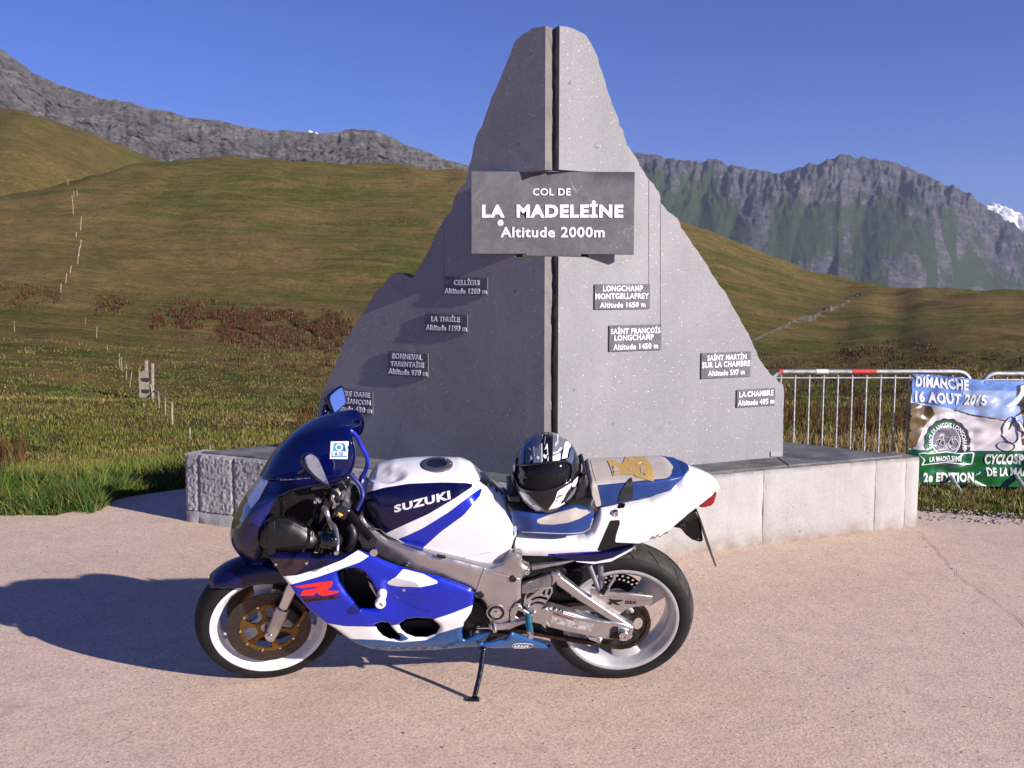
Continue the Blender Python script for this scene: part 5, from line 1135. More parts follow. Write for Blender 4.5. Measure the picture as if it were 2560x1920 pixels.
# finger dimple at the front of the tank
dc = np.array(cE((262, 335))[0]); dd = np.hypot((Q[:, 0] - dc[0]) / 44, (Q[:, 1] - dc[1]) / 17); k = (dd < 1.25) & (V[:, 1] < .09) & (V[:, 2] > .78); V[k, 2] -= .020 * np.clip(1.25 - dd[k], 0, .6) / .6
TK = [M_wht, M_nav, M_blu, M_blk, M_gry]
tank_reg = [(cE((85, 520), (110, 480), (250, 440), (450, 408), (700, 398), (900, 402), (972, 416), (940, 440), (820, 520), (600, 650), (400, 740), (270, 800), (200, 775), (60, 640)), 1),
            (cE((1034, 432), (1010, 505), (885, 655), (700, 790), (552, 924), (480, 905), (355, 848), (430, 820), (560, 760), (760, 636), (930, 505)), 2)]
tank, TVT = body('fuel_tank', V, T, TK, regions=tank_reg)
tbv = bvh_of(TVT)
text_on(tbv, 'SUZUKI', [cE((335, 638))[0], cE((780, 530))[0], cE((772, 462))[0], cE((330, 580))[0]], 'tank_lettering', M_wht, .045, .0012)
# seam on the lower tank cover, tank pad with drips of white
def seam(bv, pts, r, mat, name, parent=None, out=.0005):
    Q = [stick(bv, x, y, out) for x, y in [tuple(q) for q in cr(pts, 8)]]; mb = MB(); mb.tube(Q, r, 5); return mb.build(name, mat, parent or bike, True, None)
seam(tbv, cE((820, 992), (900, 985), (1050, 955), (1200, 942)), .0012, M_gry, 'seam')
decal(tbv, cE((1003, 385), (1030, 360), (1008, 318), (1040, 322), (1090, 370), (1140, 425), (1195, 490), (1185, 500), (1150, 455), (1150, 480), (1135, 478), (1120, 425), (1095, 445), (1075, 400), (1060, 430), (1030, 410)), 'tank_pad', M_blk, .002, 5)
# filler cap
q = stick(tbv, *cE((668, 300))[0], .0); capo = MB(); 
def disc_up(mb, c, rings, n=40, m=0):
    V = []; 
    for r, z in rings: V += [(c[0] + r * math.cos(2 * math.pi * j / n), c[1] + r * math.sin(2 * math.pi * j / n), c[2] + z) for j in range(n)]
    F = [(i * n + j, i * n + (j + 1) % n, (i + 1) * n + (j + 1) % n, (i + 1) * n + j) for i in range(len(rings) - 1) for j in range(n)]; F.append(tuple((len(rings) - 1) * n + j for j in range(n))); mb.add(V, F, m)
c0 = np.array([q[0], .0, interp(q[0], TX, TZ)]); mb = MB(); disc_up(mb, c0, [(.062, -.004), (.062, .004), (.058, .007), (.040, .007)]); cap = mb.build('filler_cap', simple('grey_cap', (.16, .16, .18), .35, .6), bike, True, 40)
mb = MB(); disc_up(mb, c0, [(.040, .005), (.039, .009), (.030, .0085)]); mb.box(c0 + np.array([.028, 0, .010]), (.018, .02, .006)); mb.build('cap_lock', M_gblk, cap, True, 40)
for k in range(7): a = 2 * math.pi * k / 7; mb = MB(); disc_up(mb, c0 + np.array([.051 * math.cos(a), .051 * math.sin(a), .006]), [(.004, 0), (.004, .0022)], 8); mb.build('cap_screw', M_chr, cap, True, 40)

# ---------------------------------------------------------------- frame
def Wfr(x, z): return interp(x, [-.42, -.25, -.10, .05, .35], [.075, .15, .195, .205, .205])
fr_out = cE((70, 655), (120, 735), (200, 800), (280, 858), (400, 905), (540, 950), (700, 990), (850, 1025), (1000, 1066), (1095, 1076), (1190, 1045), (1240, 985), (1262, 965), (1342, 968), (1345, 1040), (1365, 1065), (1400, 1078), (1412, 1108), (1390, 1140), (1350, 1155), (1338, 1180), (1335, 1330), (1280, 1365), (1252, 1420), (1250, 1500), (1190, 1530), (1110, 1535), (1085, 1500), (1078, 1440), (1060, 1370), (1030, 1335), (975, 1312), (962, 1262), (880, 1228), (690, 1160), (400, 1088), (170, 985), (80, 930), (40, 850), (40, 700))
V, T = side_panel(fr_out, Wfr, .014, (), .014, .022, .03); body('frame_beam', V, T, [M_alu], label='left side'); body('frame_beam', *mirror((V, T)), [M_alu])
fbv = bvh_of((V, T))
seam(fbv, cE((1050, 1075), (1020, 1150), (990, 1240), (972, 1262)), .0035, M_alu, 'weld_bead'); seam(fbv, cE((1070, 1108), (1200, 1135), (1335, 1165)), .002, M_alu, 'casting_ridge')
seam(tbv, cE((130, 752), (200, 802), (280, 848), (540, 938), (850, 1012), (1000, 1052), (1100, 1060), (1190, 1030), (1245, 965), (1290, 835)), .0045, M_blk, 'tank_edge_rubber', None, .001)
plate('tank_clip', cE((670, 972), (742, 985), (738, 1005), (672, 992)), -.212, .01, M_blk, bev=.001); 
def on_frame(px, py, out=0): return stick(fbv, px, py, out)
for (x, y, r, nm, mt) in ((1270, 1158, .0125, 'frame_plug', M_gblk), (1382, 1108, .0095, 'frame_bolt', M_chr), (1015, 1285, .0125, 'frame_plug', M_gblk), (440, 1040, .0065, 'frame_bolt', M_chr)):
    q = on_frame(*cE((x, y))[0]); mb = MB(); mb.lathe([(0, -.002), (r * .6, -.002), (r * .6, -.005), (r, -.006), (r * 1.15, -.004), (r * 1.2, .004)], q, 20, ms=None); mb.build(nm, mt, bike, True, 40)
q = on_frame(*cE((1137, 1425))[0]); mb = MB(); mb.lathe([(.020, -.001), (.030, -.001), (.033, -.004), (.037, -.004), (.038, .004)], q, 32, ms=[1, 1, 0, 0]); o = mb.build('pivot_cover', [M_alu, M_mblk], bike, True, 40); mb = MB(); mb.lathe([(0, -.012), (.010, -.012), (.012, -.006), (.024, -.006), (.026, .0)], q, 6); mb.build('pivot_bolt', M_chr, o, True, 20)
# ---------------------------------------------------------------- engine, dark insides
eng = MB()
def ebox(px0, px1, y0, y1, mb=eng):
    a = P(*px0, (y0 + y1) / 2); b2 = P(*px1, (y0 + y1) / 2); mb.box(((a[0] + b2[0]) / 2, (y0 + y1) / 2, (a[2] + b2[2]) / 2), (abs(b2[0] - a[0]), y1 - y0, abs(b2[2] - a[2])))
mb = MB(); mb.box((-.02, 0, .46), (.40, .27, .30)); mb.box((-.10, 0, .33), (.42, .25, .20)); bevel(mb.build('engine', M_mblk, bike, False, None), .02, 3)
mb = MB(); mb.box((-.10, 0, .62), (.42, .22, .16)); mb.box((-.28, 0, .70), (.14, .12, .2)); bevel(mb.build('airbox', M_blk, bike, False, None), .02, 2)
mb = MB(); mb.box((.30, 0, .40), (.16, .16, .32)); mb.box((.36, 0, .62), (.26, .20, .10)); bevel(mb.build('inner_mudguard', M_blk, bike, False, None), .02, 2)
mb = MB(); mb.box((-.40, 0, .47), (.05, .30, .34)); bevel(mb.build('radiator', M_mblk, bike, False, None), .01, 2)
q = P(*cE((1000, 1540))[0], -.15); mb = MB(); mb.lathe([(0, -.03), (.05, -.028), (.07, -.015), (.075, .04)], (q[0] - .03, -.135, q[2] + .05), 28); mb.build('sprocket_cover', M_mblk, bike, True, 40)
for (x, y, r) in ((1000, 1530, .006), (990, 1570, .008), (1010, 1590, .005)): bolt(*cE((x, y))[0], -.17, r, 'engine_bolt')
# ---------------------------------------------------------------- lower fairing
def Wfa(x, z):
    w = interp(z, [.15, .22, .30, .42, .55, .66, .75], [.10, .160, .205, .240, .250, .232, .215]); w *= interp(x, [-.70, -.58, -.45, -.3, 0, .2, .45], [.86, .95, 1.0, 1.0, .96, .90, .52])
    return w
fa_out = cA((1310, 1380), (1240, 1410), (1120, 1425), (900, 1410), (640, 1412), (585, 1432)) + cB((640, 230), (700, 320), (780, 420), (900, 575), (1020, 672), (1130, 745), (1230, 820), (1300, 862), (1400, 898), (1560, 918), (1900, 912), (2180, 885)) + cD((60, 885), (300, 895), (600, 905), (622, 885), (420, 808), (318, 772), (290, 790), (262, 830), (70, 862), (110, 835), (150, 770), (20, 800)) + cE((885, 1655), (868, 1600), (885, 1520), (940, 1440), (962, 1360), (966, 1285), (940, 1252), (880, 1226), (690, 1156), (400, 1085), (250, 1030), (130, 972), (90, 962))
h1 = cB((1142, 300), (1200, 270), (1290, 268), (1350, 290), (1400, 350), (1440, 430), (1480, 520), (1490, 580), (1460, 598), (1395, 600), (1330, 592), (1280, 540), (1210, 450), (1160, 370))
h2 = cB((1440, 712), (1495, 694), (1548, 700), (1590, 750), (1640, 800), (1640, 828), (1560, 832), (1505, 805), (1465, 765)); h3 = cB((1632, 712), (1690, 674), (1780, 662), (1895, 668), (1950, 712), (1958, 740), (1930, 785), (1850, 816), (1760, 815), (1690, 790), (1650, 755))
FA = [M_blu, M_nav, M_wht, M_red, M_dred, M_lbl, M_gry, M_brown]
fa_reg = [(cA((500, 1300), (1300, 1340), (1340, 1380), (1240, 1440), (1100, 1500)) + cB((1050, 240), (820, 315), (700, 322), (600, 340)), 1),
          (cB((690, 322), (830, 310), (1050, 243), (1190, 188), (1312, 112), (1402, 156), (1330, 205), (1200, 252), (1000, 322), (850, 365), (770, 386), (700, 400)), 2),
          (cB((640, 180), (905, 185), (935, 200), (820, 300), (700, 318), (620, 250)), 7),
          (cE((404, 1082), (560, 1120), (692, 1186), (650, 1204), (545, 1226), (360, 1220), (290, 1206), (277, 1190), (300, 1172), (345, 1148)), 2),
          (cE((290, 1178), (345, 1152), (500, 1190), (545, 1226), (360, 1220), (290, 1206), (277, 1190)), 6),
          (cB((1000, 676), (1100, 695), (1200, 712), (1440, 718), (1640, 700), (1880, 668), (2050, 612), (2212, 548)) + cE((968, 1362), (945, 1440), (880, 1535), (690, 1592)) + cB((1955, 772), (1850, 822), (1660, 850), (1508, 822), (1240, 812), (1100, 800)), 2),
          (cB((1100, 806), (1240, 812), (1508, 822), (1660, 840), (1850, 822), (1955, 770)) + cE((690, 1590), (880, 1534), (900, 1620)) + cD((160, 740), (700, 760), (700, 960), (0, 980)) + cB((1900, 980), (1200, 960)), 5),
          (cB((1600, 760), (1655, 765), (1720, 812), (1640, 835), (1560, 800)), 5)]
V, T = side_panel(fa_out, Wfa, .011, (h1, h2, h3), .016, .020, .004)
V = np.array(V); Q = bproj(V)
# scooped hollow behind the front opening and a crease towards the rear
sc_ = np.exp(-(((Q[:, 0] - 985) / 70) ** 2 + ((Q[:, 1] - 1500) / 38) ** 2)); V[:, 1] += .022 * sc_
fair, FVT = body('side_fairing', V, T, FA, regions=fa_reg, label='left side with a red letter emblem')
fbv2 = bvh_of(FVT); body('side_fairing', *mirror((V, T)), FA, regions=[r for r in fa_reg])
decal(fbv2, cB((812, 396), (1000, 366), (1108, 354), (1113, 372), (1100, 400), (1060, 428), (1165, 433), (1150, 448), (1100, 462), (1040, 472), (1005, 462), (985, 440), (960, 470), (855, 472), (870, 440), (880, 426), (985, 412), (1000, 403), (950, 402), (870, 412), (830, 406)), 'red_emblem', M_red, .0015, 5)
decal(fbv2, cB((862, 478), (960, 474), (1060, 476), (1170, 452), (1140, 472), (1182, 486), (1100, 500), (1000, 512), (905, 527), (890, 505)), 'dark_emblem', M_dred, .0015, 5)
text_on(fbv2, 'GSX-R', [cB((890, 522))[0], cB((1150, 490))[0], cB((1130, 470))[0], cB((880, 498))[0]], 'emblem_lettering', M_blk, .06, .0022)
text_on(fbv2, 'SUZUKI', [cB((1450, 896))[0], cB((2050, 892))[0], cB((2050, 866))[0], cB((1450, 872))[0]], 'belly_lettering', simple('faded_lettering', (.16, .18, .26), .5), .04, .0015)
text_on(fbv2, 'AFAM', [cD((325, 880))[0], cD((445, 878))[0], cD((445, 860))[0], cD((325, 862))[0]], 'belly_sticker_lettering', M_wht, .06, .0015)
seam(fbv2, cD((318, 868), (330, 855), (400, 850), (470, 855), (480, 868), (460, 882), (400, 885), (330, 885), (318, 870)), .0008, M_wht, 'belly_sticker_outline')
for (x, y) in ((410, 1248),): q = stick(fbv2, *cE((x, y))[0], .001); mb = MB(); mb.lathe([(0, -.004), (.003, -.004), (.006, -.002), (.007, .002)], q, 14); mb.build('fairing_screw', M_chr, bike, True, 40)
for (x, y) in ((665, 222), (905, 215)): q = stick(fbv2, *cB((x, y))[0], .001); mb = MB(); mb.lathe([(0, -.003), (.006, -.003), (.007, .002)], q, 12); mb.build('fairing_screw', M_chr, bike, True, 40)
# rims of the openings and dark liners
for hh in (h1, h2, h3):
    Vq, Tq, Lq = fill(hh, (), 14); pts = []
    for x, y in Vq: q = P(x, y, -.12); pts.append(q)
    lp = Lq[0]; n_ = len(pts); pw = []
    for i_ in lp:
        q2 = P(Vq[i_][0], Vq[i_][1], -.2)
        for _ in range(4): q2 = P(Vq[i_][0], Vq[i_][1], -Wfa(q2[0], q2[2]) + .012)
        pw.append(q2)
    k_ = len(lp); mk('opening_liner', pts + pw, [t[::-1] for t in Tq] + [(lp[i], lp[(i + 1) % k_], n_ + (i + 1) % k_, n_ + i) for i in range(k_)], M_mblk, None, bike)
plate('strut', cB((1390, 350), (1420, 380), (1500, 470), (1450, 480), (1400, 400)), -.19, .02, M_alu)
# crash bobbin
q = P(*cB((1488, 530))[0], -.300); mb = MB(); mb.lathe([(.007, .0), (.007, -.010), (.011, -.014), (.017, -.013), (.0205, -.005), (.021, .004), (.017, .022), (.014, .030), (.015, .040), (.019, .048), (.019, .085), (0, .085)], q, 28); cb = mb.build('crash_bobbin', M_nyl, bike, True, 40)
mb = MB(); mb.lathe([(0, -.006), (.0068, -.006), (.0068, .005)], q, 6); mb.build('bolt', M_chr, cb, True, 30)
# ---------------------------------------------------------------- tail, seats
tl_top = [P(*q, -.10) for q in cC((345, 862), (450, 868), (700, 872), (830, 862), (900, 830), (960, 765), (990, 700), (1012, 652))] + [P(*q, -.085) for q in cC((1200, 612), (1400, 570), (1560, 490))] + [P(*q, .02) for q in cC((1640, 325), (1700, 330), (1800, 362), (1890, 400), (1935, 435), (1945, 470))]
tl_bot = [P(*q, -.12) for q in cC((318, 1022), (600, 1028), (800, 1022), (980, 1010), (1130, 975), (1250, 955), (1345, 945))] + [np.array([x, 0, z]) for x, z in ((.841, .707), (.894, .743), (.959, .800), (1.007, .832), (1.052, .862), (1.095, .868))]
ax, az = [p[0] for p in tl_top], [p[2] for p in tl_top]; bx_, bz_ = [p[0] for p in tl_bot], [p[2] for p in tl_bot]
xa, xb = P(*cC((330, 950))[0], -.12)[0], P(*cC((1946, 455))[0], 0)[0]
secs = []
for i in range(110):
    u = i / 109; x = xa + (xb - xa) * u; zt_ = interp(x, ax, az); zb_ = interp(x, bx_, bz_)
    w = interp(x, [xa, .40, .55, .65, .80, .95, xb - .06, xb - .02, xb], [.150, .150, .140, .138, .128, .098, .068, .048, .020]); zt_ = max(zt_, zb_ + .012)
    zm = zb_ + (zt_ - zb_) * (.62 if x > .6 else .5); secs.append(sec_super(x, zt_, zm, zb_, w, 3.2 if x < .9 else 2.3, 12, w * .90))
V, T = loft(secs); TL = [M_wht, M_blk, M_blu, M_gry]
tl_reg = [(cC((1090, 762), (1178, 756), (1138, 880), (1130, 935), (1345, 945), (1350, 965), (1100, 1010), (985, 1002)), 1), (cC((1140, 668), (1158, 628), (1218, 624), (1200, 664)), 1), (cC((600, 1026), (980, 1005), (1130, 1002), (1345, 946), (1345, 1100), (600, 1100)), 2)]
tail, LVT = body('tail_fairing', V, T, TL, regions=tl_reg); lbv = bvh_of(LVT)
plate('blue_tail_trim', cC((450, 1030), (700, 1036), (980, 1024), (1130, 1008), (1280, 968), (1240, 1000), (1110, 1070), (980, 1098), (820, 1086), (640, 1050)), -.128, .25, M_nav, bev=.004)
plate('white_tail_edge', cC((820, 1090), (980, 1092), (1110, 1062), (1250, 990), (1290, 970), (1240, 1012), (1100, 1088), (960, 1108)), -.132, .01, M_wht, bev=.002)
seam(lbv, cC((352, 868), (340, 930), (322, 1010)), .0022, M_blk, 'panel_gap'); seam(lbv, cC((1012, 656), (1100, 640), (1250, 610), (1400, 578), (1555, 505), (1640, 445)), .0016, M_blk, 'panel_gap')
seam(fbv2, cB((1310, 108), (1400, 156), (1480, 180)), .0012, M_nav, 'panel_gap'); seam(fbv2, cB((1480, 410), (1600, 470), (1750, 560), (1900, 600)), .0007, M_nav, 'panel_gap')
q = stick(lbv, *cC((1133, 706))[0], 0); mb = MB(); mb.lathe([(0, -.004), (.005, -.004), (.006, -.007), (.011, -.008), (.013, -.003), (.014, .006)], q, 24); mb.build('tail_bolt', M_chr, bike, True, 40)
def ystation(px, py, y): return P(px, py, y)
# tail light, mudguard flap, plate, hooks
plate('tail_light', cC((1795, 662), (1850, 600), (1925, 530), (1938, 545), (1915, 625), (1890, 650), (1835, 664)), -.05, .10, M_redl, bev=.012)
plate('rear_mudguard', cC((1575, 818), (1650, 760), (1775, 690), (1800, 740), (1830, 930), (1800, 938), (1740, 920), (1690, 880), (1650, 830)), -.045, .09, M_blk, bev=.008)
bolt(*cC((1665, 808))[0], -.05, .012, 'reflector', M_gblk); bolt(*cC((1785, 900))[0], -.05, .003, 'bolt')
a = P(*cC((1770, 690))[0], 0); b2 = P(*cC((1890, 1050))[0], 0); mb = MB(); d = b2 - a; mb.add([a + np.array([0, -.075, 0]), a + np.array([0, .09, 0]), b2 + np.array([0, .09, 0]), b2 + np.array([0, -.075, 0])] + [p + np.array([.006, 0, .002]) for p in (a + np.array([0, -.075, 0]), a + np.array([0, .09, 0]), b2 + np.array([0, .09, 0]), b2 + np.array([0, -.075, 0]))], [(0, 1, 2, 3), (7, 6, 5, 4), (0, 4, 5, 1), (1, 5, 6, 2), (2, 6, 7, 3), (3, 7, 4, 0)]); mb.build('number_plate', simple('plate_back', (.05, .045, .05), .5), bike, False, None)
plate('grab_bracket', cC((1350, 935), (1440, 895), (1480, 870), (1545, 822), (1550, 860), (1480, 895), (1440, 912)), -.10, .02, M_brown)
for (x, y) in ((1445, 888), (1480, 880), (1255, 988), (1285, 975)): bolt(*cC((x, y))[0], -.115, .006, 'luggage_hook', M_chr, socket=False)
# pillion seat: a block with a front face, rounded at the rear
ps_x0 = P(*cC((1005, 640))[0], -.105)[0]; tpx = cC((905, 262), (1000, 256), (1180, 250), (1400, 246), (1540, 250), (1600, 256), (1650, 290), (1680, 350))
pt = [P(*q, .10) for q in tpx[:5]] + [P(*q, .05) for q in tpx[5:7]] + [P(*tpx[7], -.02)]
lo = [P(*q, -.118) for q in cC((1015, 642), (1200, 606), (1400, 565))] + [P(*q, -.09) for q in cC((1560, 500), (1640, 440))] + [P(*cC((1682, 360))[0], -.02)]
hi = [P(*q, -.10) for q in cC((985, 482), (1150, 468), (1400, 438), (1540, 425), (1590, 380))]
print('pillion', [tuple(np.round(p, 3)) for p in pt], [tuple(np.round(p, 3)) for p in lo], [tuple(np.round(p, 3)) for p in hi])
xs0, xs1 = lo[0][0] - .045, .968; secs = []
for i in range(70):
    u = i / 69; x = xs0 + (xs1 - xs0) * (.5 - .5 * math.cos(math.pi * u))
    zt_ = interp(x, [.57, .7, .8, .88, .93, .952, .965], [.958, .962, .968, .972, .968, .956, .935])
    zb_ = interp(x, [p[0] for p in lo], [p[2] for p in lo]) - .004
    w = interp(x, [xs0, xs0 + .01, .7, .80, .88, .93, xs1 - .02, xs1], [.112, .120, .122, .118, .108, .086, .055, .022]); w = w * 1.0; e = max(0, 1 - (xs1 - x) / .05); zt_ -= .004 * e ** 2; zt_ = max(zt_, zb_ + .01)
    f0 = max(0, 1 - (x - xs0) / .012); zt_ -= .008 * f0
    secs.append(sec_super(x, zt_, zt_ - (zt_ - zb_) * .45, zb_, w, 5.5, 12, w * 1.02))
V, T = loft(secs); ps_reg = [(cC((900, 200), (1500, 220), (1545, 262), (1582, 300), (1592, 350), (1578, 400), (1535, 430), (1400, 440), (1200, 462), (988, 484), (900, 400)), 1), (cC((900, 250), (930, 270), (990, 486), (1022, 640), (985, 660), (900, 420)), 1)]
pseat, PVT = body('pillion_seat', V, T, [M_seatb, M_beige, M_sblk], regions=ps_reg + [(cC((800, 300), (905, 330), (960, 620), (985, 690), (800, 700)), 2)]); pbv = bvh_of(PVT)
decal(pbv, cC((1070, 290), (1110, 288), (1190, 318), (1215, 255), (1260, 262), (1290, 250), (1340, 270), (1365, 258), (1380, 285), (1400, 305), (1425, 350), (1438, 410), (1436, 452), (1410, 450), (1355, 435), (1300, 420), (1280, 402), (1165, 400), (1140, 412), (1115, 415), (1095, 350)), 'gold_seat_emblem', M_mgold, .002, 6)
for pl in (((1110, 335), (1160, 350), (1162, 372), (1130, 375), (1130, 390), (1160, 385), (1165, 395), (1120, 400)), ((1295, 320), (1335, 300), (1345, 305), (1325, 322), (1310, 328)), ((1235, 355), (1268, 342), (1270, 352), (1250, 368)), ((1330, 340), (1365, 342), (1375, 352), (1345, 360), (1345, 378), (1385, 405), (1375, 412), (1335, 385)), ((1225, 275), (1262, 280), (1280, 288), (1240, 290))): decal(pbv, cC(*pl), 'emblem_cutout', M_beige, .0032, 6)
seam(pbv, cC((938, 290), (960, 380), (990, 478)), .0012, M_gry, 'piping'); seam(pbv, cC((990, 486), (1200, 466), (1400, 444), (1535, 430), (1578, 398), (1586, 360)), .0014, M_sblk, 'piping')
plate_ = decal(lbv, cC((1165, 620), (1180, 600), (1260, 590), (1262, 590), (1218, 624), (1160, 628)), 'strap_end', M_sblk, .003, 6)
decal(pbv, cC((1260, 425), (1272, 470), (1268, 592), (1155, 612), (1175, 530), (1215, 465)), 'seat_strap', M_sblk, .003, 6)
# front seat
st = [P(*q, -.02) for q in cC((270, 565), (300, 590), (500, 640), (700, 640), (860, 600), (905, 560))]
fs_lo = [P(*q, -.145) for q in cC((290, 760), (330, 852), (450, 858), (700, 868), (860, 860), (930, 822), (970, 745), (972, 700))]
xs0, xs1 = P(*cC((286, 720))[0], -.14)[0], P(*cC((975, 720))[0], -.12)[0]; secs = []
for i in range(60):
    u = i / 59; x = xs0 + (xs1 - xs0) * (.5 - .5 * math.cos(math.pi * u)); zb_ = interp(x, [p[0] for p in fs_lo], [p[2] for p in fs_lo]) - .004
    edge_z = interp(x, [P(*q, -.12)[0] for q in cC((295, 700), (500, 700), (800, 680), (960, 700))], [P(*q, -.12)[2] for q in cC((295, 690), (500, 700), (800, 680), (960, 690))])
    zt_ = edge_z + interp(x, [xs0, xs0 + .05, .42, .52, xs1], [.035, .030, .018, .045, .08]); w = interp(x, [xs0, xs0 + .02, .35, .5, xs1 - .02, xs1], [.10, .125, .155, .160, .145, .115]); zt_ = max(zt_, zb_ + .02)
    secs.append(sec_super(x, zt_, zb_ + (zt_ - zb_) * .55, zb_, w, 2.8, 12, w * .97))
V, T = loft(secs)
fs_reg = [(cC((260, 500), (1010, 500), (1010, 720), (960, 690), (940, 680), (850, 640), (700, 655), (500, 690), (420, 690), (300, 690), (260, 690)), 2), (cC((500, 768), (520, 752), (620, 715), (820, 660), (860, 675), (938, 682), (935, 700), (850, 748), (760, 780), (640, 795), (540, 792)), 1)]
fseat, SVT = body('rider_seat', V, T, [M_seatb, M_beige, M_sblk], regions=fs_reg); sbv = bvh_of(SVT)
seam(sbv, cC((330, 852), (450, 855), (700, 865), (860, 858), (930, 822), (970, 745)), .0018, M_beige, 'piping')
# seat hump between rider seat and pillion block
a = P(*cC((880, 420))[0], 0); mb = MB()
secs = []
for (x, y, w_) in ((820, 650, .105), (850, 560, .11), (880, 480, .112), (905, 440, .112), (985, 560, .112), (1005, 700, .112)):
    q = P(*cC((x, y))[0], -.03); secs.append(q)
pl = [P(*q, -.105)[[0, 2]] for q in cC((770, 660), (800, 560), (860, 440), (905, 395), (960, 600), (1010, 690), (960, 740), (900, 720))]
n = len(pl); V = [(x, -.105, z) for x, z in pl] + [(x, .105, z) for x, z in pl]; mb.add(V, [tuple(range(n)), tuple(range(n, 2 * n))[::-1]] + [((i + 1) % n, i, i + n, (i + 1) % n + n) for i in range(n)]); bevel(mb.build('seat_back_pad', M_sblk, bike, False, None), .02, 4)
plate('front_seat_nose', cC((270, 560), (400, 560), (600, 600), (760, 650), (700, 690), (300, 700)), -.09, .18, M_gblk, bev=.015)
# ---------------------------------------------------------------- nose and screen
def nose_pt(px, py, y): q = P(px, py, y); return q
prs = [((500, 1385), (560, 1392), .10), ((430, 1325), (545, 1340), .13), ((385, 1265), (540, 1270), .155), ((350, 1190), (560, 1170), .175), ((346, 1110), (610, 1080), .188), ((370, 1020), (660, 990), .192), ((420, 930), (740, 910), .19), ((470, 865), (860, 868), .185), ((530, 780), (1000, 850), .18), ((585, 690), (1120, 830), .175), ((640, 600), (1215, 790), .165), ((700, 525), (1262, 740), .155), ((760, 465), (1285, 660), .145), ((830, 410), (1288, 590), .132), ((900, 370), (1270, 510), .118), ((970, 342), (1250, 455), .10), ((1050, 322), (1245, 420), .085), ((1130, 308), (1270, 400), .066), ((1210, 305), (1300, 395), .045), ((1290, 318), (1325, 380), .02)]
Cf = []; Cr = []; Ww = []
for f_, r_, w in prs:
    w *= 1.08; a = P(*cA(f_)[0], .05); Cf.append(np.array([a[0], 0, a[2]])); b2 = P(*cA(r_)[0], -w); Cr.append(np.array([b2[0], 0, b2[2]])); Ww.append(w)
Cf = cr(Cf, 4); Cr = cr(Cr, 4); Ww = cr([np.array([w]) for w in Ww], 4)
secs = []; m_ = 26
for a, b2, w in zip(Cf, Cr, Ww):
    w = max(.002, float(w[0])); s = []
    for k in range(-m_, m_ + 1):
        t = k / m_ * math.pi / 2; u = (1 - abs(math.cos(t)) ** .85); s.append(np.array([a[0] + (b2[0] - a[0]) * u, w * math.copysign(abs(math.sin(t)) ** .80, t), a[2] + (b2[2] - a[2]) * u]))
    secs.append(s)
V, T = loft(secs, False, False)
NS = [M_nav, M_wht, M_hl, simple('shaded_blue_paint', (.004, .010, .14), .25, coat=.4, var=.05), M_scr]  # nose band: darker copy of the blue paint, its shade put into the colour
ns_reg = [(cA((430, 925), (470, 850), (530, 770), (600, 820), (602, 840), (565, 900), (528, 975), (465, 1050), (445, 1010)), 1), (cA((330, 1200), (340, 1080), (390, 990), (430, 925), (446, 1010), (466, 1050), (425, 1120), (385, 1180), (370, 1205)), 2), (cA((604, 840), (620, 880), (560, 980), (500, 1060), (430, 1170), (400, 1200), (470, 1150), (545, 1200), (600, 1100), (640, 990), (690, 900), (700, 840)), 3), (cA((400, 600), (534, 782), (548, 802), (575, 817), (604, 826), (760, 822), (900, 812), (1100, 800), (1400, 790), (1500, 200), (700, 200)), 4)]
V = [np.array(v) for v in V]; T = [t[::-1] for t in T]; MI = [0] * len(T)
for poly_, mi_ in ns_reg:
    A = np.array(V); A[:, 1] = -np.abs(A[:, 1]); V, T, MI = split_paint(V, T, MI, sdist(bproj(A), poly_), mi_)
def subset(V, T, MI, f_):
    k = [i for i in range(len(T)) if f_(MI[i])]; used = sorted({j for i in k for j in T[i]}); rm = {u: i for i, u in enumerate(used)}; return [V[u] for u in used], [[rm[j] for j in T[i]] for i in k], [MI[i] for i in k]
Vn, Tn, Mn = subset(V, T, MI, lambda m_i: m_i != 4); nose = mk('upper_fairing', Vn, Tn, NS, Mn, bike, True); solidify(nose, .004, -1); NVT = (Vn, Tn)
Vs, Ts, Ms = subset(V, T, MI, lambda m_i: m_i == 4); Vs = [v + np.array([-.002, 0, .003]) for v in Vs]; scr = mk('windscreen', Vs, Ts, M_scr, None, bike, True); solidify(scr, .003, -1); WVT = (Vs, Ts); wbv = bvh_of(WVT)
ks = 8 * 4; rim_ = [secs[i][0] for i in range(ks, len(secs))] + [secs[i][-1] for i in range(len(secs) - 1, ks - 1, -1)]; mb = MB(); mb.tube(rim_, .0032, 6); mb.build('screen_edge_trim', M_nav, bike, True, None)
nbv = bvh_of(NVT); 
decal(wbv, cA((1098, 518), (1238, 516), (1230, 656), (1090, 654)), 'toll_sticker', simple('sticker_white', (.8, .8, .84), .4, var=.02), .003, 8)
decal(wbv, cA((1128, 530), (1206, 530), (1226, 640), (1108, 640)), 'sticker_blue_field', simple('sticker_blue', (.03, .28, .62), .4, var=.05), .0042, 8)
decal(wbv, [tuple(np.array(cA((1165, 563))[0]) + np.array([9.5 * math.cos(a), 9.5 * math.sin(a)])) for a in np.linspace(0, 2 * math.pi, 20)[:-1]], 'sticker_ring', M_wht, .0055, 8); decal(wbv, [tuple(np.array(cA((1165, 563))[0]) + np.array([5 * math.cos(a), 5 * math.sin(a)])) for a in np.linspace(0, 2 * math.pi, 16)[:-1]], 'sticker_ring_centre', bpy.data.materials['sticker_blue'], .0067, 8)
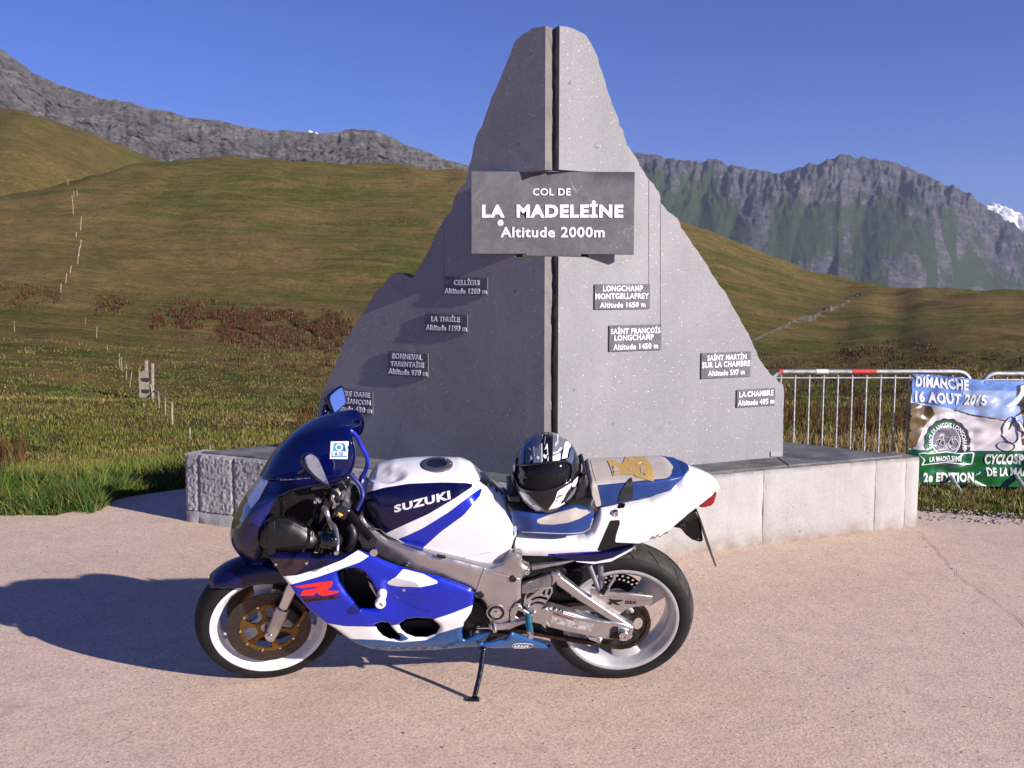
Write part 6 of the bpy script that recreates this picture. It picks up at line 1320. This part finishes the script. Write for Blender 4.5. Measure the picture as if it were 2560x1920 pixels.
decal(wbv, cA((1112, 596), (1222, 596), (1222, 632), (1112, 632)), 'sticker_band', M_wht, .0055, 8); text_on(wbv, 'A 15', [cA((1132, 630))[0], cA((1196, 630))[0], cA((1196, 602))[0], cA((1132, 602))[0]], 'sticker_lettering', simple('sticker_ink', (.05, .12, .30), .5), .03, .0070)
# mirrors
def mirror_px(face_px, yf, depth_vec, name, glassy, stalk, label, nrm=(.58, -.70, .40)):
    nrm = np.array(nrm) / np.linalg.norm(nrm); cpx = np.mean(np.array(face_px), 0); c = P(*cpx, yf); F3 = []
    for q in face_px: d_ = BMT @ ray(*q); o_ = BMT @ (CP - BO); F3.append(o_ + d_ * (np.dot(c - o_, nrm) / np.dot(d_, nrm)))
    depth_vec = -nrm * np.linalg.norm(depth_vec); c = np.mean(F3, 0); shell = []; k = len(F3)
    rings = [[c + (p - c) * s + np.array(depth_vec) * d for p in F3] for s, d in ((1.0, 0), (1.10, .04), (1.14, .25), (1.08, .55), (.85, .85), (.45, 1.0), (.1, 1.03))]
    V, T = loft([cr(r, 3, True) for r in rings], True, True); o = mk(name, V, T, M_nav, None, bike, True); o['label'] = label
    V2 = [c + (p - c) * .93 + nrm * .0015 for p in cr(F3, 3, True)]; mk('mirror_face', V2, [tuple(range(len(V2)))], M_mir if glassy else M_nav, None, o)
    mb = MB(); mb.tube(cr([P(*q) for q in stalk], 5), .012, 10); mb.build('stalk', M_nav, o, True, None)
mirror_px(cA((1175, 88), (1196, 110), (1216, 205), (1190, 240), (1130, 290), (1112, 265), (1086, 180), (1105, 140)), .24, (-.07, .005, -.015), 'rear_view_mirror', True, [(*cA((1060, 230))[0], .24), (*cA((1040, 300))[0], .22), (*cA((1010, 345))[0], .15)], 'far side mirror showing pale sky')
mirror_px(cA((960, 620), (1010, 680), (1080, 850), (1075, 862), (1030, 835), (960, 780), (900, 700), (895, 650), (925, 622)), -.27, (-.05, -.03, .0), 'rear_view_mirror', False, [(*cA((940, 700))[0], -.25), (*cA((900, 740))[0], -.2), (*cA((850, 770))[0], -.17)], 'near side mirror seen edge on')
# ---------------------------------------------------------------- front end details
def duct(name, outline, W0, bul, mat, **k):
    O_ = outline; V, T = side_panel(O_, lambda x, z: W0, .014, (), bul, .06, .012); return body(name, V, T, [mat])[0]
duct('intake_duct', cA((560, 1190), (600, 1165), (680, 1160), (780, 1175), (880, 1225), (980, 1310), (1000, 1360), (960, 1402), (800, 1408), (620, 1418), (545, 1400), (510, 1370), (530, 1280)), .215, .05, M_blk)
duct('duct_cover', cA((980, 1275), (1060, 1265), (1150, 1290), (1180, 1330), (1170, 1385), (1110, 1412), (1000, 1405), (975, 1350)), .21, .05, M_gblk)
plate('duct_band', cA((600, 1160), (655, 1150), (655, 1412), (600, 1418)), -.212, .02, M_blk, bev=.004)
plate('rear_inner_guard', cD((0, 480), (100, 520), (380, 420), (390, 180), (560, 150), (700, 210), (760, 300), (700, 340), (650, 430), (760, 480), (840, 500), (800, 545), (700, 580), (560, 600), (540, 760), (300, 770), (130, 840), (0, 830)), -.085, .05, M_mblk, bev=.004)
plate('duct_mount', cA((505, 1320), (620, 1330), (660, 1425), (580, 1440), (540, 1400)), -.10, .04, M_blk)
plate('inner_panel', cA((640, 900), (720, 860), (900, 860), (1060, 850), (1200, 860), (1290, 900), (1330, 1010), (1310, 1160), (1290, 1380), (1000, 1400), (600, 1400), (560, 1200)), -.02, .05, M_mblk, bev=.01)
plate('instrument_cluster', cA((900, 860), (1080, 830), (1240, 780), (1260, 840), (1150, 900), (920, 930)), -.06, .13, M_gblk, bev=.02)
plate('fairing_stay', cF((835, 160), (905, 165), (900, 300), (880, 430), (840, 430)), -.12, .015, M_gblk); plate('relay_box', cF((885, 440), (900, 408), (1028, 420), (1020, 472)), -.13, .02, simple('grey_plastic', (.35, .34, .35), .5)); plate('relay_box', cA((960, 835), (985, 840), (980, 868), (940, 860)), -.15, .02, M_gry)
mb = MB(); a = P(*cA((1200, 850))[0], .0); mb.tube([a + np.array([.0, 0, .05]), a + np.array([-.02, 0, -.10]), a + np.array([-.10, 0, -.30])], .032, 14); mb.build('steering_stem', M_gblk, bike, True, 40)
c_ = P(*cA((1190, 905))[0], -.02); mb = MB(); Rm = np.array(Matrix.Rotation(math.radians(-22), 3, 'Y')); mb.box(c_ + np.array([.0, .02, -.01]), (.07, .24, .022), Rm); bevel(mb.build('top_yoke', M_alu, bike, False, None), .006, 2)
for (x, y, d, r, mt) in ((1130, 885, -.02, .018, M_alu), (1200, 960, -.11, .020, M_alu), (1115, 960, -.10, .019, M_chr), (1280, 930, .0, .015, M_chr), (1195, 1045, -.16, .024, M_gblk)):
    q = P(*cA((x, y))[0], d); mb = MB(); mb.tube([q - np.array([-.012, 0, .03]), q, q + np.array([.008, 0, .018])], [r, r, r * .9], 18); mb.build('clamp', mt, bike, True, 40)
for (x, y, d) in ((990, 970, -.15), (1010, 985, -.15), (975, 990, -.16)): bolt(*cA((x, y))[0], d, .007, 'lever_pivot', M_chr)
tube_px('handlebar', [(*cA((1180, 990))[0], -.12), (*cA((1225, 1070))[0], -.18)], .012, M_gblk)
o = tube_px('handgrip', [(*cA((1222, 1065))[0], -.175), (*cA((1330, 1190))[0], -.26), (*cA((1430, 1305))[0], -.345)], [.0175, .0165, .017], M_rub, 16); 
tube_px('bar_end', [(*cA((1432, 1378))[0], -.345), (*cA((1436, 1398))[0], -.37)], [.013, .014], M_chr, 14)
q0 = P(*cA((1195, 1045))[0], -.17); mb = MB(); mb.box(q0 + np.array([0, -.01, 0]), (.05, .06, .05), np.array(Matrix.Rotation(.6, 3, 'Y'))); sw = bevel(mb.build('switch_block', M_gblk, bike, False, None), .008, 3)
q0 = P(*cA((1172, 1102))[0], -.215); mb = MB(); mb.add([q0 + np.array(v) for v in ((-.008, 0, .012), (.010, 0, .0), (-.004, 0, -.010), (-.008, .02, .012), (.010, .02, .0), (-.004, .02, -.010))], [(0, 2, 1), (3, 4, 5), (0, 1, 4, 3), (1, 2, 5, 4), (2, 0, 3, 5)]); bevel(mb.build('horn_button', M_amb, bike, False, None), .002)
lev = [(1040, 1045, -.17), (1062, 1070, -.19), (1075, 1110, -.2), (1085, 1150, -.22), (1125, 1185, -.25), (1142, 1230, -.27), (1152, 1290, -.30), (1153, 1340, -.325), (1148, 1378, -.335)]
tube_px('clutch_lever', [(*cA((x, y))[0], d) for x, y, d in lev], [.012, .011, .009, .008, .0075, .007, .006, .0055, .006], M_alu, 10); bolt(*cA((1140, 1392))[0], -.335, .009, 'lever_ball', M_chr, socket=False)
tube_px('blue_hose', [(*cA(q)[0], d) for q, d in (((1170, 432), -.02), ((1250, 430), -.02), ((1310, 490), -.01), ((1330, 540), -.0), ((1365, 600), .0), ((1385, 660), .0), ((1375, 740), .02), ((1340, 800), .03), ((1320, 850), .04))], .0085, M_blu, 12)
tube_px('blue_hose', [(*cA(q)[0], d) for q, d in (((1240, 765), -.10), ((1290, 820), -.11), ((1335, 880), -.12), ((1348, 950), -.14), ((1325, 1010), -.15), ((1300, 1060), -.16))], .0085, simple('blue_hose_dull', (.012, .014, .16), .35, coat=.3), 12)
tube_px('clutch_cable', [(*cA(q)[0], d) for q, d in (((1060, 1090), -.17), ((1090, 1115), -.19), ((1150, 1100), -.2))], .003, M_blk, 8)
tube_px('wiring_loom', [(*cA(q)[0], d) for q, d in (((1100, 950), -.08), ((1060, 1060), -.1), ((1090, 1200), -.12), ((1180, 1330), -.13))], .007, M_blk, 8); tube_px('wiring_loom', [(*cA(q)[0], d) for q, d in (((1250, 1180), -.12), ((1275, 1260), -.14), ((1240, 1380), -.15))], .018, M_blk, 10)
tube_px('throttle_cable', [(*cA(q)[0], d) for q, d in (((1010, 990), -.06), ((960, 1100), -.08), ((1000, 1240), -.1), ((1120, 1330), -.12))], .004, M_gblk, 8)
plate('frame_lug', cF((1445, 640), (1490, 500), (1560, 500), (1540, 640)), -.09, .02, M_alu)
plate('fairing_tab', cB((755, 300), (790, 296), (830, 290), (828, 318), (800, 330), (785, 370), (762, 385), (750, 340)), -.215, .012, M_gblk)
# ---------------------------------------------------------------- swingarm and rear details
YA = -.155
plate('swingarm', cG((200, 700), (300, 680), (440, 640), (520, 650), (700, 700), (860, 745), (1000, 790), (1200, 840), (1460, 880), (1520, 870), (1700, 915), (1850, 962), (1852, 1000), (1800, 1168), (1420, 1168), (1100, 1112), (720, 1032), (450, 965), (400, 935), (190, 885)), YA, .045, M_alu, bev=.006, label='left arm')
plate('swingarm', cG((200, 700), (440, 640), (700, 700), (1000, 790), (1460, 880), (1850, 962), (1800, 1168), (1100, 1112), (720, 1032), (400, 935), (190, 885)), .11, .045, M_alu, bev=.006)
plate('swingarm_brace', cG((560, 110), (600, 95), (650, 110), (690, 165), (860, 290), (1040, 430), (1230, 560), (1500, 740), (1750, 900), (1848, 960), (1500, 880), (1300, 760), (1080, 612), (960, 540), (740, 380), (610, 292), (575, 230)), YA + .004, .036, M_alu, bev=.006)
plate('swingarm_bridge', cG((20, 270), (250, 190), (490, 98), (590, 105), (520, 230), (505, 330), (300, 400), (20, 430)), YA + .03, .02, M_alu, bev=.004)
plate('brace_weld', cG((500, 98), (640, 92), (685, 150), (600, 180), (540, 290), (505, 280), (530, 180)), YA - .001, .02, M_alu, bev=.006)
tube_px('swingarm_highlight_bead', [(*cG((475, 660))[0], YA - .001), (*cG((900, 800))[0], YA - .001), (*cG((1460, 895))[0], YA - .001)], .004, M_alu, 8)
plate('swingarm_sticker', cG((520, 790), (700, 838), (900, 870), (1205, 905), (1160, 1035), (900, 985), (500, 880)), YA - .001, .0012, simple('silver_sticker', (.55, .52, .54), .3, .3, var=.3, vs=60), bev=0); plate('red_stripe_sticker', cG((540, 735), (700, 785), (875, 840), (870, 850), (700, 800), (545, 750)), YA - .0015, .0015, M_dred, bev=0)
plate('axle_block', cG((1470, 1000), (1520, 955), (1600, 960), (1790, 1010), (1760, 1170), (1700, 1170), (1450, 1150)), YA - .003, .01, M_mblk, bev=.003); plate('axle_plate', cG((1590, 965), (1775, 1005), (1740, 1160), (1600, 1060)), YA - .007, .01, M_alu, bev=.003)
bolt(*cG((1690, 1090))[0], YA - .02, .020, 'axle_nut', M_chr); plate('chain_adjuster', cG((1110, 1120), (1240, 1130), (1340, 1150), (1330, 1210), (1280, 1222), (1120, 1165)), YA, .02, M_chr, bev=.003); bolt(*cG((1290, 1180))[0], YA - .01, .008, 'adjuster_bolt')
for (x, y) in ((565, 665), (640, 690), (690, 715)): bolt(*cG((x, y))[0], YA - .002, .005, 'hose_clip')
# weld at the front of the arm
plate('swingarm_casting', cG((190, 740), (300, 690), (430, 650), (470, 690), (430, 870), (490, 940), (470, 960), (400, 930), (190, 885)), YA - .004, .05, M_alu, bev=.008)
hg = cG((60, 610), (75, 480), (130, 370), (220, 330), (300, 322), (525, 318), (532, 400), (480, 490), (380, 620), (300, 730), (200, 748), (120, 670))
def arcband(r0, r1, a0, a1, c=(265, 690), n=10):
    A = np.radians(np.linspace(a0, a1, n)); return cG(*([(c[0] + r1 * math.cos(a) * 1.0, c[1] - r1 * math.sin(a)) for a in A] + [(c[0] + r0 * math.cos(a), c[1] - r0 * math.sin(a)) for a in A[::-1]]))
plate('heel_guard', hg, -.200, .005, M_alu, holes=(cG((150, 610), (200, 565), (280, 540), (360, 555), (405, 575), (380, 610), (300, 588), (220, 590), (170, 622)), cG((165, 520), (240, 470), (330, 458), (430, 480), (455, 500), (430, 530), (350, 505), (260, 505), (190, 540)), cG((100, 520), (105, 450), (150, 380), (230, 345), (320, 340), (200, 440)), cG((350, 430), (400, 345), (420, 345), (400, 445)), cG((440, 450), (465, 345), (500, 340), (505, 400), (470, 460))), bev=.0015)
bolt(*cG((130, 630))[0], -.206, .007); bolt(*cG((228, 720))[0], -.206, .007)
plate('footpeg_hanger', cE((1250, 1500), (1252, 1420), (1290, 1362), (1330, 1362), (1350, 1400), (1400, 1430), (1430, 1450), (1390, 1490), (1300, 1500), (1262, 1520)), -.205, .012, M_alu, holes=(cE((1290, 1460), (1310, 1410), (1350, 1425), (1370, 1460), (1320, 1475)),), bev=.003)
bolt(*cE((1312, 1378))[0], -.215, .010)
plate('gear_lever', cE((1078, 1525), (1200, 1525), (1300, 1500), (1400, 1478), (1410, 1500), (1330, 1525), (1250, 1560), (1100, 1570)), -.215, .012, M_alu, bev=.003); tube_px('gear_linkage', [(*cE((985, 1548))[0], -.19), (*cE((1240, 1545))[0], -.2)], .0045, M_chr, 8); tube_px('gear_pedal', [(*cE((1118, 1515))[0], -.22), (*cE((1130, 1575))[0], -.26)], .008, M_alu, 10)
tube_px('footpeg', [(*cG((130, 780))[0], -.205), (*cG((150, 950))[0], -.26), (*cG((165, 1065))[0], -.30)], [.0125, .0135, .013], M_peg, 16); tube_px('footpeg_tip', [(*cG((166, 1068))[0], -.30), (*cG((180, 1120))[0], -.325)], [.013, .010], M_chr, 14)
# chain guard with lettering
cgd = cG((1140, 345), (1255, 362), (1290, 418), (1400, 402), (1800, 425), (2150, 470), (2145, 590), (1985, 622), (1880, 632), (1760, 660), (1680, 710), (1612, 765), (1400, 640), (1200, 512), (1150, 440)); plate('chain_guard', cgd, -.128, .006, M_alu, bev=.0015); plate('chain_guard_lip', cG((1290, 408), (1400, 398), (1800, 420), (2160, 462), (2140, 545), (1800, 505), (1400, 462), (1300, 450)), -.136, .012, M_alu, bev=.003)
VTq = (None,)
q4 = lambda *p: [tuple(c) for c in cG(*p)]
def flat_text(txt, quad, y, name, mat, bold=.05):
    V, T = text2d(txt, bold, 2); V = fit(V, 0, 0, 1, 1); q = [np.array(c) for c in quad]; W = [P(*(q[0] * (1 - u) * (1 - v) + q[1] * u * (1 - v) + q[2] * u * v + q[3] * (1 - u) * v), y) for u, v in V]; return mk(name, W, T, mat, None, bike)
plate('guard_emblem', cG((1440, 500), (1530, 520), (1680, 520), (1660, 540), (1560, 562), (1640, 610), (1560, 600), (1500, 572), (1480, 600), (1440, 598), (1460, 575), (1405, 578), (1470, 545)), -.1295, .001, M_blk, bev=0)
flat_text('GSX', q4((1700, 585), (1900, 590), (1905, 540), (1712, 530)), -.1295, 'guard_lettering', M_blk)
# pillion peg bracket
tube_px('peg_bracket', [(*cG((1130, -40))[0], -.125), (*cG((1300, 400))[0], -.15)], .0105, simple('dark_alloy', (.25, .26, .30), .4, .7), 12); tube_px('peg_bracket', [(*cG((1310, -40))[0], -.125), (*cG((1325, 380))[0], -.15)], .0115, bpy.data.materials['dark_alloy'], 12)
tube_px('peg_spring', [(*cG((1400, 400))[0], -.16), (*cG((1470, 270))[0], -.165), (*cG((1530, 180))[0], -.17), (*cG((1545, 95))[0], -.175)], .0055, M_chr, 10); plate('peg_pivot', cG((1290, 400), (1360, 330), (1440, 340), (1420, 390), (1350, 460)), -.165, .03, M_mblk, bev=.004)
bolt(*cG((1440, 345))[0], -.17, .006)
plate('subframe_rail', cE((1412, 1060), (1560, 1045), (1740, 1010), (1790, 1012), (1700, 1040), (1420, 1098)), -.12, .02, M_alu, bev=.003)
plate('exhaust_end', cG((1480, 255), (1540, 250), (1600, 270), (1700, 360), (1750, 400), (1440, 395)), .13, .06, M_chr, bev=.01)
# side stand
ft = BMT @ (on_z(1186, 1748) - BO); a = P(*cD((95, 870))[0], -.13); mb = MB(); mb.tube(cr([a, a * .5 + ft * .5 + np.array([.004, 0, 0]), ft + np.array([0, 0, .01])], 5), [.011] * 6 + [.0105] * 5, 12); k_ = mb.build('side_stand', M_gblk, bike, True, None)
mb = MB(); mb.box(ft + np.array([-.004, -.006, .004]), (.05, .035, .012), BMT); bevel(mb.build('stand_foot', M_gblk, k_, False, None), .004)
plate('stand_bracket', cD((40, 850), (110, 860), (100, 900), (60, 900)), -.14, .04, M_mblk)
# ================================================================== HELMET
HC = on_y(1366, 1176, BO[1] - .27); hel = thing('helmet', 'black and silver full face helmet with white flash graphics resting on the rider seat', 'helmet', tuple(HC))
HV = []; nu, nv = 120, 80
yawh = math.radians(4); rollh = math.radians(6); pit = math.radians(16)
HR = np.array(Matrix.Rotation(rollh, 3, 'Y')) @ np.array(Matrix.Rotation(yawh, 3, 'Z')) @ np.array(Matrix.Rotation(pit, 3, 'X'))
def hpt(lon, lat):   # lon 0 = facing -y
    cx, sx_ = math.cos(lat), math.sin(lat); x = math.sin(lon) * cx * .130; y = -math.cos(lon) * cx * .150; z = sx_ * (.140 if sx_ > 0 else .195)
    if sx_ < 0:
        k = -sx_; x *= 1 - .20 * k ** 2 + .10 * math.sin(math.pi * k); front = max(0, math.cos(lon)); y = y * (1 - .05 * k) - front * .018 * math.sin(math.pi * min(1, k * 1.1)); z = z if z > -.165 else -.165 + (z + .165) * .3
    x *= .985; return HR @ np.array([x, y, z + .008])
V = [hpt(2 * math.pi * i / nu, math.radians(-88 + 178 * j / nv)) for j in range(nv + 1) for i in range(nu)]; F = [(j * nu + i, j * nu + (i + 1) % nu, (j + 1) * nu + (i + 1) % nu, (j + 1) * nu + i) for j in range(nv) for i in range(nu)]
cH = lambda *p: [(1260 + .14467 * x, 1060 + .14467 * y) for x, y in p]
T = tri(F); MI = [0] * len(T)
M_h = [simple('helmet_black', (.006, .006, .009), .12, coat=.25, var=.05), simple('helmet_silver', (.30, .31, .34), .22, .5, coat=.7, var=.1), simple('helmet_white', (.78, .78, .82), .18, coat=.8, var=.02), simple('helmet_slate', (.06, .08, .13), .2, coat=.8, var=.05), simple('helmet_cavity', (.006, .006, .007), .5)]
Vw = [v + HC for v in V]; front_only = lambda A: A[:, 1] < HC[1] + .03
def hp(poly, mi, only=None):
    global Vw, T, MI
    A = np.array(Vw); g = sdist(proj(A), cH(*poly)); g = np.where(front_only(A), g, -5); Vw, T, MI = split_paint(Vw, T, MI, g, mi, only)
hp(((230, 560), (260, 400), (330, 300), (400, 230), (480, 180), (640, 130), (640, 400), (520, 500), (420, 700), (210, 720)), 3)
hp(((340, 700), (350, 400), (400, 240), (420, 240), (380, 420), (375, 700)), 0)
hp(((505, 690), (512, 385), (560, 420), (640, 330), (655, 330), (650, 680)), 1); hp(((840, 640), (845, 250), (850, 140), (960, 150), (1060, 260), (1090, 380), (1010, 430), (980, 500), (970, 620)), 1)
hp(((1090, 590), (1050, 590), (1010, 600), (1080, 290), (1110, 300), (1150, 340), (1160, 380), (1120, 430)), 2); hp(((1120, 590), (1160, 400), (1210, 480), (1215, 560), (1170, 720), (1060, 620)), 3)
for pl in (((650, 200), (680, 140), (660, 260), (650, 270)), ((705, 440), (700, 370), (735, 150), (720, 150), (690, 370), (700, 450)), ((700, 440), (740, 335), (755, 335), (775, 650), (755, 650), (740, 400), (715, 445)), ((650, 670), (645, 330), (660, 330), (672, 670)), ((505, 385), (522, 385), (542, 685), (528, 688)), ((420, 400), (432, 395), (470, 440), (462, 470), (432, 440)), ((425, 490), (435, 490), (440, 700), (428, 700)), ((550, 570), (575, 560), (585, 530), (600, 565), (628, 575), (600, 600), (585, 635), (575, 595)), ((680, 470), (705, 540), (735, 520), (735, 620), (700, 580), (680, 600)), ((455, 560), (480, 540), (495, 640), (475, 620), (460, 640)), ((845, 490), (920, 480), (970, 410), (1000, 400), (990, 440), (930, 500), (850, 520)), ((840, 560), (975, 500), (975, 620), (845, 645)), ((895, 300), (910, 320), (905, 400), (890, 380)), ((920, 180), (945, 190), (935, 350), (925, 350)), ((1000, 600), (1060, 290), (1075, 290), (1030, 600))): hp(pl, 2)
# white and silver chin graphics
hp(((235, 1140), (330, 1185), (420, 1220), (560, 1370), (690, 1480), (700, 1500), (560, 1520), (450, 1450), (330, 1330)), 1); hp(((250, 1150), (310, 1190), (400, 1300), (420, 1350), (340, 1300)), 2); hp(((470, 1400), (560, 1400), (640, 1460), (620, 1500), (540, 1490)), 2)
hp(((930, 1160), (1170, 1015), (1160, 1080), (1080, 1190), (1040, 1280), (960, 1390), (1050, 1350), (1060, 1370), (920, 1450), (760, 1490), (780, 1460), (880, 1320)), 2); hp(((1190, 1000), (1250, 930), (1290, 900), (1285, 960), (1230, 1080), (1180, 1090), (1170, 1040)), 2); hp(((1070, 1345), (1100, 1280), (1240, 1080), (1260, 1080), (1220, 1200), (1140, 1300)), 1); hp(((900, 1290), (930, 1230), (1040, 1210), (1020, 1240), (930, 1280), (890, 1330), (960, 1310), (940, 1340), (870, 1360)), 1)
# visor opening
eye = ((160, 790), (175, 740), (230, 712), (330, 706), (500, 696), (700, 672), (900, 650), (1050, 645), (1120, 670), (1168, 710), (1178, 800), (1160, 930), (1125, 985), (1040, 1040), (900, 1100), (720, 1150), (600, 1165), (480, 1160), (350, 1130), (260, 1075), (200, 960), (175, 880))
hp(eye, 4)
keep = [i for i, m__ in enumerate(MI) if m__ != 4]; cav = [i for i, m__ in enumerate(MI) if m__ == 4]; Vw = np.array(Vw)
sh = mk('shell', Vw, [T[i] for i in keep], M_h, [MI[i] for i in keep], hel, True, True); solidify(sh, .012, -1)
Vi = HC + (Vw - HC) * .90; mk('lining', Vi, [t[::-1] for t in T], simple('helmet_lining', (.010, .010, .011), .9), None, hel, True, True)
Vv = HC + (Vw - HC) * 1.004; used = sorted({i for c in cav for i in T[c]}); rm = {u: i for i, u in enumerate(used)}
m, nt, b = newmat('smoked_visor'); b.inputs['Base Color'].default_value = (.05, .05, .06, 1); b.inputs['Roughness'].default_value = .04; b.inputs['Transmission Weight'].default_value = .85; b.inputs['IOR'].default_value = 1.3
Vc = np.array([HC + (Vw[u] - HC) * .965 for u in used]); mk('visor', Vc, [[rm[j] for j in T[c]] for c in cav], m, None, hel, True, True)
h_loop = [on_y(*q, HC[1] - .1) for q in cH(*eye)]
hb = BVHTree.FromPolygons([tuple(v) for v in HC + (Vw - HC) * 1.0], [tuple(t) for t in T]); mb = MB(); L_ = []
for q in cr(cH(*eye), 4, True):
    d = Vector(ray(*q)).normalized(); h_ = hb.ray_cast(Vector(CP), d); 
    if h_[0] is not None: L_.append(np.array(h_[0]) - np.array(d) * .001)
L_.append(L_[0]); mb.tube(L_, .0038, 7); mb.build('visor_seal', M_gblk, hel, True, None, True)
for px_, s_ in ((1225, 1), (165, -1)):
    q = HC + HR @ np.array([s_ * .122, -.035, .018]); mb = MB(); n_ = 20
    V_ = [(0, 0, 0)]; mb.lathe([(0, -.006), (.018, -.006), (.022, 0)], (0, 0, 0), 22); W = [HC + HR @ (np.array([s_ * .127, -.02, .02]) + np.array([s_ * -v[1], v[0] * 1.0, v[2] * 1.5])) for v in mb.V]; mk('visor_pivot', W, mb.F, M_h[1], None, hel, True, True)
# ================================================================== MOUNTAIN AIR
hz = MB(); hz.box((0, 2700, -71.5), (9000, 5800, 1263)); m = bpy.data.materials.new('thin_haze'); m.use_nodes = True; nt = m.node_tree; nt.nodes.clear()
out_ = nt.nodes.new('ShaderNodeOutputMaterial'); pv = nt.nodes.new('ShaderNodeVolumePrincipled'); pv.inputs['Color'].default_value = (.62, .72, .98, 1); pv.inputs['Density'].default_value = .00006; pv.inputs['Anisotropy'].default_value = .2
nt.links.new(pv.outputs[0], out_.inputs['Volume']); o = hz.build('haze', m, None, False, None); o['kind'] = 'stuff'; o['label'] = 'thin blue mountain air'
